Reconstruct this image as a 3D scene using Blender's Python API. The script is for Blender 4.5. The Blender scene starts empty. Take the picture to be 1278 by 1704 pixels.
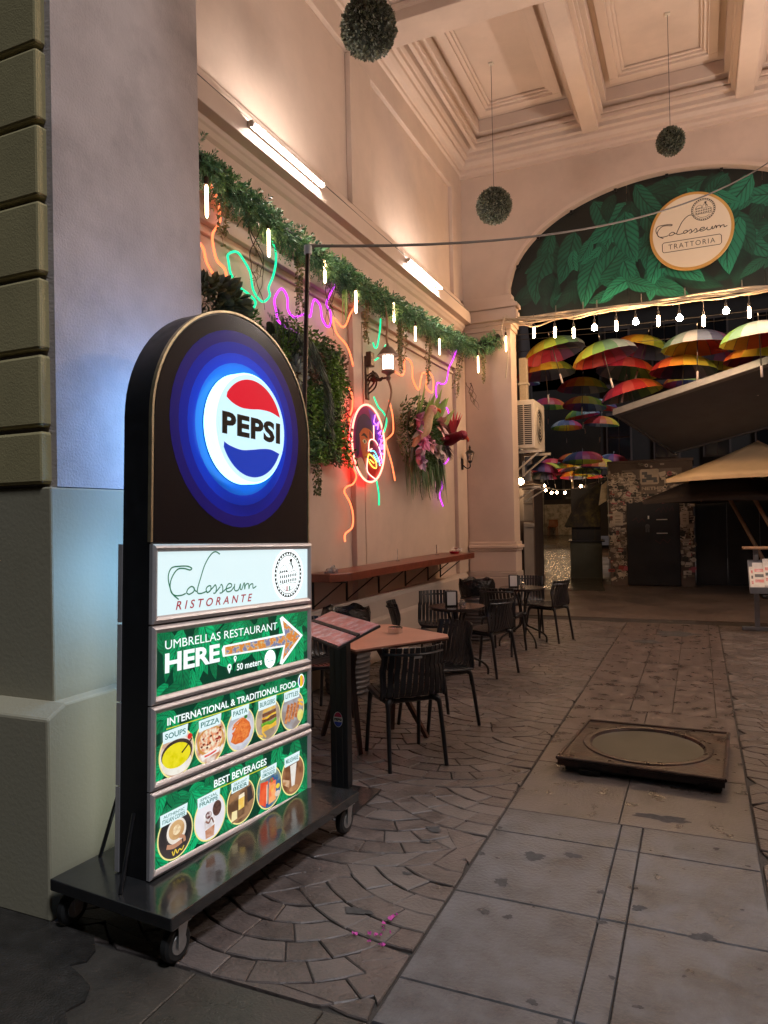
import bpy, bmesh, math, random
from mathutils import Vector, Matrix, noise
random.seed(7)
R = math.radians
PI = math.pi
scene = bpy.context.scene
col = scene.collection

# ---------------------------------------------------------------- camera, sky, street light, exposure
cam_d = bpy.data.cameras.new('camera')
cam_d.sensor_fit = 'HORIZONTAL'
cam_d.sensor_width = 36.0
cam_d.lens = 36.0 * 1191.2 / 1278.0
cam_d.clip_start = 0.05
cam_d.clip_end = 400.0
cam = bpy.data.objects.new('camera', cam_d)
col.objects.link(cam)
right = Vector((0.915419, 0.401966, -0.020786))
up = Vector((0.022928, -0.000519, 0.999737))
fwd = Vector((-0.401849, 0.915654, 0.009692))
m = Matrix((right, up, -fwd)).transposed().to_4x4()
m.translation = Vector((0, 0, 1.55))
cam.matrix_world = m
scene.camera = cam

world = bpy.data.worlds.new('World')
scene.world = world
world.use_nodes = True
wn = world.node_tree
bg = wn.nodes['Background']
sky = wn.nodes.new('ShaderNodeTexSky')
sky.sky_type = 'NISHITA'
sky.sun_disc = False
sky.sun_elevation = R(-6)
sky.sun_rotation = R(180)
wn.links.new(sky.outputs[0], bg.inputs[0])
bg.inputs[1].default_value = 0.05

SUN_DIR = Vector((-0.42, 0.25, -1.0))        # the street's cool lamplight falling in under the front arch
sun_d = bpy.data.lights.new('street_light', 'SUN')
sun_d.energy = 1.35
sun_d.angle = R(9)
sun_d.color = (0.88, 0.92, 1.0)
sun = bpy.data.objects.new('street_light', sun_d)
sun.rotation_euler = SUN_DIR.to_track_quat('-Z', 'Y').to_euler()
sun.location = (0, -3, 12)
col.objects.link(sun)

scene.view_settings.view_transform = 'Standard'
scene.view_settings.look = 'None'
scene.view_settings.exposure = 0.32
scene.view_settings.gamma = 1.0
scene.view_settings.use_curve_mapping = False
cy = scene.cycles
cy.use_denoising = True
try:
    cy.denoiser = 'OPENIMAGEDENOISE'
    cy.denoising_input_passes = 'RGB_ALBEDO_NORMAL'
    cy.denoising_prefilter = 'ACCURATE'
except Exception:
    pass
cy.max_bounces = 7
cy.diffuse_bounces = 4
cy.glossy_bounces = 3
cy.transmission_bounces = 4
cy.sample_clamp_indirect = 4.0
cy.use_light_tree = True
cy.caustics_reflective = False
cy.caustics_refractive = False

# ---------------------------------------------------------------- helpers
def tag(o, label=None, cat=None, group=None, kind=None):
    if label: o['label'] = label
    if cat: o['category'] = cat
    if group: o['group'] = group
    if kind: o['kind'] = kind
    return o

def thing(name, label, cat, loc=(0, 0, 0), rz=0.0, group=None):
    o = bpy.data.objects.new(name, None)
    o.empty_display_size = 0.1
    o.location = loc
    o.rotation_euler = (0, 0, rz)
    col.objects.link(o)
    return tag(o, label, cat, group)

def copy_tree(o, parent=None):
    c = o.copy()
    col.objects.link(c)
    c.parent = parent
    for ch in o.children:
        copy_tree(ch, c)
    return c

def place(name, mesh, parent=None, loc=(0, 0, 0), rot=(0, 0, 0), scale=(1, 1, 1)):
    o = bpy.data.objects.new(name, mesh)
    o.location = loc
    o.rotation_euler = rot
    o.scale = scale
    o.parent = parent
    col.objects.link(o)
    return o

def catmull(pts, n=6):
    pts = [Vector(p) for p in pts]
    if len(pts) < 3:
        return pts
    out = []
    for i in range(len(pts) - 1):
        p0 = pts[max(i - 1, 0)]; p1 = pts[i]; p2 = pts[i + 1]; p3 = pts[min(i + 2, len(pts) - 1)]
        for k in range(n):
            t = k / n
            out.append(0.5 * ((2 * p1) + (-p0 + p2) * t + (2 * p0 - 5 * p1 + 4 * p2 - p3) * t * t + (-p0 + 3 * p1 - 3 * p2 + p3) * t ** 3))
    out.append(pts[-1])
    return out

class MB:
    def __init__(s):
        s.v = []; s.f = []; s.mi = []; s.c = None; s.uv = None
        s.m = 0
    def quad(s, a, b, c, d):
        i = len(s.v); s.v += [tuple(a), tuple(b), tuple(c), tuple(d)]
        s.f.append((i, i + 1, i + 2, i + 3)); s.mi.append(s.m); return s
    def poly(s, pts):
        i = len(s.v); s.v += [tuple(p) for p in pts]
        s.f.append(tuple(range(i, i + len(pts)))); s.mi.append(s.m); return s
    def box(s, x0, x1, y0, y1, z0, z1, mat=None):
        i = len(s.v)
        vs = [Vector((x, y, z)) for z in (z0, z1) for y in (y0, y1) for x in (x0, x1)]
        if mat is not None: vs = [mat @ p for p in vs]
        s.v += [tuple(p) for p in vs]
        for f in ((0, 2, 3, 1), (4, 5, 7, 6), (0, 1, 5, 4), (2, 6, 7, 3), (0, 4, 6, 2), (1, 3, 7, 5)):
            s.f.append(tuple(i + k for k in f)); s.mi.append(s.m)
        return s
    def tube(s, pts, r, n=8, r1=None, cap=True, flat=1.0):
        pts = [Vector(p) for p in pts]
        L = len(pts)
        i0 = len(s.v)
        t = (pts[1] - pts[0]).normalized()
        ref = Vector((0, 0, 1)) if abs(t.z) < 0.9 else Vector((1, 0, 0))
        a = t.cross(ref).normalized()
        for k, p in enumerate(pts):
            if k == 0: t = pts[1] - pts[0]
            elif k == L - 1: t = pts[-1] - pts[-2]
            else: t = pts[k + 1] - pts[k - 1]
            if t.length < 1e-9: t = Vector((0, 0, 1))
            t.normalize()
            a = (a - t * a.dot(t))
            if a.length < 1e-6: a = t.orthogonal()
            a.normalize()
            b = t.cross(a)
            rr = r if r1 is None else r + (r1 - r) * k / (L - 1)
            if callable(r): rr = r(k / (L - 1))
            for j in range(n):
                an = 2 * PI * j / n
                s.v.append(tuple(p + a * (rr * math.cos(an)) + b * (rr * flat * math.sin(an))))
        for k in range(L - 1):
            for j in range(n):
                j2 = (j + 1) % n
                s.f.append((i0 + k * n + j, i0 + k * n + j2, i0 + (k + 1) * n + j2, i0 + (k + 1) * n + j)); s.mi.append(s.m)
        if cap:
            s.f.append(tuple(i0 + j for j in reversed(range(n)))); s.mi.append(s.m)
            s.f.append(tuple(i0 + (L - 1) * n + j for j in range(n))); s.mi.append(s.m)
        return s
    def lathe(s, prof, n=20, c=(0, 0, 0), sx=1, sy=1, axis='z', wob=0.0, cap=True):
        i0 = len(s.v)
        for (r, z) in prof:
            for j in range(n):
                an = 2 * PI * j / n
                rr = r * (1 + (random.uniform(-wob, wob) if wob else 0))
                x, y = rr * math.cos(an) * sx, rr * math.sin(an) * sy
                if axis == 'z': p = (c[0] + x, c[1] + y, c[2] + z)
                elif axis == 'y': p = (c[0] + x, c[1] - z, c[2] + y)
                else: p = (c[0] + z, c[1] + x, c[2] + y)
                s.v.append(p)
        for k in range(len(prof) - 1):
            for j in range(n):
                j2 = (j + 1) % n
                s.f.append((i0 + k * n + j, i0 + k * n + j2, i0 + (k + 1) * n + j2, i0 + (k + 1) * n + j)); s.mi.append(s.m)
        if cap and prof[0][0] > 1e-5:
            s.f.append(tuple(i0 + j for j in reversed(range(n)))); s.mi.append(s.m)
        if cap and prof[-1][0] > 1e-5:
            k = len(prof) - 1
            s.f.append(tuple(i0 + k * n + j for j in range(n))); s.mi.append(s.m)
        return s
    def prism(s, pts, axis, a, b):
        # pts: 2-D outline; axis 'x': (y,z) extruded x from a to b ; 'y': (x,z) ; 'z': (x,y)
        def P(p, t):
            return (t, p[0], p[1]) if axis == 'x' else ((p[0], t, p[1]) if axis == 'y' else (p[0], p[1], t))
        n = len(pts); i = len(s.v)
        s.v += [P(p, a) for p in pts] + [P(p, b) for p in pts]
        s.f.append(tuple(i + k for k in range(n))); s.mi.append(s.m)
        s.f.append(tuple(i + n + k for k in reversed(range(n)))); s.mi.append(s.m)
        for k in range(n):
            k2 = (k + 1) % n
            s.f.append((i + k2, i + k, i + n + k, i + n + k2)); s.mi.append(s.m)
        return s
    def ribbon(s, pts, w, y=0.0):
        # flat stroke in the xz plane at depth y, facing -y
        pts = [Vector((p[0], 0, p[1])) for p in pts]
        L = len(pts); i0 = len(s.v)
        for k, p in enumerate(pts):
            t = pts[min(k + 1, L - 1)] - pts[max(k - 1, 0)]
            if t.length < 1e-9: t = Vector((1, 0, 0))
            t.normalize(); nn = Vector((-t.z, 0, t.x))
            ww = w(k / (L - 1)) if callable(w) else w
            for sg in (1, -1):
                q = p + nn * (ww / 2 * sg)
                s.v.append((q.x, y, q.z))
        for k in range(L - 1):
            a = i0 + 2 * k
            s.f.append((a, a + 1, a + 3, a + 2)); s.mi.append(s.m)
        return s
    def disc(s, cx, cz, rx, rz=None, y=0.0, n=32, a0=0.0, a1=2 * PI):
        rz = rx if rz is None else rz
        s.poly([(cx + rx * math.cos(a0 + (a1 - a0) * k / n), y, cz + rz * math.sin(a0 + (a1 - a0) * k / n)) for k in range(n if a1 - a0 > 6.28 else n + 1)])
        return s
    def ring(s, cx, cz, r0, r1, y=0.0, n=48, kz=1.0):
        for k in range(n):
            a, b = 2 * PI * k / n, 2 * PI * (k + 1) / n
            s.quad((cx + r0 * math.cos(a), y, cz + kz * r0 * math.sin(a)), (cx + r1 * math.cos(a), y, cz + kz * r1 * math.sin(a)),
                   (cx + r1 * math.cos(b), y, cz + kz * r1 * math.sin(b)), (cx + r0 * math.cos(b), y, cz + kz * r0 * math.sin(b)))
        return s
    def mesh(s, name, mats, smooth=False):
        me = bpy.data.meshes.new(name)
        me.from_pydata(s.v, [], s.f)
        for mt in (mats if isinstance(mats, (list, tuple)) else [mats]): me.materials.append(mt)
        me.polygons.foreach_set('material_index', s.mi)
        if smooth: me.polygons.foreach_set('use_smooth', [True] * len(s.f))
        if s.c is not None:
            at = me.color_attributes.new('tint', 'FLOAT_COLOR', 'POINT')
            flat = []
            for c in s.c: flat += [c[0], c[1], c[2], 1.0]
            at.data.foreach_set('color', flat)
        if s.uv is not None:
            ul = me.uv_layers.new(name='UVMap')
            vi = [0] * len(me.loops); me.loops.foreach_get('vertex_index', vi)
            fl = []
            for k in vi: fl += [s.uv[k][0], s.uv[k][1]]
            ul.data.foreach_set('uv', fl)
        me.update()
        return me
    def build(s, name, mats, parent=None, smooth=False, loc=(0, 0, 0), rot=(0, 0, 0)):
        o = place(name, s.mesh(name, mats, smooth), parent, loc, rot)
        if smooth:
            try: o.data.set_sharp_from_angle(angle=R(38))
            except Exception: pass
        return o

def bevel(o, w=0.006, seg=2):
    b = o.modifiers.new('bevel', 'BEVEL'); b.width = w; b.segments = seg; b.limit_method = 'ANGLE'; b.angle_limit = R(40)
    return o

# ---------------------------------------------------------------- materials
def mat(name, color, rough=0.6, metal=0.0, var=0.0, vs=3.0, bump=0.0, bs=60.0, spec=0.5, color2=None, c2amt=0.5, c2scale=1.5, tint=False, coat=0.0, detail=5, bd=0.01, trans=0.0, rvar=0.0):
    mt = bpy.data.materials.new(name); mt.use_nodes = True
    nt = mt.node_tree; b = nt.nodes['Principled BSDF']
    b.inputs['Roughness'].default_value = rough
    b.inputs['Metallic'].default_value = metal
    b.inputs['Specular IOR Level'].default_value = spec
    b.inputs['Coat Weight'].default_value = coat
    b.inputs['Transmission Weight'].default_value = trans
    tc = nt.nodes.new('ShaderNodeNewGeometry')
    base = None
    if tint:
        a = nt.nodes.new('ShaderNodeAttribute'); a.attribute_name = 'tint'; base = a.outputs['Color']
    else:
        rgb = nt.nodes.new('ShaderNodeRGB'); rgb.outputs[0].default_value = (*color, 1); base = rgb.outputs[0]
    if color2 is not None:
        n2 = nt.nodes.new('ShaderNodeTexNoise'); n2.inputs['Scale'].default_value = c2scale; n2.inputs['Detail'].default_value = 8; n2.inputs['Roughness'].default_value = 0.65
        nt.links.new(tc.outputs['Position'], n2.inputs['Vector'])
        rp = nt.nodes.new('ShaderNodeValToRGB'); rp.color_ramp.elements[0].position = 0.48; rp.color_ramp.elements[1].position = 0.68
        nt.links.new(n2.outputs['Fac'], rp.inputs['Fac'])
        mu = nt.nodes.new('ShaderNodeMath'); mu.operation = 'MULTIPLY'; mu.inputs[1].default_value = c2amt
        nt.links.new(rp.outputs['Color'], mu.inputs[0])
        mx = nt.nodes.new('ShaderNodeMix'); mx.data_type = 'RGBA'
        nt.links.new(mu.outputs[0], mx.inputs[0]); nt.links.new(base, mx.inputs[6]); mx.inputs[7].default_value = (*color2, 1)
        base = mx.outputs[2]
    if var > 0:
        n1 = nt.nodes.new('ShaderNodeTexNoise'); n1.inputs['Scale'].default_value = vs; n1.inputs['Detail'].default_value = detail; n1.inputs['Roughness'].default_value = 0.6
        nt.links.new(tc.outputs['Position'], n1.inputs['Vector'])
        mr = nt.nodes.new('ShaderNodeMapRange'); mr.inputs[1].default_value = 0.25; mr.inputs[2].default_value = 0.75
        mr.inputs[3].default_value = 1 - var; mr.inputs[4].default_value = 1 + var * 0.6
        nt.links.new(n1.outputs['Fac'], mr.inputs[0])
        vm = nt.nodes.new('ShaderNodeVectorMath'); vm.operation = 'SCALE'
        nt.links.new(base, vm.inputs[0]); nt.links.new(mr.outputs[0], vm.inputs['Scale'])
        base = vm.outputs[0]
        if rvar > 0:
            m2 = nt.nodes.new('ShaderNodeMapRange'); m2.inputs[1].default_value = 0.3; m2.inputs[2].default_value = 0.7
            m2.inputs[3].default_value = max(0.03, rough - rvar); m2.inputs[4].default_value = min(1, rough + rvar)
            nt.links.new(n1.outputs['Fac'], m2.inputs[0]); nt.links.new(m2.outputs[0], b.inputs['Roughness'])
    nt.links.new(base, b.inputs['Base Color'])
    if bump > 0:
        nb = nt.nodes.new('ShaderNodeTexNoise'); nb.inputs['Scale'].default_value = bs; nb.inputs['Detail'].default_value = 6
        nt.links.new(tc.outputs['Position'], nb.inputs['Vector'])
        bp = nt.nodes.new('ShaderNodeBump'); bp.inputs['Strength'].default_value = bump; bp.inputs['Distance'].default_value = bd
        nt.links.new(nb.outputs['Fac'], bp.inputs['Height']); nt.links.new(bp.outputs[0], b.inputs['Normal'])
    return mt

def emi(name, color, strength=1.0, rough=0.35, base=None, sample=True, var=0.0, vs=20.0, color2=None):
    mt = bpy.data.materials.new(name); mt.use_nodes = True
    nt = mt.node_tree; b = nt.nodes['Principled BSDF']
    bc = base if base is not None else tuple(min(1, c * 0.35) for c in color)
    b.inputs['Base Color'].default_value = (*bc, 1)
    b.inputs['Roughness'].default_value = rough
    b.inputs['Emission Color'].default_value = (*color, 1)
    b.inputs['Emission Strength'].default_value = strength
    if color2 is not None:
        tc = nt.nodes.new('ShaderNodeTexCoord')
        n = nt.nodes.new('ShaderNodeTexNoise'); n.inputs['Scale'].default_value = vs; n.inputs['Detail'].default_value = 4
        nt.links.new(tc.outputs['Object'], n.inputs['Vector'])
        rp = nt.nodes.new('ShaderNodeValToRGB')
        rp.color_ramp.elements[0].position = 0.42; rp.color_ramp.elements[0].color = (*color, 1)
        rp.color_ramp.elements[1].position = 0.58; rp.color_ramp.elements[1].color = (*color2, 1)
        nt.links.new(n.outputs['Fac'], rp.inputs['Fac']); nt.links.new(rp.outputs[0], b.inputs['Emission Color'])
    if not sample:
        mt.cycles.emission_sampling = 'NONE'
    return mt

def leaf_mat(name, dark, light, vein, strength=0.0, rough=0.4):
    # printed leaf: uv.x along the leaf, uv.y across (-1..1); attribute tint.r mixes dark to light
    mt = bpy.data.materials.new(name); mt.use_nodes = True
    nt = mt.node_tree; b = nt.nodes['Principled BSDF']
    N = nt.nodes.new; Lk = nt.links.new
    uv = N('ShaderNodeUVMap'); uv.uv_map = 'UVMap'
    sp = N('ShaderNodeSeparateXYZ'); Lk(uv.outputs[0], sp.inputs[0])
    at = N('ShaderNodeAttribute'); at.attribute_name = 'tint'
    ss = N('ShaderNodeSeparateColor'); Lk(at.outputs['Color'], ss.inputs[0])
    def M(op, a, b_=None):
        n = N('ShaderNodeMath'); n.operation = op
        for i, q in enumerate((a, b_)):
            if q is None: continue
            if isinstance(q, (int, float)): n.inputs[i].default_value = q
            else: Lk(q, n.inputs[i])
        return n.outputs[0]
    av = M('ABSOLUTE', sp.outputs[1])
    mid = M('LESS_THAN', av, 0.07)
    w = M('FRACT', M('SUBTRACT', M('MULTIPLY', sp.outputs[0], 8.0), M('MULTIPLY', av, 2.2)))
    side = M('LESS_THAN', M('ABSOLUTE', M('SUBTRACT', w, 0.5)), 0.085)
    edge = M('GREATER_THAN', av, 0.93)
    veins = M('MINIMUM', M('ADD', M('ADD', mid, M('MULTIPLY', side, 0.6)), M('MULTIPLY', edge, 0.5)), 1.0)
    puff = M('MULTIPLY', M('MULTIPLY', M('SUBTRACT', M('ABSOLUTE', M('SUBTRACT', w, 0.5)), 0.25), 1.1), ss.outputs[0])
    nz = N('ShaderNodeTexNoise'); nz.inputs['Scale'].default_value = 9.0
    fac = M('ADD', M('ADD', ss.outputs[0], puff), M('MULTIPLY', M('SUBTRACT', nz.outputs['Fac'], 0.5), 0.5))
    mx = N('ShaderNodeMix'); mx.data_type = 'RGBA'; Lk(fac, mx.inputs[0]); mx.inputs[6].default_value = (*dark, 1); mx.inputs[7].default_value = (*light, 1)
    m2 = N('ShaderNodeMix'); m2.data_type = 'RGBA'; Lk(M('MULTIPLY', veins, 0.85), m2.inputs[0]); Lk(mx.outputs[2], m2.inputs[6]); m2.inputs[7].default_value = (*vein, 1)
    if strength > 0:
        b.inputs['Base Color'].default_value = (0.01, 0.04, 0.02, 1)
        Lk(m2.outputs[2], b.inputs['Emission Color']); b.inputs['Emission Strength'].default_value = strength
        mt.cycles.emission_sampling = 'NONE'
    else:
        Lk(m2.outputs[2], b.inputs['Base Color'])
    b.inputs['Roughness'].default_value = rough
    return mt

M = {}
M['plaster'] = mat('salmon_plaster', (0.60, 0.465, 0.38), 0.75, var=0.13, vs=1.3, bump=0.35, bs=70, color2=(0.44, 0.34, 0.28), c2amt=0.42, c2scale=0.9, bd=0.004)
M['trim'] = mat('salmon_trim', (0.62, 0.485, 0.40), 0.7, var=0.08, vs=2.0, bump=0.15, bs=70, bd=0.003)
M['pier'] = mat('grey_pink_render', (0.56, 0.485, 0.465), 0.85, var=0.22, vs=2.6, bump=0.9, bs=95, color2=(0.33, 0.285, 0.27), c2amt=0.55, c2scale=2.3, detail=9, bd=0.004)
M['plinth'] = mat('painted_plinth', (0.42, 0.375, 0.26), 0.7, var=0.12, vs=3, bump=0.25, bs=60, color2=(0.3, 0.28, 0.22), c2amt=0.35, bd=0.004)
M['facade'] = mat('ochre_facade', (0.50, 0.42, 0.21), 0.85, var=0.15, vs=3, bump=0.4, bs=140, bd=0.004)
M['dado'] = mat('dado_paint', (0.46, 0.37, 0.31), 0.65, var=0.1, vs=1.5, bump=0.15, bs=60, bd=0.004)
M['stone'] = mat('paving_stone', (0.125, 0.097, 0.087), 0.40, var=0.35, vs=11, bump=0.9, bs=55, color2=(0.06, 0.05, 0.045), c2amt=0.7, c2scale=4.2, bd=0.006, rvar=0.15)
M['stone2'] = mat('paving_stone_pale', (0.15, 0.122, 0.111), 0.44, var=0.25, vs=8, bump=0.7, bs=70, color2=(0.10, 0.085, 0.08), c2amt=0.5, c2scale=2.5, bd=0.006, rvar=0.15)
M['slab'] = mat('concrete_slab', (0.125, 0.123, 0.130), 0.40, var=0.5, vs=9.0, bump=0.9, bs=60, color2=(0.06, 0.057, 0.058), c2amt=0.9, c2scale=3.0, detail=12, bd=0.005, rvar=0.15)
M['slab_w'] = mat('worn_concrete_slab', (0.140, 0.105, 0.093), 0.36, var=0.45, vs=7, bump=0.5, bs=60, color2=(0.085, 0.064, 0.056), c2amt=0.6, c2scale=2.0, detail=9, bd=0.005, rvar=0.18)
M['slab_m'] = mat('stained_blend_slab', (0.130, 0.112, 0.107), 0.36, var=0.45, vs=7, bump=0.7, bs=60, color2=(0.07, 0.06, 0.057), c2amt=0.8, c2scale=2.2, detail=11, bd=0.005, rvar=0.16)  # stains, plus a mid tone blending the cool-to-warm light edge into the colour
M['joint'] = mat('dirty_joint', (0.045, 0.038, 0.034), 0.8, var=0.3, vs=6, bump=0.5, bs=80)
M['street'] = mat('street_slab', (0.065, 0.056, 0.047), 0.36, var=0.35, vs=5, bump=0.6, bs=90, color2=(0.026, 0.023, 0.021), c2amt=0.8, c2scale=2.2, bd=0.006, rvar=0.2)
M['wet'] = mat('wet_asphalt', (0.036, 0.032, 0.029), 0.16, var=0.5, vs=12, bump=0.8, bs=120, bd=0.006, rvar=0.15)
M['stain'] = mat('oily_stain', (0.085, 0.08, 0.079), 0.8, var=0.4, vs=40, spec=0.1)
M['yard'] = mat('yard_concrete', (0.13, 0.095, 0.08), 0.5, var=0.3, vs=1.2, bump=0.5, bs=30, color2=(0.05, 0.04, 0.038), c2amt=0.7, c2scale=0.5, detail=9, rvar=0.2)
M['wetalley'] = mat('wet_alley', (0.09, 0.075, 0.055), 0.18, var=0.4, vs=3, bump=1.0, bs=4.5, bd=0.05, rvar=0.1)
M['black'] = mat('black_paint', (0.010, 0.010, 0.012), 0.42, var=0.2, vs=20, bump=0.05, bs=200, rvar=0.08)
M['blackgloss'] = mat('black_acrylic', (0.007, 0.006, 0.008), 0.18, coat=0.0, spec=0.3, bump=0.1, bs=240, bd=0.002)
M['basemetal'] = mat('black_steel_sheet', (0.022, 0.022, 0.023), 0.16, metal=0.0, var=0.35, vs=9, bump=0.08, bs=30, rvar=0.09, spec=0.9)
M['alu'] = mat('brushed_aluminium', (0.66, 0.63, 0.64), 0.38, metal=0.55, var=0.08, vs=30)
M['brass'] = mat('worn_gold_edge', (0.52, 0.43, 0.27), 0.35, metal=0.75, var=0.3, vs=25)
M['steel'] = mat('zinc_steel', (0.5, 0.5, 0.5), 0.35, metal=0.9, var=0.2, vs=20)
M['chrome'] = mat('chrome', (0.75, 0.74, 0.73), 0.15, metal=1.0)
M['rubber'] = mat('rubber', (0.015, 0.015, 0.015), 0.6, var=0.3, vs=40)
M['chair'] = mat('black_plastic', (0.014, 0.014, 0.017), 0.36, var=0.15, vs=30, bump=0.08, bs=220, bd=0.002)
M['tabletop'] = mat('terracotta_tabletop', (0.55, 0.27, 0.19), 0.32, var=0.10, vs=6, bump=0.03, bs=60, color2=(0.35, 0.16, 0.11), c2amt=0.25, c2scale=5)
M['darkwood'] = mat('dark_wood', (0.055, 0.022, 0.015), 0.28, var=0.35, vs=7, bump=0.12, bs=35)
M['counter'] = mat('cherry_stained_wood', (0.21, 0.055, 0.03), 0.3, var=0.4, vs=6, bump=0.1, bs=30, color2=(0.09, 0.022, 0.014), c2amt=0.6, c2scale=4)
M['tbl_dark'] = mat('black_table', (0.03, 0.022, 0.02), 0.18, var=0.2, vs=10)
M['iron'] = mat('wrought_iron', (0.02, 0.018, 0.017), 0.4, metal=0.3, var=0.2, vs=20)
M['bronze'] = mat('dark_bronze', (0.075, 0.045, 0.032), 0.4, metal=0.5, var=0.3, vs=30)
M['bag'] = mat('bin_bag', (0.006, 0.006, 0.007), 0.18, bump=0.9, bs=22, bd=0.03)
M['bin'] = mat('ribbed_bin', (0.085, 0.075, 0.075), 0.5, var=0.15, vs=8)
M['white'] = mat('white_card', (0.78, 0.76, 0.74), 0.6, var=0.05, vs=20)
M['paper'] = mat('paper', (0.72, 0.68, 0.64), 0.7, var=0.12, vs=20)
M['inkgrey'] = mat('grey_ink', (0.12, 0.12, 0.13), 0.6)
M['acrylic'] = mat('clear_acrylic', (0.75, 0.72, 0.7), 0.1, trans=0.85)
M['pink'] = mat('glossy_menu_page', (0.75, 0.28, 0.27), 0.14, var=0.3, vs=14, color2=(0.85, 0.62, 0.66), c2amt=0.9, c2scale=16, coat=0.5)
M['redplastic'] = mat('red_plastic', (0.4, 0.01, 0.03), 0.3)
M['redrust'] = mat('rusty_red_steel', (0.055, 0.037, 0.034), 0.36, metal=0.3, var=0.5, vs=7, bump=0.3, bs=60, color2=(0.13, 0.045, 0.03), c2amt=0.6, c2scale=4.5, rvar=0.15)
M['glassgreen'] = mat('dirty_glass', (0.09, 0.084, 0.064), 0.32, var=0.2, vs=4, color2=(0.07, 0.062, 0.05), c2amt=0.7, c2scale=6)
M['petal'] = mat('pink_petal', (0.55, 0.06, 0.35), 0.6, var=0.3, vs=60)
M['cable'] = mat('grey_cable', (0.10, 0.09, 0.085), 0.5)
M['creamcable'] = mat('cream_cable', (0.52, 0.42, 0.30), 0.5, var=0.15, vs=30)
M['acwhite'] = mat('aged_white_plastic', (0.62, 0.55, 0.46), 0.45, var=0.1, vs=6)
M['slot'] = mat('dark_slot', (0.03, 0.025, 0.022), 0.7)
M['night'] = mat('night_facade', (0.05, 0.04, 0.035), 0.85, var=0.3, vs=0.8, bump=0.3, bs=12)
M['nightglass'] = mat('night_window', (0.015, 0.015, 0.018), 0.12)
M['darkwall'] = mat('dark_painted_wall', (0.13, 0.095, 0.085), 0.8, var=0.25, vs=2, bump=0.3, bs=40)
M['greywall'] = mat('weathered_grey_wall', (0.22, 0.19, 0.17), 0.8, var=0.25, vs=2, bump=0.3, bs=40)
M['blackdoor'] = mat('black_door', (0.012, 0.011, 0.014), 0.35, var=0.4, vs=5)
M['kiosk'] = mat('grey_green_kiosk', (0.075, 0.08, 0.062), 0.55, var=0.2, vs=3)
M['awning'] = mat('dark_awning_cloth', (0.105, 0.115, 0.145), 0.75, var=0.15, vs=3, bump=0.15, bs=50)
M['awnmetal'] = mat('awning_metal', (0.21, 0.22, 0.25), 0.4, metal=0.5, var=0.15, vs=10)
M['canvas'] = mat('beige_canvas', (0.62, 0.45, 0.27), 0.85, var=0.12, vs=3, bump=0.2, bs=60)
M['lightwood'] = mat('parasol_wood', (0.40, 0.24, 0.15), 0.5, var=0.25, vs=8)
M['graffiti'] = mat('graffiti_board', (0.55, 0.47, 0.34), 0.7, var=0.3, vs=4, color2=(0.18, 0.14, 0.09), c2amt=0.9, c2scale=5)
M['yellowpaint'] = mat('yellow_frame', (0.5, 0.35, 0.1), 0.5)
M['ballleaf'] = mat('boxwood_leaf', (0.07, 0.09, 0.05), 0.4, tint=True)
M['foliage'] = mat('plastic_foliage', (0.05, 0.12, 0.05), 0.5, tint=True)
M['balldark'] = mat('dark_core', (0.02, 0.025, 0.016), 0.9)
M['umb_metal'] = mat('umbrella_metal', (0.12, 0.11, 0.11), 0.35, metal=0.6)
M['umb_handle'] = mat('umbrella_handle', (0.62, 0.55, 0.55), 0.3)
M['skyblack'] = mat('night_sky', (0.004, 0.004, 0.006), 1.0, spec=0.0)
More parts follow.
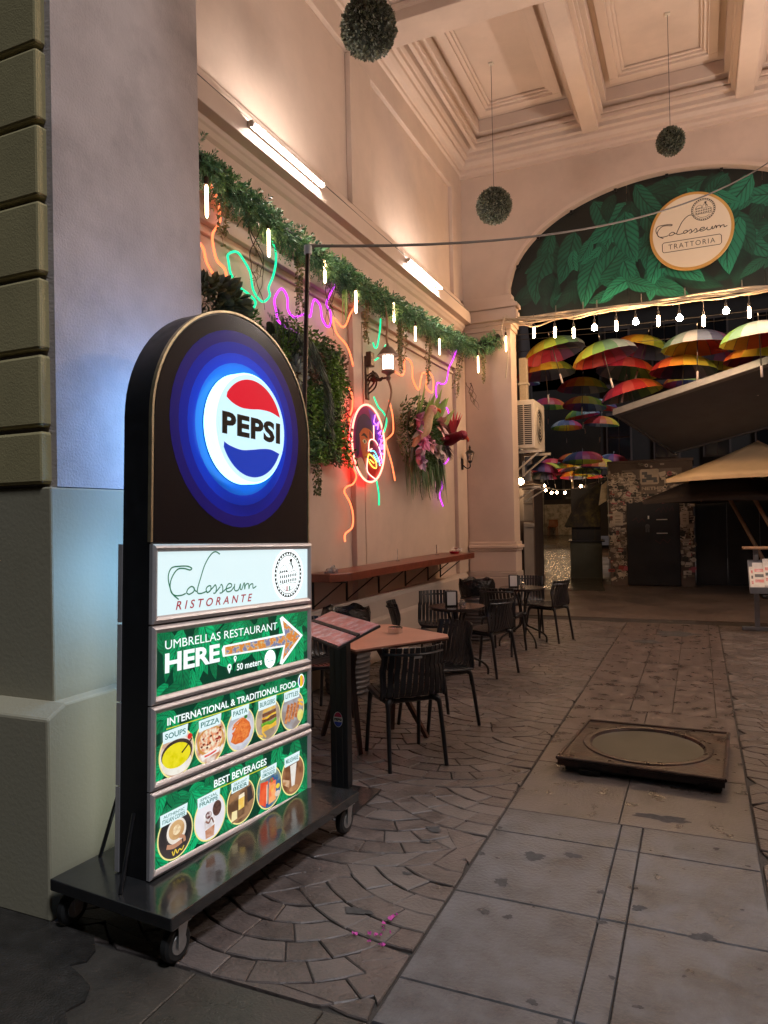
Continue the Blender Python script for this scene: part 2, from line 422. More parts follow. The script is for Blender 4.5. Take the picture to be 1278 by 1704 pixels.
NEON = [('orange', [(4.358, 4.099), (4.443, 4.017), (4.496, 3.927), (4.475, 3.824), (4.409, 3.722), (4.394, 3.622), (4.454, 3.533), (4.53, 3.494), (4.575, 3.435)]), ('orange', [(4.236, 3.599), (4.277, 3.56), (4.328, 3.477), (4.4, 3.398)]), ('green', [(5.165, 4.001), (5.258, 3.9), (5.287, 3.784), (5.216, 3.637), (5.165, 3.533), (5.162, 3.462), (5.097, 3.395), (5.004, 3.384), (4.931, 3.449), (4.876, 3.568), (4.807, 3.647), (4.696, 3.677), (4.6, 3.628), (4.584, 3.559), (4.635, 3.478), (4.729, 3.407), (4.856, 3.394), (4.943, 3.35), (4.926, 3.286), (4.881, 3.249)]), ('purple', [(5.302, 3.285), (5.255, 3.363), (5.252, 3.451), (5.311, 3.548), (5.397, 3.582), (5.446, 3.522), (5.477, 3.42), (5.564, 3.377), (5.675, 3.424), (5.789, 3.462), (5.874, 3.464), (5.902, 3.589), (5.972, 3.651), (6.051, 3.609), (6.109, 3.503), (6.19, 3.442), (6.278, 3.494), (6.261, 3.603), (6.2, 3.668), (6.269, 3.79), (6.36, 3.878), (6.409, 3.976), (6.368, 4.057)]), ('purple', [(5.302, 3.285), (5.402, 3.255), (5.56, 3.274), (5.667, 3.223), (5.739, 3.143), (5.792, 3.058)]), ('orange', [(6.861, 4.022), (6.934, 3.954), (6.852, 3.82), (6.699, 3.693), (6.621, 3.566), (6.503, 3.516), (6.369, 3.568), (6.311, 3.543), (6.408, 3.431), (6.588, 3.355), (6.704, 3.282), (6.747, 3.16)]), ('orange', [(6.576, 2.926), (6.653, 2.904), (6.737, 2.837), (6.703, 2.708), (6.658, 2.596), (6.691, 2.459), (6.646, 2.331), (6.628, 2.189), (6.715, 2.107), (6.771, 2.003), (6.707, 1.92), (6.549, 1.889), (6.508, 1.836), (6.6, 1.733), (6.692, 1.611), (6.646, 1.471), (6.508, 1.404), (6.478, 1.328)]), ('green', [(7.519, 3.85), (7.464, 3.701), (7.408, 3.514), (7.314, 3.475), (7.293, 3.528)]), ('green', [(7.65, 3.576), (7.449, 3.407), (7.33, 3.335)]), ('green', [(7.286, 2.918), (7.373, 2.816), (7.536, 2.779), (7.605, 2.69), (7.549, 2.546)]), ('green', [(7.308, 1.99), (7.338, 1.838), (7.363, 1.705)]), ('orange', [(7.915, 3.317), (8.1, 3.298), (8.214, 3.371), (8.193, 3.493), (8.337, 3.552), (8.449, 3.499), (8.498, 3.335), (8.61, 3.223), (8.733, 3.243), (8.773, 3.383), (8.872, 3.467), (9.0, 3.467), (8.99, 3.306), (9.151, 3.252), (9.256, 3.303), (9.232, 3.461), (9.037, 3.542)]), ('orange', [(7.717, 2.942), (7.783, 2.771), (7.825, 2.595), (7.72, 2.524), (7.592, 2.453), (7.612, 2.356), (7.753, 2.208), (7.819, 2.001)]), ('purple', [(10.446, 4.175), (10.141, 3.895), (9.974, 3.738), (9.806, 3.511), (9.653, 3.449), (9.401, 3.42), (9.39, 3.253), (9.56, 3.135), (9.856, 3.126), (9.886, 3.007), (9.827, 2.927)]), ('purple', [(9.521, 2.534), (9.744, 2.577), (9.877, 2.539), (9.846, 2.414), (9.689, 2.318), (9.508, 2.331)]), ('purple', [(9.496, 2.152), (9.545, 2.011), (9.442, 1.866), (9.54, 1.713)])]
VINES = [('leafy', [(4.371, 4.111), (4.364, 3.464)]), ('leafy', [(5.39, 3.982), (5.432, 3.243)]), ('leafy', [(6.772, 3.931), (6.743, 3.306)]), ('leafy', [(7.765, 3.968), (7.729, 3.304)]), ('leafy', [(7.798, 3.92), (7.757, 3.173)]), ('leafy', [(8.751, 3.915), (8.672, 3.165)]), ('leafy', [(10.084, 3.917), (9.834, 3.209)]), ('leafy', [(10.648, 4.03), (10.674, 3.537)]), ('strap', [(6.304, 4.106), (6.294, 3.366)]), ('strap', [(7.32, 4.109), (7.229, 3.441)]), ('twig', [(4.756, 3.95), (4.774, 3.201)]), ('twig', [(6.04, 4.0), (5.987, 3.257)]), ('twig', [(11.005, 4.223), (10.905, 3.788)]), ('twig', [(10.306, 3.53), (10.719, 3.176)])]
WBULB = [[(4.062, 3.933), (4.054, 3.669)], [(4.846, 3.91), (4.837, 3.65)], [(5.782, 3.978), (5.772, 3.718)], [(6.429, 3.869), (6.417, 3.607)], [(7.409, 4.016), (7.396, 3.756)], [(8.071, 3.903), (8.059, 3.687)], [(8.957, 3.952), (8.941, 3.702)], [(10.489, 4.025), (10.467, 3.732)], [(12.33, 4.661), (12.308, 4.412)]]
GARL = [(-3.13, 3.947, 4.099), (-3.13, 4.142, 4.07), (-3.13, 4.541, 4.018), (-3.13, 5.14, 3.973), (-3.13, 6.117, 3.948), (-3.13, 7.27, 3.972), (-3.13, 8.4, 4.037), (-3.13, 9.331, 4.069), (-3.143, 10.35, 4.15), (-2.968, 10.62, 4.169), (-2.749, 10.8, 4.321)]
SBULB = [(-2.194, 10.75, 4.316), (-1.885, 10.75, 4.284), (-1.613, 10.75, 4.244), (-1.316, 10.75, 4.263), (-1.014, 10.75, 4.268), (-0.75, 10.75, 4.274), (-0.45, 10.75, 4.266), (-0.176, 10.75, 4.251), (0.128, 10.75, 4.19), (0.408, 10.75, 4.27), (0.686, 10.75, 4.232), (0.94, 10.75, 4.226)]
SBTOP = [(-2.188, 10.75, 4.575), (-1.88, 10.75, 4.501), (-1.608, 10.75, 4.497), (-1.312, 10.75, 4.457), (-1.009, 10.75, 4.479), (-0.745, 10.75, 4.489), (-0.445, 10.75, 4.468), (-0.172, 10.75, 4.439), (0.134, 10.75, 4.426), (0.412, 10.75, 4.466), (0.69, 10.75, 4.434), (0.945, 10.75, 4.441)]
UMB = [(-2.23, 12.25, 4.53, -14), (-2.49, 13.08, 4.36, -4), (-1.4, 12.18, 4.37, -13), (-0.75, 13.35, 4.65, 16), (-1.06, 13.22, 4.27, 9), (0.05, 12.04, 4.34, 1), (-0.16, 12.73, 4.12, 3), (0.46, 14.9, 4.58, 12), (0.84, 11.38, 4.22, -2), (0.95, 12.44, 4.11, 5), (-2.17, 15.58, 4.46, 3), (-1.07, 13.22, 3.88, -12), (-0.33, 21.9, 5.44, 0), (-4.01, 21.59, 5.06, 3), (-2.44, 17.83, 4.41, 5), (-3.14, 21.98, 4.75, -8), (-2.85, 25.22, 5.44, 12), (-5.29, 24.14, 6.3, 4), (-4.02, 24.71, 4.77, 0), (-2.58, 22.23, 4.49, 6), (0.43, 23.54, 5.28, 3), (-1.36, 24.22, 5.03, -6)]
SIGN_A = (-1.947, 2.128, 0.19)
SCRIPT = [[(0.139, 1.249), (0.104, 1.275), (0.085, 1.316), (0.082, 1.35), (0.099, 1.377), (0.138, 1.382), (0.185, 1.381), (0.211, 1.372), (0.201, 1.365), (0.169, 1.372), (0.134, 1.371), (0.107, 1.348), (0.092, 1.316), (0.097, 1.282), (0.12, 1.266), (0.155, 1.265), (0.178, 1.271)], [(0.182, 1.273), (0.198, 1.266), (0.223, 1.275), (0.227, 1.289), (0.21, 1.297), (0.19, 1.287), (0.182, 1.273)], [(0.223, 1.29), (0.235, 1.277), (0.246, 1.276)], [(0.382, 1.427), (0.353, 1.438), (0.323, 1.424), (0.289, 1.384), (0.264, 1.33), (0.246, 1.285), (0.248, 1.268), (0.269, 1.265), (0.298, 1.271)], [(0.298, 1.271), (0.307, 1.267), (0.324, 1.274), (0.326, 1.292), (0.311, 1.293), (0.298, 1.283), (0.301, 1.271), (0.311, 1.267), (0.346, 1.29)], [(0.346, 1.29), (0.355, 1.296), (0.361, 1.28), (0.355, 1.262), (0.342, 1.261)], [(0.355, 1.262), (0.386, 1.287)], [(0.386, 1.291), (0.395, 1.295), (0.402, 1.279), (0.398, 1.261), (0.382, 1.259)], [(0.398, 1.261), (0.422, 1.274)], [(0.422, 1.274), (0.455, 1.281), (0.459, 1.293), (0.441, 1.296), (0.425, 1.28), (0.429, 1.263), (0.455, 1.264), (0.481, 1.285)], [(0.481, 1.293), (0.478, 1.272), (0.488, 1.262), (0.507, 1.267), (0.52, 1.292), (0.518, 1.269), (0.529, 1.266)], [(0.529, 1.266), (0.546, 1.295), (0.549, 1.266), (0.556, 1.285), (0.576, 1.289), (0.579, 1.266), (0.586, 1.282), (0.606, 1.287), (0.609, 1.267), (0.632, 1.275)]]
TXT = {'UMB': ((0.067, 1.064), (0.792, 1.054)), 'HERE': ((0.067, 0.969), (0.384, 0.958)), 'RIST': ((0.123, 1.212), (0.603, 1.204)), '50': ((0.495, 0.913), (0.673, 0.908)), 'INT': ((0.082, 0.76), (0.949, 0.758)), 'UL': ((0.077, 0.748), (0.958, 0.747)), 'BEV': ((0.353, 0.441), (0.712, 0.434)), 'UL2': ((0.345, 0.428), (0.715, 0.429)), 'PEPSI': ((0.397, 1.968), (0.835, 1.957))}
FOOD = [(0.135, 0.641), (0.33, 0.643), (0.526, 0.645), (0.724, 0.646), (0.92, 0.647)]
DRINK = [(0.131, 0.325), (0.33, 0.326), (0.53, 0.327), (0.734, 0.326), (0.923, 0.332)]
ARROW = [(0.42, 1.029), (0.853, 1.029), (0.827, 1.114), (1.012, 1.013), (0.828, 0.889), (0.857, 0.96), (0.425, 0.98)]
# ---------------------------------------------------------------- ground and paving (the setting)
def structure(o):
    o['kind'] = 'structure'; return o

structure(MB().quad((-150, -60, -0.06), (150, -60, -0.06), (150, 200, -0.06), (-150, 200, -0.06)).build('ground', M['joint']))
paving = structure(MB().box(-3.4, 2.8, -1.5, 11.2, -0.055, -0.012).build('paving', M['joint']))
structure(MB().box(-9, 14, 11.2, 60, -0.055, 0.0).build('yard', M['yard']))
ramp = MB()
NY = 24
for k in range(NY):
    y0 = 15.0 + k * 22 / NY; y1 = 15.0 + (k + 1) * 22 / NY
    z0 = 0.006 + 0.62 * max(0, (y0 - 15.5) / 19); z1 = 0.006 + 0.62 * max(0, (y1 - 15.5) / 19)
    s0 = -0.19 * (y0 - 15); s1 = -0.19 * (y1 - 15)
    ramp.quad((-3.4 + s0, y0, z0), (-1.75 + s0 + 0.03 * (y0 - 15), y0, z0), (-1.75 + s1 + 0.03 * (y1 - 15), y1, z1), (-3.4 + s1, y1, z1))
structure(ramp.build('alley_path', M['wetalley']))

def visible_area(c, a):
    d = Vector((c[0], c[1], 0)) - Vector((0, 0, 1.55))
    z = d.dot(fwd)
    if z < 0.5: return 0
    u_, v_ = d.dot(right) / z * 1191.2, d.dot(up) / z * 1191.2
    if abs(u_) > 660 or abs(v_) > 880: return 0
    return a * 1.55 / d.length ** 3

stones = []                                    # (score, outline, material key, thickness tweak)
def add_stone(pts, mk):
    a = 0
    for i in range(len(pts)):
        x0, y0 = pts[i]; x1, y1 = pts[(i + 1) % len(pts)]
        a += x0 * y1 - x1 * y0
    a = a / 2
    if a < 0: pts = pts[::-1]; a = -a
    if a < 0.0012: return
    c = (sum(p[0] for p in pts) / len(pts), sum(p[1] for p in pts) / len(pts))
    stones.append((visible_area(c, a), pts, mk, c))

RF, RT = 0.84, 0.12
def fan_strip(x0, x1, y0, y1, cx0, ph):
    centres = []
    k = 0
    y = y0 - 0.5 + ph
    while y < y1 + 1.3:
        j = -4
        while j < 5:
            centres.append((cx0 + 1.16 * j + (0.58 if k % 2 else 0), y)); j += 1
        y += 0.5; k += 1
    centres = [c for c in centres if x0 - 0.9 < c[0] < x1 + 0.9]
    def owned(c, px, py):
        if not (x0 - 0.02 <= px <= x1 + 0.02 and y0 - 0.02 <= py <= y1 + 0.02): return False
        for d in centres:
            if d[1] > c[1] + 1e-6 and (px - d[0]) ** 2 + (py - d[1]) ** 2 < RF * RF: return False
        return True
    for c in centres:
        for k in range(1, 7):
            r0, r1 = k * RT, (k + 1) * RT
            rm = (r0 + r1) / 2
            own = [owned(c, c[0] + rm * math.cos(R(a)), c[1] + rm * math.sin(R(a))) for a in range(-90 - 180, 90 + 1, 2)]
            i = 0
            while i < len(own):
                if not own[i]: i += 1; continue
                j = i
                while j + 1 < len(own) and own[j + 1]: j += 1
                a0, a1 = -270 + 2 * i, -270 + 2 * j
                def edge(r, a, sgn):
                    b = a
                    if owned(c, c[0] + r * math.cos(R(b)), c[1] + r * math.sin(R(b))):
                        for _ in range(14):
                            if owned(c, c[0] + r * math.cos(R(b + sgn)), c[1] + r * math.sin(R(b + sgn))): b += sgn
                            else: break
                    else:
                        for _ in range(14):
                            if not owned(c, c[0] + r * math.cos(R(b)), c[1] + r * math.sin(R(b))): b -= sgn
                            else: break
                    return b
                ai0, ai1, ao0, ao1 = edge(r0, a0, -1), edge(r0, a1, 1), edge(r1, a0, -1), edge(r1, a1, 1)
                L = R(a1 - a0) * rm
                n = max(1, round(L / random.uniform(0.15, 0.19)))
                cuts = [0] + sorted((q + random.uniform(-0.22, 0.22)) / n for q in range(1, n)) + [1]
                for q in range(n):
                    g0, g1 = cuts[q], cuts[q + 1]
                    pts = []
                    gi = 0.0022 / r0 * 57.3; go = 0.0022 / r1 * 57.3
                    bi0, bi1 = ai0 + (ai1 - ai0) * g0 + gi, ai0 + (ai1 - ai0) * g1 - gi
                    bo0, bo1 = ao0 + (ao1 - ao0) * g0 + go, ao0 + (ao1 - ao0) * g1 - go
                    if bi1 <= bi0 or bo1 <= bo0: continue
                    for t in (0, 0.5, 1):
                        a = R(bo0 + (bo1 - bo0) * t); rr = r1 - 0.002 + random.uniform(-0.003, 0.001)
                        pts.append((c[0] + rr * math.cos(a), c[1] + rr * math.sin(a)))
                    for t in (1, 0.5, 0):
                        a = R(bi0 + (bi1 - bi0) * t); rr = r0 + 0.002 + random.uniform(-0.001, 0.003)
                        pts.append((c[0] + rr * math.cos(a), c[1] + rr * math.sin(a)))
                    pts = [(min(max(p[0], x0), x1), min(max(p[1], y0), y1)) for p in pts]
                    add_stone(pts, 'stone' if random.random() < 0.72 else 'stone2')
                i = j + 1
fan_strip(-3.25, -0.975, 2.01, 10.8, -1.58, 0.22)
fan_strip(0.225, 2.75, 2.01, 10.8, 1.0, 0.5)

stone_mats = {'stone': M['stone'], 'stone2': M['stone2']}
def stone_faces(mb, pts, c, tilt=0.0025, inset=0.005, origin=(0, 0)):
    n = len(pts)
    h = random.uniform(-0.002, 0.002) if tilt > 0.001 else 0.0; tx, ty = random.uniform(-tilt, tilt) * 4, random.uniform(-tilt, tilt) * 4
    i0 = len(mb.v)
    for ring in range(3):
        for p in pts:
            dx, dy = p[0] - c[0], p[1] - c[1]
            L = max(1e-6, math.hypot(dx, dy))
            s_ = 1 - (inset / L if ring == 2 else 0)
            z = (-0.03, -0.004, 0.0)[ring] + (h + dx * tx + dy * ty if ring else 0)
            mb.v.append((c[0] + dx * s_ - origin[0], c[1] + dy * s_ - origin[1], z))
    for r_ in range(2):
        for k in range(n):
            k2 = (k + 1) % n
            mb.f.append((i0 + r_ * n + k, i0 + r_ * n + k2, i0 + (r_ + 1) * n + k2, i0 + (r_ + 1) * n + k)); mb.mi.append(mb.m)
    mb.f.append(tuple(i0 + 2 * n + k for k in range(n))); mb.mi.append(mb.m)

stones.sort(key=lambda s: -s[0])
for sc_, pts, mk, c in stones[:300]:
    mb = MB(); stone_faces(mb, pts, c, origin=c)
    mb.build('paving_stone', stone_mats[mk], paving, loc=(c[0], c[1], 0))
rest = MB()
for sc_, pts, mk, c in stones[300:]:
    rest.m = 0 if mk == 'stone' else 1
    stone_faces(rest, pts, c)
o = rest.build('paving_stone', [M['stone'], M['stone2']], paving); o['kind'] = 'stuff'

def slab(x0, x1, y0, y1, mk, g=0.0032, name='paving_slab'):
    c = ((x0 + x1) / 2, (y0 + y1) / 2)
    pts = [(x0 + g, y0 + g), (x1 - g, y0 + g), (x1 - g, y1 - g), (x0 + g, y1 - g)]
    mb = MB(); stone_faces(mb, pts, c, tilt=0.0, inset=0.004, origin=c)
    return mb.build(name, M[mk], paving, loc=(c[0], c[1], 0))
for ys in ((2.01, 2.24), (2.24, 2.85), (2.85, 3.47), (3.47, 3.75)):
    for xs in ((-0.965, -0.385), (-0.385, -0.285), (-0.285, 0.215)):
        slab(xs[0], xs[1], ys[0], ys[1], 'slab')
for ys in ((3.75, 4.55), (4.55, 5.3), (5.3, 5.95)):
    for xs in ((-0.965, -0.4), (-0.4, 0.215)):
        slab(xs[0], xs[1], ys[0], ys[1], 'slab_m' if ys[0] < 4 else 'slab_w', g=0.002)
y = 5.95
while y < 10.8:
    for xs in ((-0.965, -0.53), (-0.53, -0.22), (-0.22, 0.09), (0.09, 0.215)):
        slab(xs[0], xs[1], y, min(y + 0.97, 10.8), 'slab_w', g=0.003)
    y += 0.97
for row, (y0, y1) in enumerate(((1.62, 2.0), (1.22, 1.62), (0.8, 1.22), (0.3, 0.8))):
    x = -3.3 + 0.17 * row
    while x < 2.6:
        w = random.choice((0.34, 0.5, 0.42))
        slab(x, x + w, y0, y1, 'street', g=0.003, name='street_slab'); x += w
def blob(cx, cy_, r, n=22, sx=1.0, jag=0.35, rot=0.0):
    ph = [random.uniform(0, 6.28) for _ in range(4)]
    out = []
    for k in range(n):
        a = 2 * PI * k / n
        rr = r * (1 + jag * (0.5 * math.sin(2 * a + ph[0]) + 0.35 * math.sin(3 * a + ph[1]) + 0.3 * math.sin(5 * a + ph[2]) + 0.3 * math.sin(9 * a + ph[3])))
        x, y_ = rr * math.cos(a) * sx, rr * math.sin(a)
        out.append((cx + x * math.cos(rot) - y_ * math.sin(rot), cy_ + x * math.sin(rot) + y_ * math.cos(rot)))
    return out
st = MB()
for (x, y_, r, sx) in tuple((random.uniform(-0.93, 0.2), random.uniform(2.05, 3.7), random.uniform(0.006, 0.028), random.uniform(0.8, 1.8)) for _ in range(9)) + ((-0.80, 2.98, 0.055, 1.2), (-0.72, 3.26, 0.07, 1.5), (-0.56, 3.33, 0.05, 1.4), (-0.40, 3.05, 0.035, 0.8), (-0.25, 2.98, 0.045, 1.1), (-0.02, 2.86, 0.055, 1.5), (-0.80, 2.73, 0.03, 1.3),
                       (-0.71, 2.73, 0.03, 1.2), (-0.94, 3.5, 0.025, 1.0), (-0.95, 3.2, 0.03, 1.3), (-0.52, 2.28, 0.03, 1.1), (-0.42, 2.22, 0.03, 0.8), (0.12, 2.4, 0.035, 0.7), (0.05, 2.2, 0.05, 1.0),
                       (-1.24, 3.36, 0.05, 1.8), (-1.23, 3.22, 0.03, 1.5), (-1.2, 2.9, 0.03, 1.2), (-1.27, 2.55, 0.05, 2.0), (-0.5, 2.06, 0.05, 1.4), (-0.3, 2.5, 0.02, 1.0), (-0.2, 3.9, 0.09, 2.5), (-0.3, 9.9, 0.35, 1.6), (-0.6, 9.2, 0.2, 2.0)):
    st.poly([(p[0], p[1], 0.0009 if p[0] > -0.97 else 0.0034) for p in blob(x, y_, r * 0.5, n=40, sx=sx, jag=0.38)])
o = st.build('floor_stain', M['stain'], paving); o['kind'] = 'stuff'
wet = MB()
edge = [(-2.3, 2.035), (-2.12, 2.03), (-2.04, 1.96), (-2.02, 1.90), (-2.06, 1.86), (-1.97, 1.83), (-1.90, 1.80), (-1.86, 1.74), (-1.88, 1.68), (-1.80, 1.62), (-1.82, 1.55), (-1.72, 1.42), (-1.6, 1.1), (-1.6, 0.6), (-3.4, 0.6), (-3.4, 2.035)]
wet.prism(edge, 'z', -0.004, 0.007)
structure(wet.build('wet_ground', M['wet']))
pm = MB()
for i in range(16):
    x, y_ = random.gauss(-1.13, 0.03), random.gauss(2.42, 0.035)
    if i > 11: x, y_ = random.gauss(-1.12, 0.015), random.gauss(2.56, 0.03)
    pm.poly([(p[0], p[1], 0.008 + random.uniform(0, 0.012)) for p in blob(x, y_, random.uniform(0.004, 0.011), n=8)])
o = tag(pm.build('petals', M['petal']), 'crushed pink flower petals scattered on the cobbles below the sign', 'petals'); o['kind'] = 'stuff'

# ---------------------------------------------------------------- the arcade building
bld = thing('arcade_building', 'salmon plastered arcade building with coffered passage ceiling and round arch at its end', 'building')
XL, XR, YE = -3.38, 2.75, 10.85
def part(name, mb, mk, parent=None, bv=0.0, smooth=False):
    o = mb.build(name, M[mk] if isinstance(mk, str) else mk, parent or bld, smooth)
    if bv: bevel(o, bv)
    return o
# front pier
pier = part('front_pier', MB().box(-3.9, -2.42, 2.165, 3.13, 1.712, 7.6), 'pier')
part('pier_shaft', MB().box(-3.9, -2.42, 2.13, 3.128, 0.80, 1.71), 'plinth', bv=0.008)
pl_ = MB(); pl_.prism([(2.035, 0), (3.126, 0), (3.126, 0.835), (2.125, 0.835), (2.035, 0.79)], 'x', -3.9, -2.35)
part('pier_plinth', pl_, 'plinth', bv=0.01)
z = 1.713; k = 0
while z < 7.2:
    z1 = 1.95 if k == 0 else z + 0.317
    part('rusticated_block', MB().box(-3.9, -2.452, 2.118, 2.2, z + 0.011, z1 - 0.011), 'facade', pier, bv=0.012)
    z = z1; k += 1
part('front_wall', MB().box(-14, -3.905, 2.14, 3.13, 0, 7.6), 'facade')
part('right_pier', MB().box(2.72, 3.3, 2.13, 3.13, 0, 7.6), 'pier')
part('front_wall', MB().box(3.305, 14, 2.14, 3.13, 0, 7.6), 'facade')
part('front_lintel', MB().box(-2.418, 2.718, 2.13, 3.13, 6.9, 7.6), 'pier')
part('upper_storeys', MB().box(-14, 14, 2.1, 11.25, 7.61, 34), 'facade')

# left wall: backing, frames, inner panels
part('left_wall', MB().box(-3.8, XL, 3.132, 11.25, 0, 7.6), 'plaster')
fr = MB()
fx = XL + 0.06
fr.box(XL, fx, 3.14, YE, 3.81, 4.445)
for a, b in ((3.14, 3.32), (6.84, 7.06), (10.38, YE)):
    fr.box(XL, fx, a, b, 0.70, 3.808)
fr.box(XL, fx, 3.14, YE, 6.59, 6.95)
for a, b in ((6.90, 7.42), (10.38, YE)):
    fr.box(XL, fx, a, b, 4.94, 6.588)
part('wall_frame', fr, 'plaster', bv=0.006)
for a, b in ((3.42, 6.74), (7.16, 10.28)):
    part('wall_panel', MB().box(XL, XL + 0.02, a, b, 0.82, 3.70), 'plaster', bv=0.006)
    mo = MB()
    mo.box(XL, XL + 0.035, a - 0.06, b + 0.06, 3.725, 3.755)
    part('wall_moulding', mo, 'trim', bv=0.006)
mo = MB(); mo.box(XL + 0.06, XL + 0.085, 3.14, YE - 0.1, 4.0, 4.03); mo.box(XL + 0.06, XL + 0.075, 3.14, YE - 0.1, 4.2, 4.22)
part('wall_moulding', mo, 'trim', bv=0.005)
dd = MB()
dd.prism([(XL, 0.0), (XL + 0.15, 0.0), (XL + 0.15, 0.43), (XL + 0.12, 0.455), (XL + 0.10, 0.46), (XL + 0.10, 0.64), (XL + 0.07, 0.675), (XL + 0.065, 0.70), (XL, 0.70)], 'y', 3.14, 10.70)
part('dado', dd, 'dado', bv=0.004)
co = MB()
prof = [(XL + 0.06, 4.43), (-3.29, 4.45), (-3.27, 4.485), (-3.255, 4.50), (-3.255, 4.54), (-3.155, 4.54), (-3.155, 4.685), (-3.17, 4.69), (-3.17, 4.72), (-3.20, 4.735), (-3.235, 4.785), (-3.26, 4.80), (-3.265, 4.85), (-3.30, 4.87), (-3.32, 4.935), (XL, 4.94), (XL, 4.43)]
co.prism(prof, 'y', 3.14, YE - 0.155)
part('cornice', co, 'trim', bv=0.004)

# end wall with the arch
ACX, ARX, AZ0, ARZ = -0.3, 2.29, 4.98, 1.40
def arch_pts(n=40, rx=ARX, rz=ARZ):
    return [(ACX - rx * math.cos(PI * k / n), AZ0 + rz * math.sin(PI * k / n)) for k in range(n + 1)]
ew = MB()
ap = arch_pts()
ap = [(p[0] * 1.0 if True else 0, p[1]) for p in ap]
for k in range(len(ap) - 1):
    (xa, za), (xb, zb) = ap[k], ap[k + 1]
    ew.quad((xa, YE, za), (xb, YE, zb), (xb, YE, 7.6), (xa, YE, 7.6))
    ew.quad((xb, 11.25, zb), (xa, 11.25, za), (xa, 11.25, 7.6), (xb, 11.25, 7.6))
    ew.quad((xa, 11.25, za), (xb, 11.25, zb), (xb, YE, zb), (xa, YE, za))
LX, RX = ACX - ARX, ACX + ARX
for (x0, x1) in ((XL, LX), (RX, XR)):
    ew.quad((x0, YE, 0), (x1, YE, 0), (x1, YE, 7.6), (x0, YE, 7.6))
    ew.quad((x1, 11.25, 0), (x0, 11.25, 0), (x0, 11.25, 7.6), (x1, 11.25, 7.6))
ew.quad((LX, YE, 0), (LX, 11.25, 0), (LX, 11.25, AZ0), (LX, YE, AZ0))
ew.quad((RX, 11.25, 0), (RX, YE, 0), (RX, YE, AZ0), (RX, 11.25, AZ0))
part('end_wall', ew, 'plaster')
rim = MB()
oa, ia = arch_pts(40, ARX + 0.05, ARZ + 0.05), arch_pts(40, ARX + 0.004, ARZ + 0.004)
for k in range(40):
    P = lambda p, y: (p[0], y, p[1])
    rim.quad(P(ia[k], YE - 0.018), P(ia[k + 1], YE - 0.018), P(oa[k + 1], YE - 0.018), P(oa[k], YE - 0.018))
    rim.quad(P(oa[k], YE - 0.018), P(oa[k + 1], YE - 0.018), P(oa[k + 1], YE), P(oa[k], YE))
    rim.quad(P(ia[k + 1], YE - 0.018), P(ia[k], YE - 0.018), P(ia[k], YE + 0.06), P(ia[k + 1], YE + 0.06))
part('arch_moulding', rim, 'trim')
# impost cornice turning the corner onto the jamb
def impost(x0, x1, zz, nm='impost'):
    mb = MB()
    for (pr, z0, z1) in ((0.03, 4.43, 4.50), (0.055, 4.50, 4.555), (0.13, 4.557, 4.69), (0.11, 4.69, 4.735), (0.15, 4.737, 4.80), (0.08, 4.80, 4.87), (0.05, 4.87, 4.95)):
        mb.box(x0, x1 + (pr if x1 < 0 else 0), YE - pr, 11.24, z0, z1)
    return part(nm, mb, 'trim', bv=0.006)
impost(-3.30, LX, 0)
mb = MB()
for (pr, z0, z1) in ((0.055, 4.50, 4.555), (0.13, 4.557, 4.69), (0.15, 4.737, 4.80), (0.08, 4.80, 4.95)):
    mb.box(RX - pr, 2.74, YE - pr, 11.24, z0, z1)
part('impost', mb, 'trim', bv=0.006)
mb = MB()
mb.box(-3.3, LX + 0.012, YE - 0.012, 11.2, 1.16, 4.42)
part('jamb_pilaster', mb, 'plaster', bv=0.006)
mb = MB()
for (pr, z0, z1) in ((0.05, 1.02, 1.06), (0.075, 1.06, 1.11), (0.04, 1.11, 1.16), (0.03, 0.70, 1.02)):
    mb.box(-3.3, LX + pr, YE - pr, 11.21, z0, z1)
part('pilaster_base', mb, 'trim', bv=0.01)
mb = MB(); mb.box(-3.3, LX + 0.06, YE - 0.06, 11.22, 0, 0.62); mb.box(-3.3, LX + 0.05, YE - 0.05, 11.215, 0.62, 0.70)
part('pilaster_plinth', mb, 'dado', bv=0.012)
part('right_wall', MB().box(XR, 3.2, 3.132, 11.25, 0, 7.6), 'plaster')

# ceiling: slab, beams, cornices, coffer panels
part('ceiling', MB().box(XL, XR, 3.132, YE, 7.46, 7.6), 'plaster')
BX = ((-1.39, -1.17), (0.57, 0.79))
CY = ((3.132, 3.55), (7.22, 7.62))
for a, b in CY:
    part('cross_beam', MB().box(XL, XR, a, b, 6.98, 7.458), 'plaster', bv=0.012)
for a, b in BX:
    for (ya, yb) in ((3.55, 7.22), (7.62, 10.5)):
        part('beam', MB().box(a, b, ya + 0.002, yb - 0.002, 6.985, 7.459), 'plaster', bv=0.012)
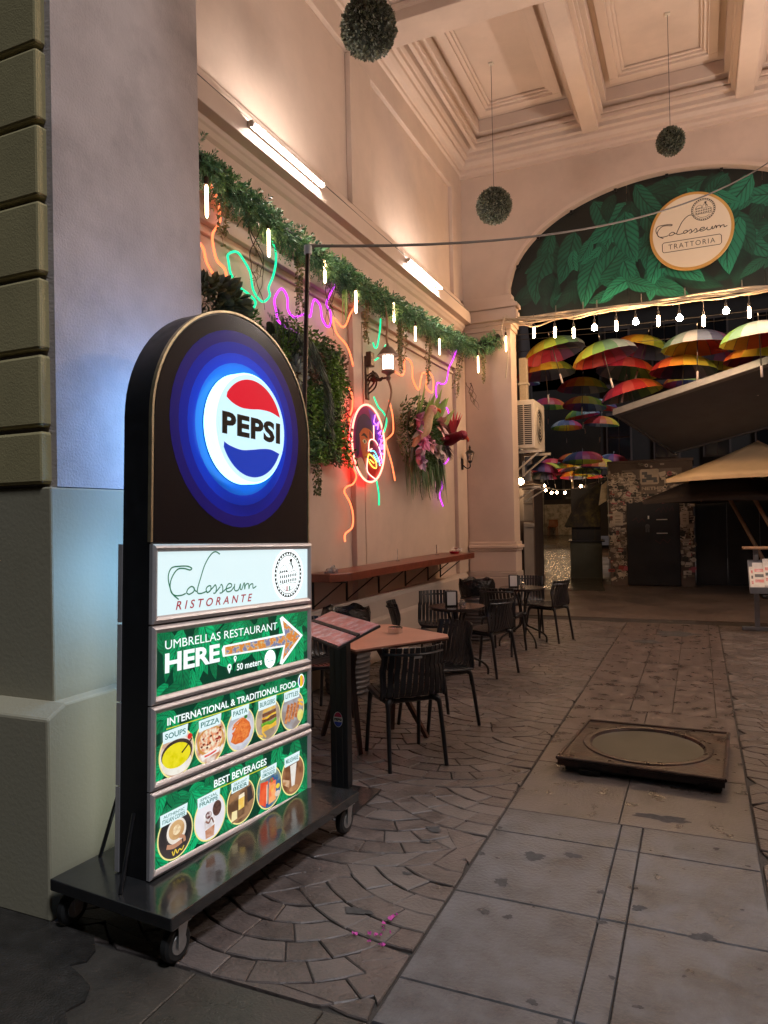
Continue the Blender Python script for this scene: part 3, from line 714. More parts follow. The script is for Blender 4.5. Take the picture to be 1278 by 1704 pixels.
# stepped cornice along the end and side walls
stp = [(0.0, 6.86), (0.05, 6.86), (0.05, 6.91), (0.09, 6.93), (0.09, 6.975), (0.16, 6.985), (0.20, 7.03), (0.20, 7.08), (0.25, 7.09), (0.25, 7.15), (0.30, 7.17), (0.34, 7.24), (0.34, 7.30), (0.39, 7.32), (0.39, 7.459), (0, 7.459)]
mb = MB(); mb.prism([(YE - d, z_) for d, z_ in stp], 'x', XL, XR); part('end_cornice', mb, 'trim', bv=0.004)
mb = MB(); mb.prism([(XL + d, z_ - 0.002) for d, z_ in stp], 'y', 3.14, YE - 0.02); part('side_cornice', mb, 'trim', bv=0.004)
mb = MB(); mb.prism([(XR - d, z_ - 0.002) for d, z_ in stp], 'y', 3.14, YE - 0.02); part('side_cornice', mb, 'trim', bv=0.004)
def frame(mb, x0, x1, y0, y1, w, z0, z1):
    mb.box(x0, x1, y0, y0 + w, z0, z1); mb.box(x0, x1, y1 - w, y1, z0, z1)
    mb.box(x0, x0 + w, y0 + w, y1 - w, z0, z1); mb.box(x1 - w, x1, y0 + w, y1 - w, z0, z1)
for (xa, xb) in ((-2.99, -1.39), (-1.17, 0.57), (0.79, 2.36)):
    for (ya, yb) in ((3.55, 7.22), (7.62, 10.46)):
        st_ = MB()
        if xb > -1.5: pass
        # stepped moulding on the beams' sides
        for (w, z0) in ((0.05, 7.10), (0.08, 7.16), (0.13, 7.28)):
            frame(st_, xa, xb, ya, yb, w, z0, z0 + 0.05 if z0 < 7.2 else 7.457)
        part('coffer_moulding', st_, 'trim', bv=0.004)
        pn = MB()
        gx = 0.21; gy = 0.34
        frame(pn, xa + gx, xb - gx, ya + gy, yb - gy - 0.0, 0.115, 7.375, 7.458)
        frame(pn, xa + gx + 0.115, xb - gx - 0.115, ya + gy + 0.115, yb - gy - 0.115, 0.05, 7.405, 7.456)
        frame(pn, xa + gx + 0.165, xb - gx - 0.165, ya + gy + 0.165, yb - gy - 0.165, 0.035, 7.43, 7.455)
        part('coffer_panel', pn, 'trim', bv=0.006)
# ---------------------------------------------------------------- fluorescent tubes on the left cornice, and assumed ones on the unseen right cornice
M['tube'] = emi('tube_light', (1.0, 0.89, 0.81), 165.0, 0.4)
M['tube_assumed'] = emi('tube_light_assumed', (1.0, 0.87, 0.78), 500.0, 0.4)  # assumed unseen right hand tubes, added to light the left wall and pier
for (y0, y1, lab, side) in ((4.68, 5.88, 'white fluorescent tube on the left cornice above the near end of the garland', 1), (7.98, 9.2, 'white fluorescent tube on the left cornice nearer the arch', 1),
                      (4.68, 5.88, 'assumed white fluorescent tube on the unseen right hand cornice nearer the street', -1), (7.98, 9.2, 'assumed white fluorescent tube on the unseen right hand cornice nearer the arch', -1)):
    t = thing('tube_lamp', lab, 'tube lamp', (-3.152 if side > 0 else 2.522, y0 if side > 0 else y1, 4.655), 0 if side > 0 else PI, 'fluorescent tubes along the cornices')  # negative side marks the assumed pair out of view
    L = y1 - y0
    bevel(MB().box(0.0, 0.018, 0, L, -0.022, 0.022).build('batten', M['acwhite'], t), 0.004)
    MB().tube([(0.036, 0.035, 0.0), (0.036, L - 0.035, 0.0)], 0.0135, 12).build('tube', M['tube'] if side > 0 else M['tube_assumed'], t, True)
    for yy in (0.0, L - 0.035):
        bevel(MB().box(0.019, 0.056, yy, yy + 0.03, -0.022, 0.022).build('end_cap', M['acwhite'], t), 0.005)
co = MB()
co.prism([(2 * -0.315 - x, z_) for x, z_ in prof][::-1], 'y', 3.14, YE - 0.155)
part('cornice', co, 'trim', bv=0.004)
# ---------------------------------------------------------------- the lit advertising stand
SA = Vector((-1.949, 2.129, 0.0))
SRZ = math.atan2(0.99674, 0.08072)
LEAN = 0.036
sign = thing('sign_stand', 'tall black arched advertising stand on castors with glowing round logo and lit restaurant panels', 'sign', SA, SRZ)
LM = Matrix.Translation((0, 0, 0.19)) @ Matrix.Rotation(LEAN, 4, 'Y') @ Matrix.Translation((0, 0, -0.19))
def lean(o):
    o.matrix_basis = LM @ o.matrix_basis
    return o
SW = 1.075
base = bevel(MB().box(-0.15, 1.125, -0.272, 0.36, 0.145, 0.19).build('base_plate', M['basemetal'], sign), 0.004)
for (x, y_) in ((-0.085, -0.225), (1.06, -0.225), (-0.085, 0.315), (1.06, 0.315)):
    c = MB(); c.box(x - 0.045, x + 0.045, y_ - 0.035, y_ + 0.035, 0.135, 0.1445)
    c.prism([(x - 0.01, 0.134), (x + 0.035, 0.134), (x + 0.012, 0.05), (x - 0.012, 0.05)], 'y', y_ - 0.029, y_ - 0.024)
    c.prism([(x - 0.01, 0.134), (x + 0.035, 0.134), (x + 0.012, 0.05), (x - 0.012, 0.05)], 'y', y_ + 0.024, y_ + 0.029)
    ca = c.build('castor', M['steel'], sign)
    w = MB(); w.lathe([(0.03, -0.02), (0.052, -0.02), (0.062, -0.012), (0.064, 0), (0.062, 0.012), (0.052, 0.02), (0.03, 0.02)], 24, (x, y_, 0.0645), axis='y')
    w.build('tyre', M['rubber'], ca, True)
    w = MB(); w.lathe([(0.006, -0.027), (0.012, -0.027), (0.012, -0.021), (0.034, -0.0215), (0.036, -0.019), (0.036, 0.019), (0.034, 0.0215), (0.012, 0.021), (0.012, 0.027), (0.006, 0.027)], 20, (x, y_, 0.0645), axis='y')
    w.build('wheel_rim', M['steel'], ca, True)
# body: arch shaped box
SZ = 1.98; SRr = SW / 2
def arch_outline(inset=0.0, n=36, zb=0.191):
    r = SRr - inset
    pts = [(inset, zb), (SW - inset, zb)]
    for k in range(n + 1):
        a = PI * k / n
        pts.append((SRr + r * math.cos(a), SZ + r * math.sin(a)))
    return pts
TH = 0.15
b = MB(); b.prism(arch_outline(), 'y', 0.0, TH)
lean(b.build('body', M['black'], sign, True))
def arch_rim(y0, y1, d0, d1):
    mb = MB(); n = 40
    for k in range(n):
        a, a2 = PI * k / n, PI * (k + 1) / n
        P = lambda an, r, y: (SRr + r * math.cos(an), y, SZ + r * math.sin(an))
        ro, ri = SRr + d0, SRr - d1
        mb.quad(P(a, ri, y0), P(a, ro, y0), P(a2, ro, y0), P(a2, ri, y0))
        mb.quad(P(a, ro, y0), P(a, ro, y1), P(a2, ro, y1), P(a2, ro, y0))
        mb.quad(P(a2, ri, y0), P(a2, ri, y1), P(a, ri, y1), P(a, ri, y0))
    for x0, x1 in ((-d0, d1), (SW - d1, SW + d0)):
        mb.box(x0, x1, y0, y1, 1.48, SZ)
    return mb
lean(arch_rim(-0.006, 0.012, 0.003, 0.007).build('edge_trim', M['brass'], sign))
b = MB(); b.prism(arch_outline(0.014, 48, 1.48), 'y', -0.003, -0.0005)
face = lean(b.build('face_sheet', M['blackgloss'], sign))
b = MB(); b.prism(arch_outline(0.014, 48, 1.48), 'y', TH + 0.0005, TH + 0.003)
bface = lean(b.build('face_sheet', M['blackgloss'], sign))
RX0, RZ0 = 0.535, 1.99
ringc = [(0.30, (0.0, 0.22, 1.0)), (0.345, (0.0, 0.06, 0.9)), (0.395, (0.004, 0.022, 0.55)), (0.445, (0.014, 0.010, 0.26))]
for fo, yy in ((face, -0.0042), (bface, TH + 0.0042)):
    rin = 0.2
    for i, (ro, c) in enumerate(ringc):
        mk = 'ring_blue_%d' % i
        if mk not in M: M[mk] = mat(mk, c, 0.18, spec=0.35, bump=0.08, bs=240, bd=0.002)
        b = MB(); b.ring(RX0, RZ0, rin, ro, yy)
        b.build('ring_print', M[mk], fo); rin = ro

# text helpers: built-in font outlines turned into meshes, fitted to a box
def text_mb(s, x0, x1, z0, z1, y, bold=0.0, shear=0.0, space=1.0):
    cu = bpy.data.curves.new('t', 'FONT')
    cu.body = s; cu.offset = bold; cu.shear = shear; cu.space_character = space; cu.resolution_u = 3
    ob = bpy.data.objects.new('t', cu); col.objects.link(ob)
    dg = bpy.context.evaluated_depsgraph_get()
    me = bpy.data.meshes.new_from_object(ob.evaluated_get(dg))
    vs = [v.co.copy() for v in me.vertices]; fs = [tuple(p.vertices) for p in me.polygons]
    bpy.data.objects.remove(ob); bpy.data.curves.remove(cu); bpy.data.meshes.remove(me)
    ax0, ax1 = min(v.x for v in vs), max(v.x for v in vs); ay0, ay1 = min(v.y for v in vs), max(v.y for v in vs)
    mb = MB()
    mb.v = [(x0 + (v.x - ax0) / (ax1 - ax0) * (x1 - x0), y, z0 + (v.y - ay0) / (ay1 - ay0) * (z1 - z0)) for v in vs]
    mb.f = fs; mb.mi = [0] * len(fs)
    return mb

GLOW = 0.82
def emi_s(n, c, s=1.0, *a, **k): return emi(n, c, s * GLOW, *a, **k)
M['lit_white'] = emi_s('lit_white', (0.70, 0.87, 0.90), 0.95, 0.25)
M['lit_rim'] = emi_s('lit_rim', (0.30, 0.80, 1.0), 3.2, 0.25)
M['lit_face'] = emi_s('lit_face', (0.58, 0.86, 0.98), 1.0, 0.15)
M['lit_red'] = emi_s('lit_red', (0.62, 0.003, 0.022), 1.0, 0.15)
M['lit_blue'] = emi_s('lit_blue', (0.003, 0.035, 0.40), 1.0, 0.15)
M['ink_black'] = mat('ink_black', (0.012, 0.012, 0.012), 0.15)
M['lit_text'] = emi_s('lit_text', (0.86, 0.96, 0.95), 1.0, 0.25, sample=False)
M['lit_green_bg'] = emi_s('lit_green_bg', (0.0, 0.04, 0.02), 1.0, 0.25)
M['lit_leaf'] = leaf_mat('lit_leaf', (0.0, 0.035, 0.014), (0.0, 0.56, 0.19), (0.0, 0.05, 0.02), 0.84, 0.25)
M['ink_green'] = emi_s('ink_green', (0.0, 0.12, 0.055), 1.0, 0.3, sample=False)
M['ink_red'] = emi_s('ink_red', (0.30, 0.006, 0.02), 1.0, 0.3, sample=False)
M['ink_teal'] = emi_s('ink_teal', (0.02, 0.16, 0.14), 1.0, 0.3, sample=False)
M['lit_yellow'] = emi_s('lit_yellow', (0.55, 0.58, 0.03), 1.0, 0.3, sample=False)
M['lit_cream'] = emi_s('lit_cream', (0.80, 0.72, 0.28), 1.0, 0.3, sample=False)
M['lit_back'] = emi_s('lit_back', (0.22, 0.52, 1.0), 6.5, 0.3)  # unseen back, assumed lit; made stronger than the front to tint the pier
M['lit_back_green'] = emi_s('lit_back_green', (0.58, 0.65, 0.61), 1.2, 0.3)

# logo disc
D0 = 0.06
d = MB(); d.lathe([(0.25, 0.0), (0.25, D0 - 0.008), (0.242, D0)], 64, (RX0, -0.0045, RZ0), axis='y')
disc = lean(d.build('logo_disc', M['lit_rim'], sign, True))
d = MB(); d.lathe([(0.2535, 0.0), (0.2535, 0.004)], 64, (RX0, -0.0044, RZ0), axis='y', cap=False); d.build('rim_shadow_gap', M['ink_black'], disc)
yf = -0.0045 - D0 - 0.0012
d = MB(); d.disc(RX0, RZ0, 0.240, None, yf, 64); d.build('white_face', M['lit_face'], disc)
rr = 0.222
def wave(top):
    pts = []
    if top:
        w = catmull([(-0.80, 0.52), (-0.62, 0.43), (-0.35, 0.375), (-0.05, 0.39), (0.25, 0.43), (0.6, 0.43), (0.92, 0.36)], 6)
        a0 = math.atan2(0.36, 0.92); a1 = math.atan2(0.52, -0.80)
        pts = [(p[0], p[1]) for p in w]
        L0 = math.hypot(0.92, 0.36)
        pts += [(math.cos(a0 + (a1 - a0) * k / 24) * 0.99, math.sin(a0 + (a1 - a0) * k / 24) * 0.99) for k in range(1, 24)]
    else:
        w = catmull([(0.90, -0.42), (0.6, -0.36), (0.3, -0.38), (0, -0.43), (-0.35, -0.47), (-0.7, -0.42), (-0.86, -0.36)], 6)
        a0 = math.atan2(-0.36, -0.86) ; a1 = math.atan2(-0.42, 0.90)
        pts = [(p[0], p[1]) for p in w]
        pts += [(math.cos(a0 + (a1 - a0) * k / 24) * 0.99, math.sin(a0 + (a1 - a0) * k / 24) * 0.99) for k in range(1, 24)]
    return [(RX0 + p[0] * rr, yf - 0.002, RZ0 + p[1] * rr) for p in pts]
d = MB(); d.poly(wave(True)[::-1]); d.build('red_wave', M['lit_red'], disc)
d = MB(); d.poly(wave(False)[::-1]); d.build('blue_wave', M['lit_blue'], disc)
t = text_mb('PEPSI', RX0 - 0.205, RX0 + 0.205, RZ0 - 0.047, RZ0 + 0.052, yf - 0.0025, bold=0.045, space=1.08)
t.build('lettering', M['ink_black'], disc)
d = MB(); d.lathe([(0.25, 0.0), (0.25, -D0)], 48, (RX0, TH + 0.0046, RZ0), axis='y')
lean(d.build('logo_disc', M['lit_back'], sign, True))

# the four lit panels
def panel(z0, z1, mk):
    p = lean(MB().box(0.022, SW - 0.022, -0.012, -0.0008, z0 + 0.022, z1 - 0.022).build('lit_panel', M[mk], sign))
    f = MB()
    def bar(a, b_, horizontal):
        # rounded aluminium snap-frame profile
        prof_ = [(0.0, -0.001), (0.0, -0.016), (0.006, -0.022), (0.014, -0.024), (0.022, -0.021), (0.027, -0.013)]
        return prof_
    w = 0.030
    prof_ = [(0.0, 0.0), (0.0, 0.016), (0.006, 0.022), (0.014, 0.0245), (0.022, 0.021), (0.030, 0.0135)]
    x0, x1 = -0.004, SW + 0.004
    for side in range(4):
        mb = MB(); i0 = 0
        A, B = [], []
        for (u, h) in prof_:
            if side == 0: A.append((x0 + u, -h, z0 + u)); B.append((x1 - u, -h, z0 + u))
            if side == 1: A.append((x1 - u, -h, z0 + u)); B.append((x1 - u, -h, z1 - u))
            if side == 2: A.append((x1 - u, -h, z1 - u)); B.append((x0 + u, -h, z1 - u))
            if side == 3: A.append((x0 + u, -h, z1 - u)); B.append((x0 + u, -h, z0 + u))
        mb.v = A + B; n = len(A)
        for k in range(n - 1):
            mb.f.append((k, n + k, n + k + 1, k + 1)); mb.mi.append(0)
        mb.build('frame_bar', M['alu'], p, True)
    return p
P1 = panel(1.163, 1.472, 'lit_white')
P2 = panel(0.853, 1.155, 'lit_green_bg')
P3 = panel(0.528, 0.847, 'lit_green_bg')
P4 = panel(0.196, 0.522, 'lit_green_bg')
YP = -0.0124

def leaf_print(x0, x1, z0, z1, n, y, mk, parent, lmin, lmax, seed, inside=None, step=0.00002, bright=(0.15, 0.9), avoid=None):
    rnd = random.Random(seed)
    mb = MB(); mb.c = []; mb.uv = []
    made = 0; tries = 0
    while made < n and tries < n * 60:
        tries += 1
        L = rnd.uniform(lmin, lmax); W = L * rnd.uniform(0.34, 0.5)
        cx_, cz_ = rnd.uniform(x0, x1), rnd.uniform(z0, z1); a = rnd.uniform(0, 6.28)
        if rnd.random() < 0.75: a = rnd.uniform(3.4, 6.0)
        bend = rnd.uniform(-0.25, 0.25) * L
        ux, uz = math.cos(a), math.sin(a)
        rows = []
        S = 10
        for k in range(S + 1):
            t_ = k / S
            hw = W / 2 * (math.sin(PI * min(1, t_ ** 0.72)) ** 0.85 if 0 < t_ < 1 else 0.0)
            ox = bend * 4 * t_ * (1 - t_) * 0.5
            px_, pz_ = cx_ + ux * L * (t_ - 0.4) - uz * ox, cz_ + uz * L * (t_ - 0.4) + ux * ox
            rows.append(((px_, pz_), hw, t_))
        pts = [((p[0] - uz * hw * q, p[1] + ux * hw * q), t_, q) for (p, hw, t_) in rows for q in (-1, 0, 1)]
        if inside is None:
            # clip by clamping to the panel
            pts = [((min(max(p[0], x0), x1), min(max(p[1], z0), z1)), t_, q) for p, t_, q in pts]
        elif not all(inside(p[0], p[1]) for p, _, _ in pts): continue
        tone = bright[0] + (bright[1] - bright[0]) * rnd.random() ** 1.5 * (0.35 + 0.65 * made / n)
        i0 = len(mb.v)
        for p, t_, q in pts:
            mb.v.append((p[0], y - step * made, p[1])); mb.uv.append((t_, q))
            v = tone * (1.12 if q > 0 else 0.82) + 0.08 * (q == 0)
            mb.c.append((v, v, v))
        for k in range(S):
            for q in (0, 1):
                a_ = i0 + 3 * k + q
                mb.f.append((a_, a_ + 1, a_ + 4, a_ + 3)); mb.mi.append(0)
        made += 1
    o = mb.build('leaf_print', M[mk], parent)
    o['kind'] = 'stuff'
    return o
inx0, inx1 = 0.026, SW - 0.026
for pnl, z0, z1, sd in ((P2, 0.853, 1.155, 3), (P3, 0.528, 0.847, 5), (P4, 0.196, 0.522, 8)):
    leaf_print(inx0, inx1, z0 + 0.026, z1 - 0.026, 62, YP, 'lit_leaf', pnl, 0.10, 0.24, sd)
YT = -0.0142
def emblem(parent, cx_, cz_, r, y, dark, red=None, green=None, lw=1.0):
    mb = MB()
    mb.ring(cx_, cz_, r * 0.965, r * 1.0, y, 40); mb.ring(cx_, cz_, r * 0.83, r * 0.86, y, 40)
    for k in range(32):
        a = 2 * PI * k / 32
        c_, s_ = math.cos(a), math.sin(a)
        p0 = (cx_ + c_ * r * 0.885, cz_ + s_ * r * 0.885); p1 = (cx_ + c_ * r * 0.965, cz_ + s_ * r * 0.965)
        mb.ribbon([p0, p1], r * 0.11, y)
    def st_(pts, w=0.022): mb.ribbon([(cx_ + r * p[0], cz_ + r * p[1]) for p in [tuple(q)[:2] for q in catmull([(a, b, 0) for a, b in pts], 5)]], r * w * lw, y)
    st_([(-0.66, 0.05), (-0.62, 0.2), (-0.45, 0.38), (-0.2, 0.42), (-0.12, 0.25)]); st_([(-0.66, 0.05), (-0.3, 0.17), (0.1, 0.10), (0.45, 0.16), (0.68, 0.02)])
    st_([(-0.1, 0.1), (-0.02, 0.35), (0.12, 0.5), (0.22, 0.2)]); st_([(-0.6, -0.42), (-0.3, -0.36), (0, -0.38), (0.3, -0.35), (0.62, -0.40)])
    st_([(-0.68, -0.02), (-0.66, -0.42)]); st_([(0.68, 0.02), (0.66, -0.4)])
    for row, (zz, hh) in enumerate(((-0.12, 0.15), (-0.33, 0.15), (0.12, 0.11))):
        nn = 9 if row < 2 else 4
        for k in range(nn):
            x = -0.56 + 1.12 * k / 8
            zb = zz + 0.03 * math.sin(x * 3)
            mb.poly([(cx_ + r * (x - 0.038), y, cz_ + r * zb), (cx_ + r * (x + 0.038), y, cz_ + r * zb), (cx_ + r * (x + 0.038), y, cz_ + r * (zb + hh * 0.7)), (cx_ + r * x, y, cz_ + r * (zb + hh)), (cx_ + r * (x - 0.038), y, cz_ + r * (zb + hh * 0.7))])
    boot = [(0.10, 0.66), (0.20, 0.70), (0.30, 0.66), (0.27, 0.58), (0.24, 0.52), (0.30, 0.42), (0.36, 0.34), (0.38, 0.27), (0.34, 0.28), (0.33, 0.22), (0.28, 0.20), (0.30, 0.30), (0.24, 0.38), (0.18, 0.48), (0.14, 0.56), (0.08, 0.58)]
    mb.poly([(cx_ + r * p[0], y, cz_ + r * p[1]) for p in boot][::-1])
    st_([(-0.5, -0.5), (-0.28, -0.66), (0, -0.70), (0.28, -0.66), (0.5, -0.5)])
    o = mb.build('emblem', M[dark], parent)
    for mk, sx in ((red, -1), (green, 1)):
        if mk:
            f_ = MB(); f_.poly([(cx_ + r * (sx * 0.1 - 0.045), y - 0.0003, cz_ - r * 0.72), (cx_ + r * (sx * 0.1 + 0.045), y - 0.0003, cz_ - r * 0.72), (cx_ + r * (sx * 0.1 + 0.045), y - 0.0003, cz_ - r * 0.50), (cx_ + r * (sx * 0.1 - 0.045), y - 0.0003, cz_ - r * 0.50)])
            f_.build('flag_stripe', M[mk], parent)
    return o
def script(parent, fmap, w, y, mk, name='lettering'):
    mb = MB()
    for k, st_ in enumerate(SCRIPT):
        pts = [fmap(p[0], p[1]) for p in [tuple(q)[:2] for q in catmull([(a, b, 0) for a, b in st_], 5)]]
        mb.ribbon(pts, w, y - 0.00003 * k)
    return mb.build(name, M[mk], parent)
script(P1, lambda a, b: (a, b), 0.0055, YT, 'ink_green')
text_mb('RISTORANTE', 0.123, 0.603, 1.208, 1.243, YT, bold=0.012, shear=0.25, space=1.6).build('lettering', M['ink_red'], P1)
M['halo'] = emi_s('lit_emblem_halo', (0.9, 1.0, 1.0), 1.25, 0.3, sample=False)
h_ = MB(); h_.disc(0.883, 1.318, 0.128, None, YT + 0.0006, 48); h_.build('emblem_disc', M['halo'], P1)
emblem(P1, 0.883, 1.318, 0.112, YT, 'ink_black', 'ink_red', 'ink_green')

# panel 2
text_mb('UMBRELLAS RESTAURANT', 0.067, 0.792, 1.058, 1.093, YT - 0.001, bold=0.0).build('lettering', M['lit_text'], P2)
text_mb('HERE', 0.067, 0.384, 0.965, 1.042, YT - 0.001, bold=0.035).build('lettering', M['lit_text'], P2)
text_mb('50 meters', 0.497, 0.675, 0.908, 0.938, YT - 0.001, bold=0.02).build('lettering', M['lit_text'], P2)
arw = [(0.405, 0.982), (0.842, 0.968), (0.812, 0.892), (0.834, 0.884), (1.006, 1.006), (0.834, 1.118), (0.812, 1.110), (0.84, 1.034), (0.408, 1.03), (0.396, 1.015)]
a_ = MB(); a_.poly([(p[0], YT - 0.001, p[1]) for p in arw]); a_.build('arrow', M['lit_text'], P2)
M['confetti'] = emi_s('lit_confetti', (0.75, 0.30, 0.05), 0.8, 0.3, sample=False, color2=(0.12, 0.22, 0.45), vs=45)
nt = M['confetti'].node_tree
rp = [n for n in nt.nodes if n.type == 'VALTORGB'][0]
for pos, c in ((0.45, (0.75, 0.08, 0.04)), (0.5, (0.8, 0.55, 0.1)), (0.54, (0.55, 0.55, 0.6))):
    e = rp.color_ramp.elements.new(pos); e.color = (*c, 1)
a_ = MB(); a_.poly([(p[0], YT - 0.0016, p[1]) for p in [(0.418, 0.989), (0.856, 0.977), (0.834, 0.905), (0.984, 1.006), (0.834, 1.098), (0.856, 1.024), (0.418, 1.022)]]); a_.build('arrow_picture', M['confetti'], P2)
def pin(x, z_, r, parent):
    mb = MB(); mb.disc(x, z_, r, None, YT - 0.001, 20); mb.poly([(x - r * 0.85, YT - 0.001, z_ - r * 0.5), (x, YT - 0.001, z_ - r * 2.1), (x + r * 0.85, YT - 0.001, z_ - r * 0.5)])
    o = mb.build('map_pin', M['lit_text'], parent)
    h = MB(); h.disc(x, z_, r * 0.4, None, YT - 0.0018, 12); h.build('map_pin_hole', M['lit_green_bg'], parent)
pin(0.447, 0.932, 0.014, P2); pin(0.485, 0.966, 0.010, P2)
c_ = MB(); c_.disc(0.737, 0.926, 0.042, None, YT - 0.001, 28); c_.build('badge', M['halo'], P2)
mb = MB()
for st_ in SCRIPT:
    mb.ribbon([(0.737 + (p[0] - 0.33) * 0.12, 0.918 + (p[1] - 1.3) * 0.12) for p in st_], 0.0016, YT - 0.0018)
mb.build('lettering', M['ink_green'], P2)

# panels 3 and 4: titles, underline, food circles
text_mb('INTERNATIONAL & TRADITIONAL FOOD', 0.082, 0.947, 0.759, 0.789, YT - 0.001, bold=0.02).build('lettering', M['lit_text'], P3)
MB().box(0.077, 0.958, YT - 0.0012, YT - 0.001, 0.7455, 0.7495).build('underline', M['lit_yellow'], P3)
text_mb('BEST BEVERAGES', 0.353, 0.712, 0.438, 0.470, YT - 0.001, bold=0.02).build('lettering', M['lit_text'], P4)
MB().box(0.345, 0.715, YT - 0.0012, YT - 0.001, 0.4265, 0.4305).build('underline', M['lit_yellow'], P4)
M['lit_dark'] = emi_s('lit_dark', (0.012, 0.010, 0.010), 1.0, 0.3, sample=False)
M['f_blue'] = emi_s('flag_blue', (0.0, 0.03, 0.35), 1.0, sample=False); M['f_yel'] = emi_s('flag_yellow', (0.8, 0.55, 0.01), 1.0, sample=False); M['f_red'] = emi_s('flag_red', (0.6, 0.01, 0.015), 1.0, sample=False)
fl = MB(); fl.disc(0.992, 0.779, 0.027, 0.034, YT - 0.001, 28); fo = fl.build('flag_badge', M['halo'], P3)
for i, (mk, a, b_) in enumerate((('f_blue', 120, 240), ('f_yel', 0, 0), ('f_red', -60, 60))):
    f2 = MB(); rx, rz = 0.022, 0.029
    if i == 1:
        f2.poly([(0.992 + rx * math.cos(R(q)), YT - 0.0014, 0.779 + rz * math.sin(R(q))) for q in (60, 75, 90, 105, 120, 240, 255, 270, 285, 300)])
    else:
        f2.poly([(0.992 + rx * math.cos(R(a + (b_ - a) * q / 12)), YT - 0.0018 , 0.779 + rz * math.sin(R(a + (b_ - a) * q / 12))) for q in range(13)])
    f2.build('flag_stripe', M[mk], P3)
def food(parent, x, z_, bg, shapes, label_txt, lw, two=None):
    r = 0.097
    mb = MB(); mb.disc(x, z_, r, None, YT - 0.0011, 40); mb.m = 1; mb.disc(x, z_, r * 0.935, None, YT - 0.0015, 40)
    mats = [M['lit_cream'], emi_s('food_ground', bg[0], 1.0, 0.3, sample=False, color2=bg[1], vs=bg[2])]
    yy = YT - 0.0019
    for (kind, data, c1, c2, vs) in shapes:
        mats.append(emi_s('food_print', c1, 1.0, 0.3, sample=False, color2=c2, vs=vs)); mb.m = len(mats) - 1
        if kind == 'e':
            ex, ez, rx, rz = data[:4]
            mb.disc(x + ex * r, z_ + ez * r, rx * r, rz * r, yy, 28)
        elif kind == 'p':
            mb.poly([(x + p[0] * r, yy, z_ + p[1] * r) for p in data])
        elif kind == 's':
            pts, w = data
            mb.ribbon([(x + p[0] * r, z_ + p[1] * r) for p in [tuple(q)[:2] for q in catmull([(a, b_, 0) for a, b_ in pts], 4)]], w * r, yy)
        yy -= 0.0003
    mb.build('food_picture', mats, parent)
    lx0, lx1 = x - lw * 0.62, x + lw * 0.42
    lz = z_ + 0.058
    tilt = 0.0
    tg = MB(); tg.poly([(lx0, yy - 0.0004, lz - 0.006), (lx1, yy - 0.0004, lz), (lx1 + 0.006, yy - 0.0004, lz + 0.046), (lx0 - 0.002, yy - 0.0004, lz + 0.04)])
    tg.build('name_tag', M['lit_white'], parent)
    if two:
        text_mb(two, lx0 + 0.015, lx1 - 0.012, lz + 0.023, lz + 0.034, yy - 0.0008, bold=0.01).build('lettering', M['ink_teal'], parent)
        text_mb(label_txt, lx0 + 0.010, lx1 - 0.008, lz + 0.002, lz + 0.019, yy - 0.0008, bold=0.015).build('lettering', M['ink_teal'], parent)
    else:
        text_mb(label_txt, lx0 + 0.010, lx1 - 0.008, lz + 0.009, lz + 0.031, yy - 0.0008, bold=0.015).build('lettering', M['ink_teal'], parent)
rf = random.Random(11)
squig = [('s', ([(-0.55 + rf.uniform(-.1, .1), -0.35 + 0.09 * k), (-0.15 + rf.uniform(-.2, .2), -0.3 + 0.11 * k + rf.uniform(-.15, .15)), (0.2 + rf.uniform(-.2, .2), -0.38 + 0.11 * k), (0.55 - 0.03 * k, -0.3 + 0.09 * k)], 0.09), (0.62, 0.13, 0.03), (0.75, 0.25, 0.06), 50) for k in range(8)]
saus = [('s', ([(-0.62 + 0.28 * k, -0.55 + 0.05 * k), (-0.35 + 0.28 * k, 0.35)], 0.22), (0.35, 0.10, 0.03), (0.62, 0.26, 0.10), 90) for k in range(4)]
olives = [('e', (rf.uniform(-.6, .6), rf.uniform(-.3, .45), .07, .045), (0.06, 0.025, 0.01), (0.3, 0.02, 0.01), 40) for k in range(15)]
food(P3, 0.135, 0.641, ((0.75, 0.72, 0.68), (0.5, 0.3, 0.2), 18), [('e', (0.05, -0.45, 0.78, 0.42), (0.80, 0.78, 0.70), (0.7, 0.66, 0.55), 20), ('e', (0.0, 0.0, 0.88, 0.56), (0.03, 0.02, 0.02), (0.06, 0.04, 0.03), 20), ('e', (-0.03, -0.08, 0.80, 0.50), (0.62, 0.55, 0.0), (0.75, 0.66, 0.02), 30), ('e', (0.72, 0.52, 0.14, 0.12), (0.5, 0.01, 0.01), (0.6, 0.03, 0.02), 20), ('s', ([(0.25, -0.05), (0.6, 0.2), (0.85, 0.42)], 0.07), (0.02, 0.015, 0.01), (0.05, 0.03, 0.02), 20)], 'SOUPS', 0.125)
food(P3, 0.330, 0.643, ((0.75, 0.70, 0.64), (0.45, 0.15, 0.05), 22), [('e', (0.0, 0.0, 0.85, 0.62), (0.62, 0.36, 0.10), (0.5, 0.22, 0.05), 30), ('e', (0.0, 0.02, 0.74, 0.52), (0.78, 0.70, 0.52), (0.65, 0.18, 0.06), 55)] + olives + [('p', [(-0.6, -0.72), (0.45, -0.58), (0.52, -0.36), (-0.66, -0.5)], (0.8, 0.75, 0.72), (0.8, 0.76, 0.72), 20), ('s', ([(-0.45, -0.58), (-0.1, -0.56), (0.3, -0.48)], 0.08), (0.6, 0.03, 0.02), (0.7, 0.2, 0.15), 80)], 'PIZZA', 0.125)
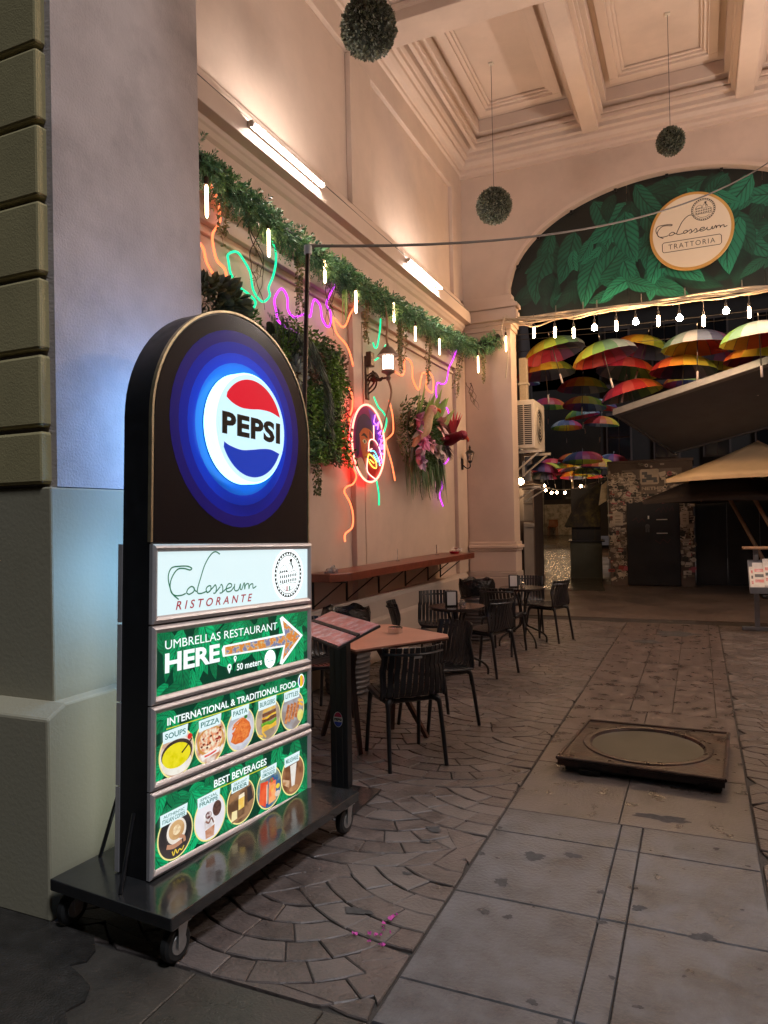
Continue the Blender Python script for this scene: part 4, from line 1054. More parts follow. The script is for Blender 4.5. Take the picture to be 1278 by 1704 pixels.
food(P3, 0.526, 0.645, ((0.55, 0.56, 0.62), (0.40, 0.41, 0.46), 20), [('e', (0.0, -0.12, 0.85, 0.62), (0.60, 0.61, 0.66), (0.52, 0.53, 0.58), 20), ('p', [(-0.72, -0.42), (-0.4, -0.6), (0.1, -0.62), (0.55, -0.45), (0.72, -0.1), (0.6, 0.2), (0.3, 0.42), (0.0, 0.45), (-0.25, 0.3), (-0.5, 0.0)], (0.55, 0.10, 0.02), (0.7, 0.2, 0.04), 60)] + squig + [('e', (0.3, 0.52, 0.12, 0.09), (0.02, 0.12, 0.02), (0.03, 0.2, 0.03), 30)], 'PASTA', 0.11)
food(P3, 0.724, 0.646, ((0.42, 0.33, 0.25), (0.25, 0.2, 0.15), 20), [('p', [(-0.5, -0.55), (0.65, -0.42), (0.62, -0.15), (-0.5, -0.25)], (0.75, 0.45, 0.05), (0.6, 0.33, 0.04), 30), ('s', ([(-0.55, -0.2), (-0.2, -0.14), (0.2, -0.2), (0.65, -0.08)], 0.16), (0.08, 0.30, 0.02), (0.25, 0.45, 0.05), 60), ('s', ([(-0.5, -0.02), (0, 0.02), (0.62, 0.08)], 0.17), (0.10, 0.035, 0.015), (0.2, 0.08, 0.03), 60), ('s', ([(-0.5, 0.12), (-0.1, 0.1), (0.2, 0.2), (0.6, 0.2)], 0.10), (0.75, 0.5, 0.05), (0.6, 0.1, 0.03), 50), ('s', ([(-0.48, 0.26), (0, 0.28), (0.58, 0.34)], 0.15), (0.12, 0.04, 0.02), (0.22, 0.09, 0.04), 60), ('p', [(-0.48, 0.36), (0.56, 0.44), (0.45, 0.66), (-0.35, 0.6)], (0.62, 0.36, 0.08), (0.7, 0.5, 0.15), 30), ('s', ([(-0.8, -0.6), (-0.45, -0.72)], 0.1), (0.75, 0.5, 0.08), (0.7, 0.4, 0.05), 20), ('s', ([(-0.5, -0.5), (-0.2, -0.8)], 0.1), (0.75, 0.5, 0.08), (0.7, 0.4, 0.05), 20)], 'BURGERS', 0.125)
food(P3, 0.920, 0.647, ((0.35, 0.35, 0.38), (0.25, 0.2, 0.18), 15), saus + [('s', ([(0.5, 0.3), (0.85, 0.1)], 0.13), (0.8, 0.45, 0.05), (0.7, 0.35, 0.03), 20), ('s', ([(0.45, 0.45), (0.85, 0.35)], 0.13), (0.85, 0.55, 0.08), (0.7, 0.4, 0.05), 20), ('e', (0.62, -0.35, 0.26, 0.3), (0.62, 0.58, 0.12), (0.7, 0.66, 0.25), 20)], 'LITTLES', 0.12)
brown = ((0.05, 0.03, 0.02), (0.12, 0.07, 0.04), 12)
food(P4, 0.131, 0.325, ((0.02, 0.018, 0.02), (0.05, 0.04, 0.04), 10), [('e', (0.05, 0.12, 0.55, 0.52), (0.80, 0.76, 0.70), (0.7, 0.62, 0.52), 12), ('e', (0.05, 0.16, 0.44, 0.38), (0.42, 0.22, 0.08), (0.6, 0.38, 0.18), 18), ('e', (0.05, 0.16, 0.22, 0.2), (0.82, 0.68, 0.45), (0.6, 0.4, 0.2), 60), ('s', ([(-0.5, -0.35), (-0.1, -0.45), (0.35, -0.38)], 0.18), (0.42, 0.20, 0.12), (0.5, 0.26, 0.16), 20), ('s', ([(0.2, -0.15), (0.45, -0.25), (0.5, -0.45)], 0.14), (0.45, 0.22, 0.13), (0.5, 0.26, 0.16), 20), ('s', ([(-0.2, -0.62), (-0.12, -0.8), (-0.02, -0.6), (0.08, -0.78), (0.2, -0.66), (0.34, -0.74), (0.46, -0.6)], 0.05), (0.75, 0.55, 0.05), (0.75, 0.55, 0.05), 20)], 'ITALIAN COFFEE', 0.135, two='AUTHENTIC')
food(P4, 0.330, 0.326, ((0.74, 0.72, 0.76), (0.68, 0.66, 0.70), 12), [('p', [(-0.3, -0.85), (0.25, -0.85), (0.38, 0.2), (-0.42, 0.2)], (0.80, 0.79, 0.80), (0.55, 0.5, 0.5), 30), ('p', [(-0.28, -0.85), (0.22, -0.85), (0.28, -0.4), (-0.32, -0.5)], (0.40, 0.16, 0.08), (0.6, 0.35, 0.25), 30), ('e', (0.42, 0.25, 0.28, 0.33), (0.05, 0.02, 0.015), (0.12, 0.06, 0.045), 80), ('e', (-0.12, 0.12, 0.2, 0.16), (0.10, 0.02, 0.02), (0.7, 0.6, 0.6), 60), ('s', ([(-0.3, -0.1), (-0.1, -0.22), (0.05, -0.05), (0.2, -0.3)], 0.08), (0.12, 0.04, 0.03), (0.3, 0.15, 0.1), 60)], 'FRAPPE', 0.125, two='SPECIAL')
food(P4, 0.530, 0.327, ((0.10, 0.05, 0.025), (0.32, 0.18, 0.09), 14), [('p', [(-0.85, 0.1), (-0.1, 0.35), (-0.1, 0.55), (-0.8, 0.45)], (0.25, 0.12, 0.05), (0.35, 0.18, 0.08), 20), ('p', [(0.45, -0.2), (0.85, -0.1), (0.7, 0.55), (0.4, 0.5)], (0.015, 0.012, 0.012), (0.04, 0.03, 0.03), 10), ('p', [(-0.2, -0.35), (0.2, -0.3), (0.22, 0.25), (-0.2, 0.22)], (0.75, 0.45, 0.06), (0.8, 0.6, 0.2), 20), ('p', [(-0.2, 0.15), (0.22, 0.18), (0.2, 0.36), (-0.18, 0.32)], (0.85, 0.8, 0.65), (0.8, 0.7, 0.5), 20), ('p', [(-0.7, -0.72), (-0.3, -0.75), (-0.3, -0.3), (-0.66, -0.28)], (0.8, 0.55, 0.15), (0.8, 0.7, 0.4), 20), ('p', [(-0.7, -0.8), (0.6, -0.7), (0.62, -0.55), (-0.65, -0.72)], (0.3, 0.17, 0.09), (0.22, 0.11, 0.05), 20)], 'BEER', 0.11, two='DRAUGHT')
food(P4, 0.734, 0.326, ((0.02, 0.10, 0.25), (0.25, 0.3, 0.2), 14), [('p', [(-0.8, -0.55), (-0.3, -0.85), (-0.1, 0.35), (-0.7, 0.4)], (0.75, 0.12, 0.04), (0.65, 0.05, 0.02), 20), ('p', [(-0.08, -0.8), (0.5, -0.7), (0.5, 0.25), (-0.05, 0.25)], (0.78, 0.16, 0.06), (0.85, 0.4, 0.15), 22), ('s', ([(-0.22, -0.7), (-0.2, 0.2)], 0.07), (0.8, 0.6, 0.5), (0.7, 0.4, 0.3), 20), ('e', (0.2, -0.1, 0.14, 0.17), (0.85, 0.45, 0.12), (0.8, 0.3, 0.05), 30), ('e', (0.15, 0.32, 0.16, 0.12), (0.6, 0.02, 0.03), (0.05, 0.3, 0.05), 40), ('e', (0.65, -0.1, 0.16, 0.12), (0.8, 0.6, 0.05), (0.7, 0.5, 0.05), 20), ('e', (0.62, -0.45, 0.22, 0.14), (0.75, 0.72, 0.7), (0.6, 0.5, 0.4), 20)], 'LEMONADES', 0.11, two='DELICIOUS')
food(P4, 0.923, 0.332, ((0.16, 0.06, 0.025), (0.32, 0.15, 0.07), 12), [('p', [(-0.12, -0.6), (0.12, -0.6), (0.3, 0.55), (-0.26, 0.5)], (0.72, 0.70, 0.66), (0.66, 0.6, 0.52), 14), ('e', (0.05, -0.68, 0.4, 0.14), (0.5, 0.28, 0.13), (0.35, 0.18, 0.08), 25), ('p', [(-0.9, -0.25), (-0.35, -0.55), (-0.32, -0.2), (-0.88, 0.0)], (0.42, 0.2, 0.08), (0.6, 0.4, 0.25), 25)], 'MILKSHAKE', 0.115)

# the unseen back is assumed lit too, its plain panels glowing stronger on the pier
for z0, z1, mk in ((1.163, 1.472, 'lit_back'), (0.853, 1.155, 'lit_back_green'), (0.528, 0.847, 'lit_back_green'), (0.196, 0.522, 'lit_back_green')):
    p = lean(MB().box(0.03, SW - 0.03, TH + 0.0008, TH + 0.012, z0 + 0.03, z1 - 0.03).build('lit_panel', M[mk], sign))
    f = MB(); frm = [(0.0, SW, z0, z0 + 0.03), (0.0, SW, z1 - 0.03, z1), (0.0, 0.03, z0 + 0.03, z1 - 0.03), (SW - 0.03, SW, z0 + 0.03, z1 - 0.03)]
    for a in frm:
        g = MB(); g.box(a[0] - 0.004, a[1] + 0.004, TH + 0.0005, TH + 0.022, a[2], a[3]); g.build('frame_bar', M['alu'], p)
for xx in (0.06, 0.98):
    br = MB(); br.tube([(xx, TH + 0.004, 0.62), (xx, 0.33, 0.192)], 0.008, 8); br.build('brace', M['black'], sign, True)
br = MB(); br.tube([(-0.003, 0.06, 0.44), (-0.11, 0.02, 0.192)], 0.008, 8); br.build('brace', M['black'], sign, True)

# pole standing behind the stand, cable from its top to the arch
p = thing('pole', 'slim bronze metal pole with a pale cap rising behind the advertising stand', 'pole', (-2.02, 3.34, 0))
MB().tube([(0, 0, 0.0), (0.107, 0.06, 3.01)], 0.0125, 12).build('shaft', M['bronze'], p, True)
MB().tube([(0.107, 0.06, 3.0), (0.108, 0.061, 3.045)], 0.021, 12).build('cap', M['white'], p, True)
MB().lathe([(0.08, 0.0), (0.08, 0.008), (0.02, 0.012)], 20).build('foot_plate', M['iron'], p)
c0, c1 = Vector((-1.912, 3.40, 3.045)), Vector((1.02, 10.84, 6.24))
pts = []
for k in range(25):
    t_ = k / 24; q = c0.lerp(c1, t_); q.z -= 0.62 * 4 * t_ * (1 - t_) * 0.5; pts.append(q)
tag(MB().tube(pts, 0.0085, 8).build('cable', M['cable'], None, True), 'thick grey cable strung from the pole top across the passage to the arch', 'cable')
# ---------------------------------------------------------------- menu stand
t = thing('menu_stand', 'black menu lectern with round soda sticker and glossy pink menu pages on its tray', 'menu stand', (-1.92, 3.69, 0))
bevel(MB().box(-0.26, 0.235, -0.39, 0.035, 0.004, 0.014).build('base_plate', M['basemetal'], t), 0.003)
po = MB()
for z0, z1 in ((0.014, 0.9),):
    po.prism([(-0.055, 0.014), (0.055, 0.014), (0.06, 0.9), (-0.05, 0.9)], 'y', -0.03, 0.03)
post = bevel(po.build('post', M['black'], t), 0.004)
for xx in (-0.02, 0.022):
    MB().box(xx, xx + 0.004, -0.032, -0.0305, 0.02, 0.86).build('groove', M['slot'], post)
def stick(cx_, cz_, rx, rz, y, parent):
    mb = MB(); mb.disc(cx_, cz_, rx, rz, y, 32); b_ = mb.build('sticker', M['white'], parent)
    def sect(a0, a1, zc, mk, nm):
        q = MB(); q.poly([(cx_ + rx * 0.93 * math.cos(R(a0 + (a1 - a0) * k / 16)), y - 0.0005, cz_ + rz * 0.93 * math.sin(R(a0 + (a1 - a0) * k / 16))) for k in range(17)])
        q.build(nm, mk, b_)
    sect(20, 160, 0, M['st_red'], 'red_wave'); sect(200, 340, 0, M['st_blue'], 'blue_wave')
    text_mb('PEPSI', cx_ - rx * 0.8, cx_ + rx * 0.8, cz_ - rz * 0.17, cz_ + rz * 0.17, y - 0.0008, bold=0.05).build('lettering', M['ink_black'], b_)
M['st_red'] = mat('sticker_red', (0.55, 0.02, 0.09), 0.3); M['st_blue'] = mat('sticker_blue', (0.03, 0.06, 0.4), 0.3)
stick(0.0, 0.405, 0.029, 0.044, -0.0335, post)
# tray: plane through corner F, with long side b and short side a
F0 = Vector((0.17, -0.34, 0.885)); bv_ = Vector((-0.52, 0.43, 0.0)); av = Vector((0.11, 0.25, 0.075))
bx_, ay_ = bv_.normalized(), av.normalized()
nz_ = (-(bx_.cross(ay_))).normalized()
if nz_.z < 0: nz_ = -nz_
def TP(u, v, w): return F0 + bx_ * u + ay_ * v + nz_ * w
def slabq(u0, u1, v0, v1, w0, w1):
    mb = MB(); vs = [TP(u, v, w) for w in (w0, w1) for v in (v0, v1) for u in (u0, u1)]
    mb.v = [tuple(p) for p in vs]; mb.f = [(0, 1, 3, 2), (4, 6, 7, 5), (0, 4, 5, 1), (2, 3, 7, 6), (0, 2, 6, 4), (1, 5, 7, 3)]; mb.mi = [0] * 6
    return mb
tray = slabq(-0.01, 0.69, -0.01, 0.305, -0.014, -0.002).build('tray', M['black'], t)
slabq(-0.005, 0.685, 0.132, 0.158, -0.0015, 0.008).build('divider', M['black'], tray)
for i, (v0, v1) in enumerate(((0.0, 0.13), (0.16, 0.30))):
    pg = slabq(0.0, 0.68, v0, v1, -0.001, 0.004).build('menu_page', M['pink'], tray)
    for k in range(5):
        slabq(0.03, 0.03, 0, 0, 0, 0)
MB().box(-0.06, 0.07, -0.05, 0.05, 0.88, 0.905).build('tray_bracket', M['black'], t)

# ---------------------------------------------------------------- long counter on the wall and what lies on it
ct = thing('wall_counter', 'long cherry stained wooden counter on thin iron brackets along the left wall', 'counter', (0, 0, 0))
mb = MB(); mb.prism([(-3.315, 5.72), (-3.06, 5.72), (-2.93, 5.92), (-2.84, 9.55), (-3.315, 9.55)], 'z', 0.985, 1.06)
bevel(mb.build('counter_top', M['counter'], ct), 0.006)
for yy in (5.85, 6.55, 7.35, 8.15, 8.95, 9.45):
    b_ = MB()
    b_.box(-3.315, -3.30, yy - 0.012, yy + 0.012, 0.72, 0.984); b_.box(-3.30, -2.95, yy - 0.012, yy + 0.012, 0.972, 0.9845)
    b_.tube([(-3.30, yy, 0.74), (-3.0, yy, 0.972)], 0.007, 6)
    b_.build('bracket', M['iron'], ct)
for x, y_, lab in ((-3.22, 6.05, 'clear card holder on the counter end beside the crumpled napkins'), (-3.2, 7.65, 'clear card holder standing on the middle of the long counter'), (-3.18, 8.95, 'clear card holder on the counter next to the red ashtray')):
    h = thing('card_holder', lab, 'card holder', (x, y_, 1.0605), R(-62), 'card holders along the counter')
    bevel(MB().box(-0.04, 0.04, -0.02, 0.025, 0, 0.006).build('foot', M['acrylic'], h), 0.002)
    MB().box(-0.036, 0.036, 0.0, 0.003, 0.0065, 0.135).build('card', M['paper'], h)
    for zz, w in ((0.11, 0.025), (0.09, 0.02), (0.03, 0.028)):
        MB().box(-w, w, -0.0012, -0.0004, zz, zz + 0.008).build('print_line', M['inkgrey'], h)
def crumple(mb, c, r, n=14, seed=1):
    rr = random.Random(seed)
    for k in range(n):
        a = rr.uniform(0, 6.28); d = r * rr.random() ** 0.5
        p = Vector((c[0] + d * math.cos(a), c[1] + d * math.sin(a), c[2] + rr.uniform(0.004, 0.05)))
        e = [p + Vector((rr.uniform(-1, 1), rr.uniform(-1, 1), rr.uniform(-0.6, 0.8))) * 0.045 for _ in range(3)]
        mb.poly([p] + e)
mb = MB(); crumple(mb, (-3.12, 5.85, 1.061), 0.06, 22, 4)
tag(mb.build('napkin', M['paper']), 'crumpled paper napkins left on the near end of the counter', 'napkins')
a = thing('ashtray', 'red plastic ashtray holding a white napkin near the far end of the counter', 'ashtray', (-3.03, 9.25, 1.0605))
MB().lathe([(0.055, 0.0), (0.075, 0.03), (0.07, 0.032), (0.05, 0.008), (0.0, 0.008)], 18).build('dish', M['redplastic'], a, True)
mb = MB(); crumple(mb, (0.03, 0.03, 0.02), 0.05, 14, 8); mb.build('napkin', M['paper'], a)

# ---------------------------------------------------------------- bins
def bin_(x, y_, lab, r=0.21, h=0.72):
    t = thing('rubbish_bin', lab, 'bin', (x, y_, 0), 0, 'ribbed bins with black bags along the wall')
    prof_ = [(r * 0.86, 0.0)]
    n = 16
    for k in range(n):
        z0 = h * k / n
        rr = r * (0.9 + 0.1 * math.sin(PI * (k + 0.5) / n))
        prof_ += [(rr, z0 + 0.006), (rr + 0.008, z0 + h / n * 0.5), (rr, z0 + h / n - 0.006)]
    prof_ += [(r * 0.9, h), (r * 0.84, h), (r * 0.8, h * 0.6), (0, h * 0.6)]
    MB().lathe(prof_, 28).build('drum', M['bin'], t, True)
    b = MB()
    rr = random.Random(int(y_ * 10))
    rings = [(r * 1.0, h - 0.17), (r * 1.05, h - 0.10), (r * 1.06, h - 0.02), (r * 1.0, h + 0.035), (r * 0.9, h + 0.03), (r * 0.8, h - 0.03), (r * 0.6, h - 0.12)]
    n = 40; i0 = 0
    for k, (q, zz) in enumerate(rings):
        for j in range(n):
            a = 2 * PI * j / n
            w = 1 + 0.025 * math.sin(7 * a + k) + rr.uniform(-0.02, 0.02)
            b.v.append((q * w * math.cos(a), q * w * math.sin(a), zz + (0.014 * math.sin(5 * a + y_) + rr.uniform(-0.012, 0.012)) * (1 if k in (0, 3) else 0.3)))
    for k in range(len(rings) - 1):
        for j in range(n):
            j2 = (j + 1) % n
            b.f.append((k * n + j, k * n + j2, (k + 1) * n + j2, (k + 1) * n + j)); b.mi.append(0)
    b.build('bin_bag', M['bag'], t, True)
bin_(-2.93, 5.78, 'ribbed grey bin with shiny black bag below the near end of the counter')
bin_(-2.60, 8.82, 'ribbed dark bin with a black bag between the two round tables and the arch pier', 0.215)

# ---------------------------------------------------------------- chairs
def chair_proto(label):
    t = thing('chair', label, 'chair', (0, 0, 0), 0, 'black slatted plastic chairs around the tables')
    prof_ = [tuple(p) for p in catmull([(0.215, 0.425, 0), (0.15, 0.438, 0), (0.02, 0.432, 0), (-0.10, 0.424, 0), (-0.165, 0.438, 0), (-0.20, 0.495, 0), (-0.222, 0.58, 0), (-0.245, 0.67, 0), (-0.268, 0.755, 0)], 3)]
    ns = 11
    def pt(u, x):
        # u: 0..1 along the profile, x across
        f = u * (len(prof_) - 1); k = min(int(f), len(prof_) - 2); q = f - k
        y_ = prof_[k][0] + (prof_[k + 1][0] - prof_[k][0]) * q; z_ = prof_[k][1] + (prof_[k + 1][1] - prof_[k][1]) * q
        bk = min(1, max(0, (z_ - 0.43) / 0.2)) if u > 0.4 else 0
        xx = x / 0.2
        narrow = 1 - 0.12 * max(0, (0.35 - u) / 0.35) ** 2 - 0.08 * bk * (1 if u > 0.8 else 0.4)
        y_ += 0.075 * bk * xx * xx
        if u < 0.5: y_ -= 0.05 * xx * xx * (1 - u * 2); z_ += 0.012 * xx * xx
        return Vector((x * narrow, y_, z_))
    for k in range(ns):
        x = -0.2 + 0.4 * k / (ns - 1)
        w = 0.0155; th = 0.009
        mb = MB(); N = 22
        for i in range(N + 1):
            u = i / N * (1.0 if True else 1)
            a_, b_ = pt(u, x - w), pt(u, x + w)
            d = (pt(min(1, u + 0.02), x) - pt(max(0, u - 0.02), x)); nn = d.cross(b_ - a_).normalized()
            mb.v += [tuple(a_ + nn * th / 2), tuple(b_ + nn * th / 2), tuple(b_ - nn * th / 2), tuple(a_ - nn * th / 2)]
        for i in range(N):
            for j in range(4):
                j2 = (j + 1) % 4
                mb.f.append((4 * i + j, 4 * i + j2, 4 * i + 4 + j2, 4 * i + 4 + j)); mb.mi.append(0)
        mb.f.append((3, 2, 1, 0)); mb.mi.append(0); e = 4 * N; mb.f.append((e, e + 1, e + 2, e + 3)); mb.mi.append(0)
        mb.build('slat', M['chair'], t)
    mb = MB(); mb.tube([pt(0.93, -0.212 + 0.424 * k / 12) + Vector((0, -0.008, 0)) for k in range(13)], 0.012, 8, flat=0.8); mb.build('back_rail', M['chair'], t, True)
    mb = MB(); mb.tube([pt(u / 20, -0.212) + Vector((0, 0, -0.004)) for u in range(0, 21)], 0.011, 8); mb.build('side_rim', M['chair'], t, True)
    mb = MB(); mb.tube([pt(u / 20, 0.212) + Vector((0, 0, -0.004)) for u in range(0, 21)], 0.011, 8); mb.build('side_rim', M['chair'], t, True)
    mb = MB(); mb.tube([pt(0.01, -0.212 + 0.424 * k / 12) + Vector((0, 0, -0.006)) for k in range(13)], 0.013, 8); mb.build('front_rim', M['chair'], t, True)
    mb = MB()
    mb.tube([(-0.17, 0.15, 0.41), (0.17, 0.15, 0.41)], 0.014, 8); mb.tube([(-0.17, -0.13, 0.405), (0.17, -0.13, 0.405)], 0.014, 8)
    mb.tube([(-0.17, -0.14, 0.407), (-0.17, 0.16, 0.412)], 0.014, 8); mb.tube([(0.17, -0.14, 0.407), (0.17, 0.16, 0.412)], 0.014, 8)
    mb.build('seat_frame', M['chair'], t, True)
    for sx in (-1, 1):
        for sy in (-1, 1):
            mb = MB()
            mb.tube(catmull([(sx * 0.13, sy * 0.13 + (0.01 if sy > 0 else 0), 0.414), (sx * 0.165, sy * 0.165, 0.405), (sx * 0.175, sy * 0.185, 0.34), (sx * 0.188, sy * 0.236, 0.0)], 5), lambda q: 0.017 + 0.006 * math.exp(-((q - 0.3) / 0.2) ** 2) - 0.004 * q, 10)
            mb.build('leg', M['chair'], t, True)
    return t
chairs = [
    (-1.775, 4.305, (-0.68, 0.735), 'black slatted chair nearest the camera with a small grey tag on its back'),
    (-1.815, 5.07, (-0.56, -0.83), 'black slatted chair at the far right side of the terracotta table'),
    (-1.95, 6.93, (-0.94, 0.33), 'black slatted chair on the passage side of the nearer round table'),
    (-1.74, 9.0, (-0.95, 0.30), 'black slatted chair standing out into the passage right of the farther round table'),
    (-2.52, 6.42, (0.9, 0.43), 'black chair seen from its side between the terracotta table and the nearer round table'),
    (-2.56, 7.22, (0.35, -0.94), 'black slatted chair facing the street behind the nearer round table'),
    (-2.07, 8.02, (0.12, 0.99), 'black slatted chair with its back to the street before the farther round table'),
    (-2.08, 9.28, (0.1, -0.99), 'black slatted chair facing the street behind the farther round table'),
    (-2.80, 4.98, (0.88, -0.48), 'black chair by the wall behind the menu lectern post'),
    (-2.74, 4.18, (0.85, 0.52), 'black chair half hidden behind the edge of the advertising stand'),
]
ch0 = None
for i, (x, y_, f, lab) in enumerate(chairs):
    if ch0 is None: c = ch0 = chair_proto(lab)
    else: c = copy_tree(ch0); c['label'] = lab
    c.location = (x, y_, 0.001); c.rotation_euler = (0, 0, math.atan2(-f[0], f[1]))
bevel(MB().box(-0.026, 0.026, -0.270, -0.262, 0.688, 0.708).build('name_tag', M['steel'], ch0, rot=(0, 0, 0)), 0.003)

# ---------------------------------------------------------------- tables
t = thing('angular_table', 'terracotta topped table with cut corners on dark splayed wooden legs', 'table', (-2.08, 4.55, 0))
top = [(-2.04, 4.02), (-1.945, 3.95), (-1.555, 4.58), (-1.60, 4.68), (-2.17, 5.0), (-2.62, 4.72), (-2.62, 4.52)]
mb = MB(); mb.prism([(p[0] + 2.08, p[1] - 4.55) for p in top], 'z', 0.738, 0.75)
bevel(mb.build('tabletop', M['tabletop'], t), 0.002)
mb = MB(); mb.prism([(p[0] * 1 + 2.08, p[1] - 4.55) for p in top], 'z', 0.726, 0.7375); mb.build('top_edge', M['darkwood'], t)
for (fx, fy, tx, ty) in ((0.0, -0.28, -0.03, -0.36), (-0.43, -0.01, -0.12, -0.16), (0.29, 0.20, 0.02, -0.06), (-0.02, 0.30, 0.1, 0.1), (-0.38, 0.26, -0.2, 0.1)):
    mb = MB(); mb.tube([(tx, ty, 0.724), (fx, fy, 0.002)], 0.028, 4, 0.019)
    mb.build('leg', M['darkwood'], t)
mb = MB(); mb.box(-0.25, 0.15, -0.14, -0.08, 0.67, 0.722); mb.build('apron', M['darkwood'], t)
a = thing('ashtray', 'round chrome ashtray on the terracotta table', 'ashtray', (-1.965, 4.63, 0.7505))
MB().lathe([(0.052, 0.0), (0.052, 0.04), (0.046, 0.041), (0.046, 0.008), (0.0, 0.007)], 32).build('dish', M['chrome'], a, True)
def round_table(x, y_, lab, r=0.27, h=0.69, ph=0.3):
    t = thing('round_table', lab, 'table', (x, y_, 0), ph, 'round black cafe tables with iron feet')
    MB().lathe([(r * 0.93, h - 0.03), (r, h - 0.025), (r + 0.004, h - 0.012), (r, h), (0, h)], 40).build('tabletop', M['tbl_dark'], t, True)
    mb = MB(); mb.lathe([(0.1, h - 0.045), (0.1, h - 0.031)], 20); mb.build('mount_plate', M['iron'], t)
    for k in range(4):
        a = PI / 2 * k + 0.4
        cs, sn = math.cos(a), math.sin(a)
        P = lambda rr, z: (rr * cs, rr * sn, z)
        mb = MB(); mb.tube(catmull([P(0.10, h - 0.045), P(0.055, h - 0.16), P(0.035, 0.36), P(0.05, 0.24), P(0.13, 0.19), P(0.25, 0.13), P(0.31, 0.07), P(0.315, 0.002)], 5), 0.011, 8)
        mb.build('leg', M['iron'], t, True)
    mb = MB(); mb.lathe([(0.045, 0.34), (0.055, 0.355), (0.055, 0.375), (0.045, 0.39)], 16); mb.build('collar', M['iron'], t)
    return t
T2 = (-2.17, 6.66); T3 = (-1.97, 8.60)
round_table(*T2, 'round black cafe table nearer the camera, beyond the terracotta table')
round_table(*T3, 'round black cafe table farther away, beside the arch pier')
def napkin_box(x, y_, rz, lab, h=0.691):
    n = thing('napkin_holder', lab, 'napkin holder', (x, y_, h), rz, 'napkin holders on the round tables')
    bevel(MB().box(-0.06, 0.06, -0.035, 0.035, 0.0, 0.15).build('case', M['black'], n), 0.004)
    MB().box(-0.042, 0.042, -0.0385, -0.036, 0.015, 0.142).build('front_card', M['white'], n)
napkin_box(T2[0] - 0.04, T2[1] - 0.05, R(24), 'black napkin holder with white card on the nearer round table')
napkin_box(T3[0] - 0.10, T3[1] - 0.02, R(14), 'black napkin holder with white card on the farther round table')
for (x, y_, lab) in ((T2[0] + 0.07, T2[1] - 0.04, 'small glass jar beside the napkin holder on the nearer round table'), (T3[0] + 0.02, T3[1] - 0.06, 'small glass jar beside the napkin holder on the farther round table')):
    j = thing('jar', lab, 'jar', (x, y_, 0.691), 0, 'small jars on the round tables')
    MB().lathe([(0.025, 0.0), (0.03, 0.01), (0.03, 0.04), (0.024, 0.052)], 18).build('glass', M['acrylic'], j, True)
    MB().lathe([(0.027, 0.053), (0.027, 0.066), (0.0, 0.068)], 18).build('lid', M['chrome'], j, True)

# ---------------------------------------------------------------- raised floor hatch with round glass
t = thing('floor_hatch', 'square rusty steel floor hatch with a round dirty glass pane raised above the paving', 'hatch', (-0.335, 4.85, 0))
mb = MB(); mb.prism([(-0.44, -0.42), (0.43, -0.42), (0.43, 0.43), (-0.41, 0.43)], 'z', 0.0075, 0.03); mb.build('under_frame', M['slot'], t)
HW = 0.475
mb = MB()
cor = [(-0.485, -0.43), (0.435, -0.50), (0.485, 0.43), (-0.415, 0.44)]
n = 48; rr = 0.345
# slab with a round opening
circ = [(rr * math.cos(2 * PI * k / n), rr * 0.99 * math.sin(2 * PI * k / n)) for k in range(n)]
def sq(a):
    dx, dy = math.cos(a), math.sin(a)
    best = None
    for k in range(4):
        (x1, y1), (x2, y2) = cor[k], cor[(k + 1) % 4]
        ex, ey = x2 - x1, y2 - y1
        den = dx * ey - dy * ex
        if abs(den) < 1e-9: continue
        t_ = (x1 * ey - y1 * ex) / den; u_ = (x1 * dy - y1 * dx) / den
        if t_ > 0 and -1e-6 <= u_ <= 1 + 1e-6: best = t_ if best is None else min(best, t_)
    return (dx * best, dy * best)
angs = sorted([2 * PI * k / n for k in range(n)] + [math.atan2(c[1], c[0]) % (2 * PI) for c in cor])
N = len(angs)
for (zz, sgn) in ((0.075, 1), (0.032, -1)):
    for k in range(N):
        a, b_ = angs[k], angs[(k + 1) % N]
        p, q = sq(a), sq(b_)
        ci, cj = (rr * math.cos(a), rr * math.sin(a)), (rr * math.cos(b_), rr * math.sin(b_))
        pts = [(ci[0], ci[1], zz), (p[0], p[1], zz), (q[0], q[1], zz), (cj[0], cj[1], zz)]
        mb.poly(pts if sgn > 0 else pts[::-1])
for k in range(N):
    a, b_ = angs[k], angs[(k + 1) % N]
    p, q = sq(a), sq(b_)
    mb.quad((p[0], p[1], 0.032), (q[0], q[1], 0.032), (q[0], q[1], 0.075), (p[0], p[1], 0.075))
o = mb.build('steel_lid', M['redrust'], t)
mb = MB(); mb.lathe([(0.33, 0.06), (0.345, 0.083), (0.365, 0.087), (0.385, 0.083), (0.39, 0.0755)], 56, cap=False); mb.build('ring_flange', M['redrust'], t, True)
mb = MB(); mb.lathe([(0.335, 0.066), (0.0, 0.066)], 48, cap=False); mb.build('glass_pane', M['glassgreen'], t)
fr_ = MB()
for k in range(4):
    (x1, y1), (x2, y2) = cor[k], cor[(k + 1) % 4]
    f_ = MB(); f_.tube([(x1, y1, 0.075), (x2, y2, 0.075)], 0.012, 8); f_.build('edge_bar', M['redrust'], t, True)
for x in (-0.35, 0.3):
    f_ = MB(); f_.box(x, x + 0.12, -0.475, -0.43, 0.008, 0.03); f_.build('foot', M['iron'], t)
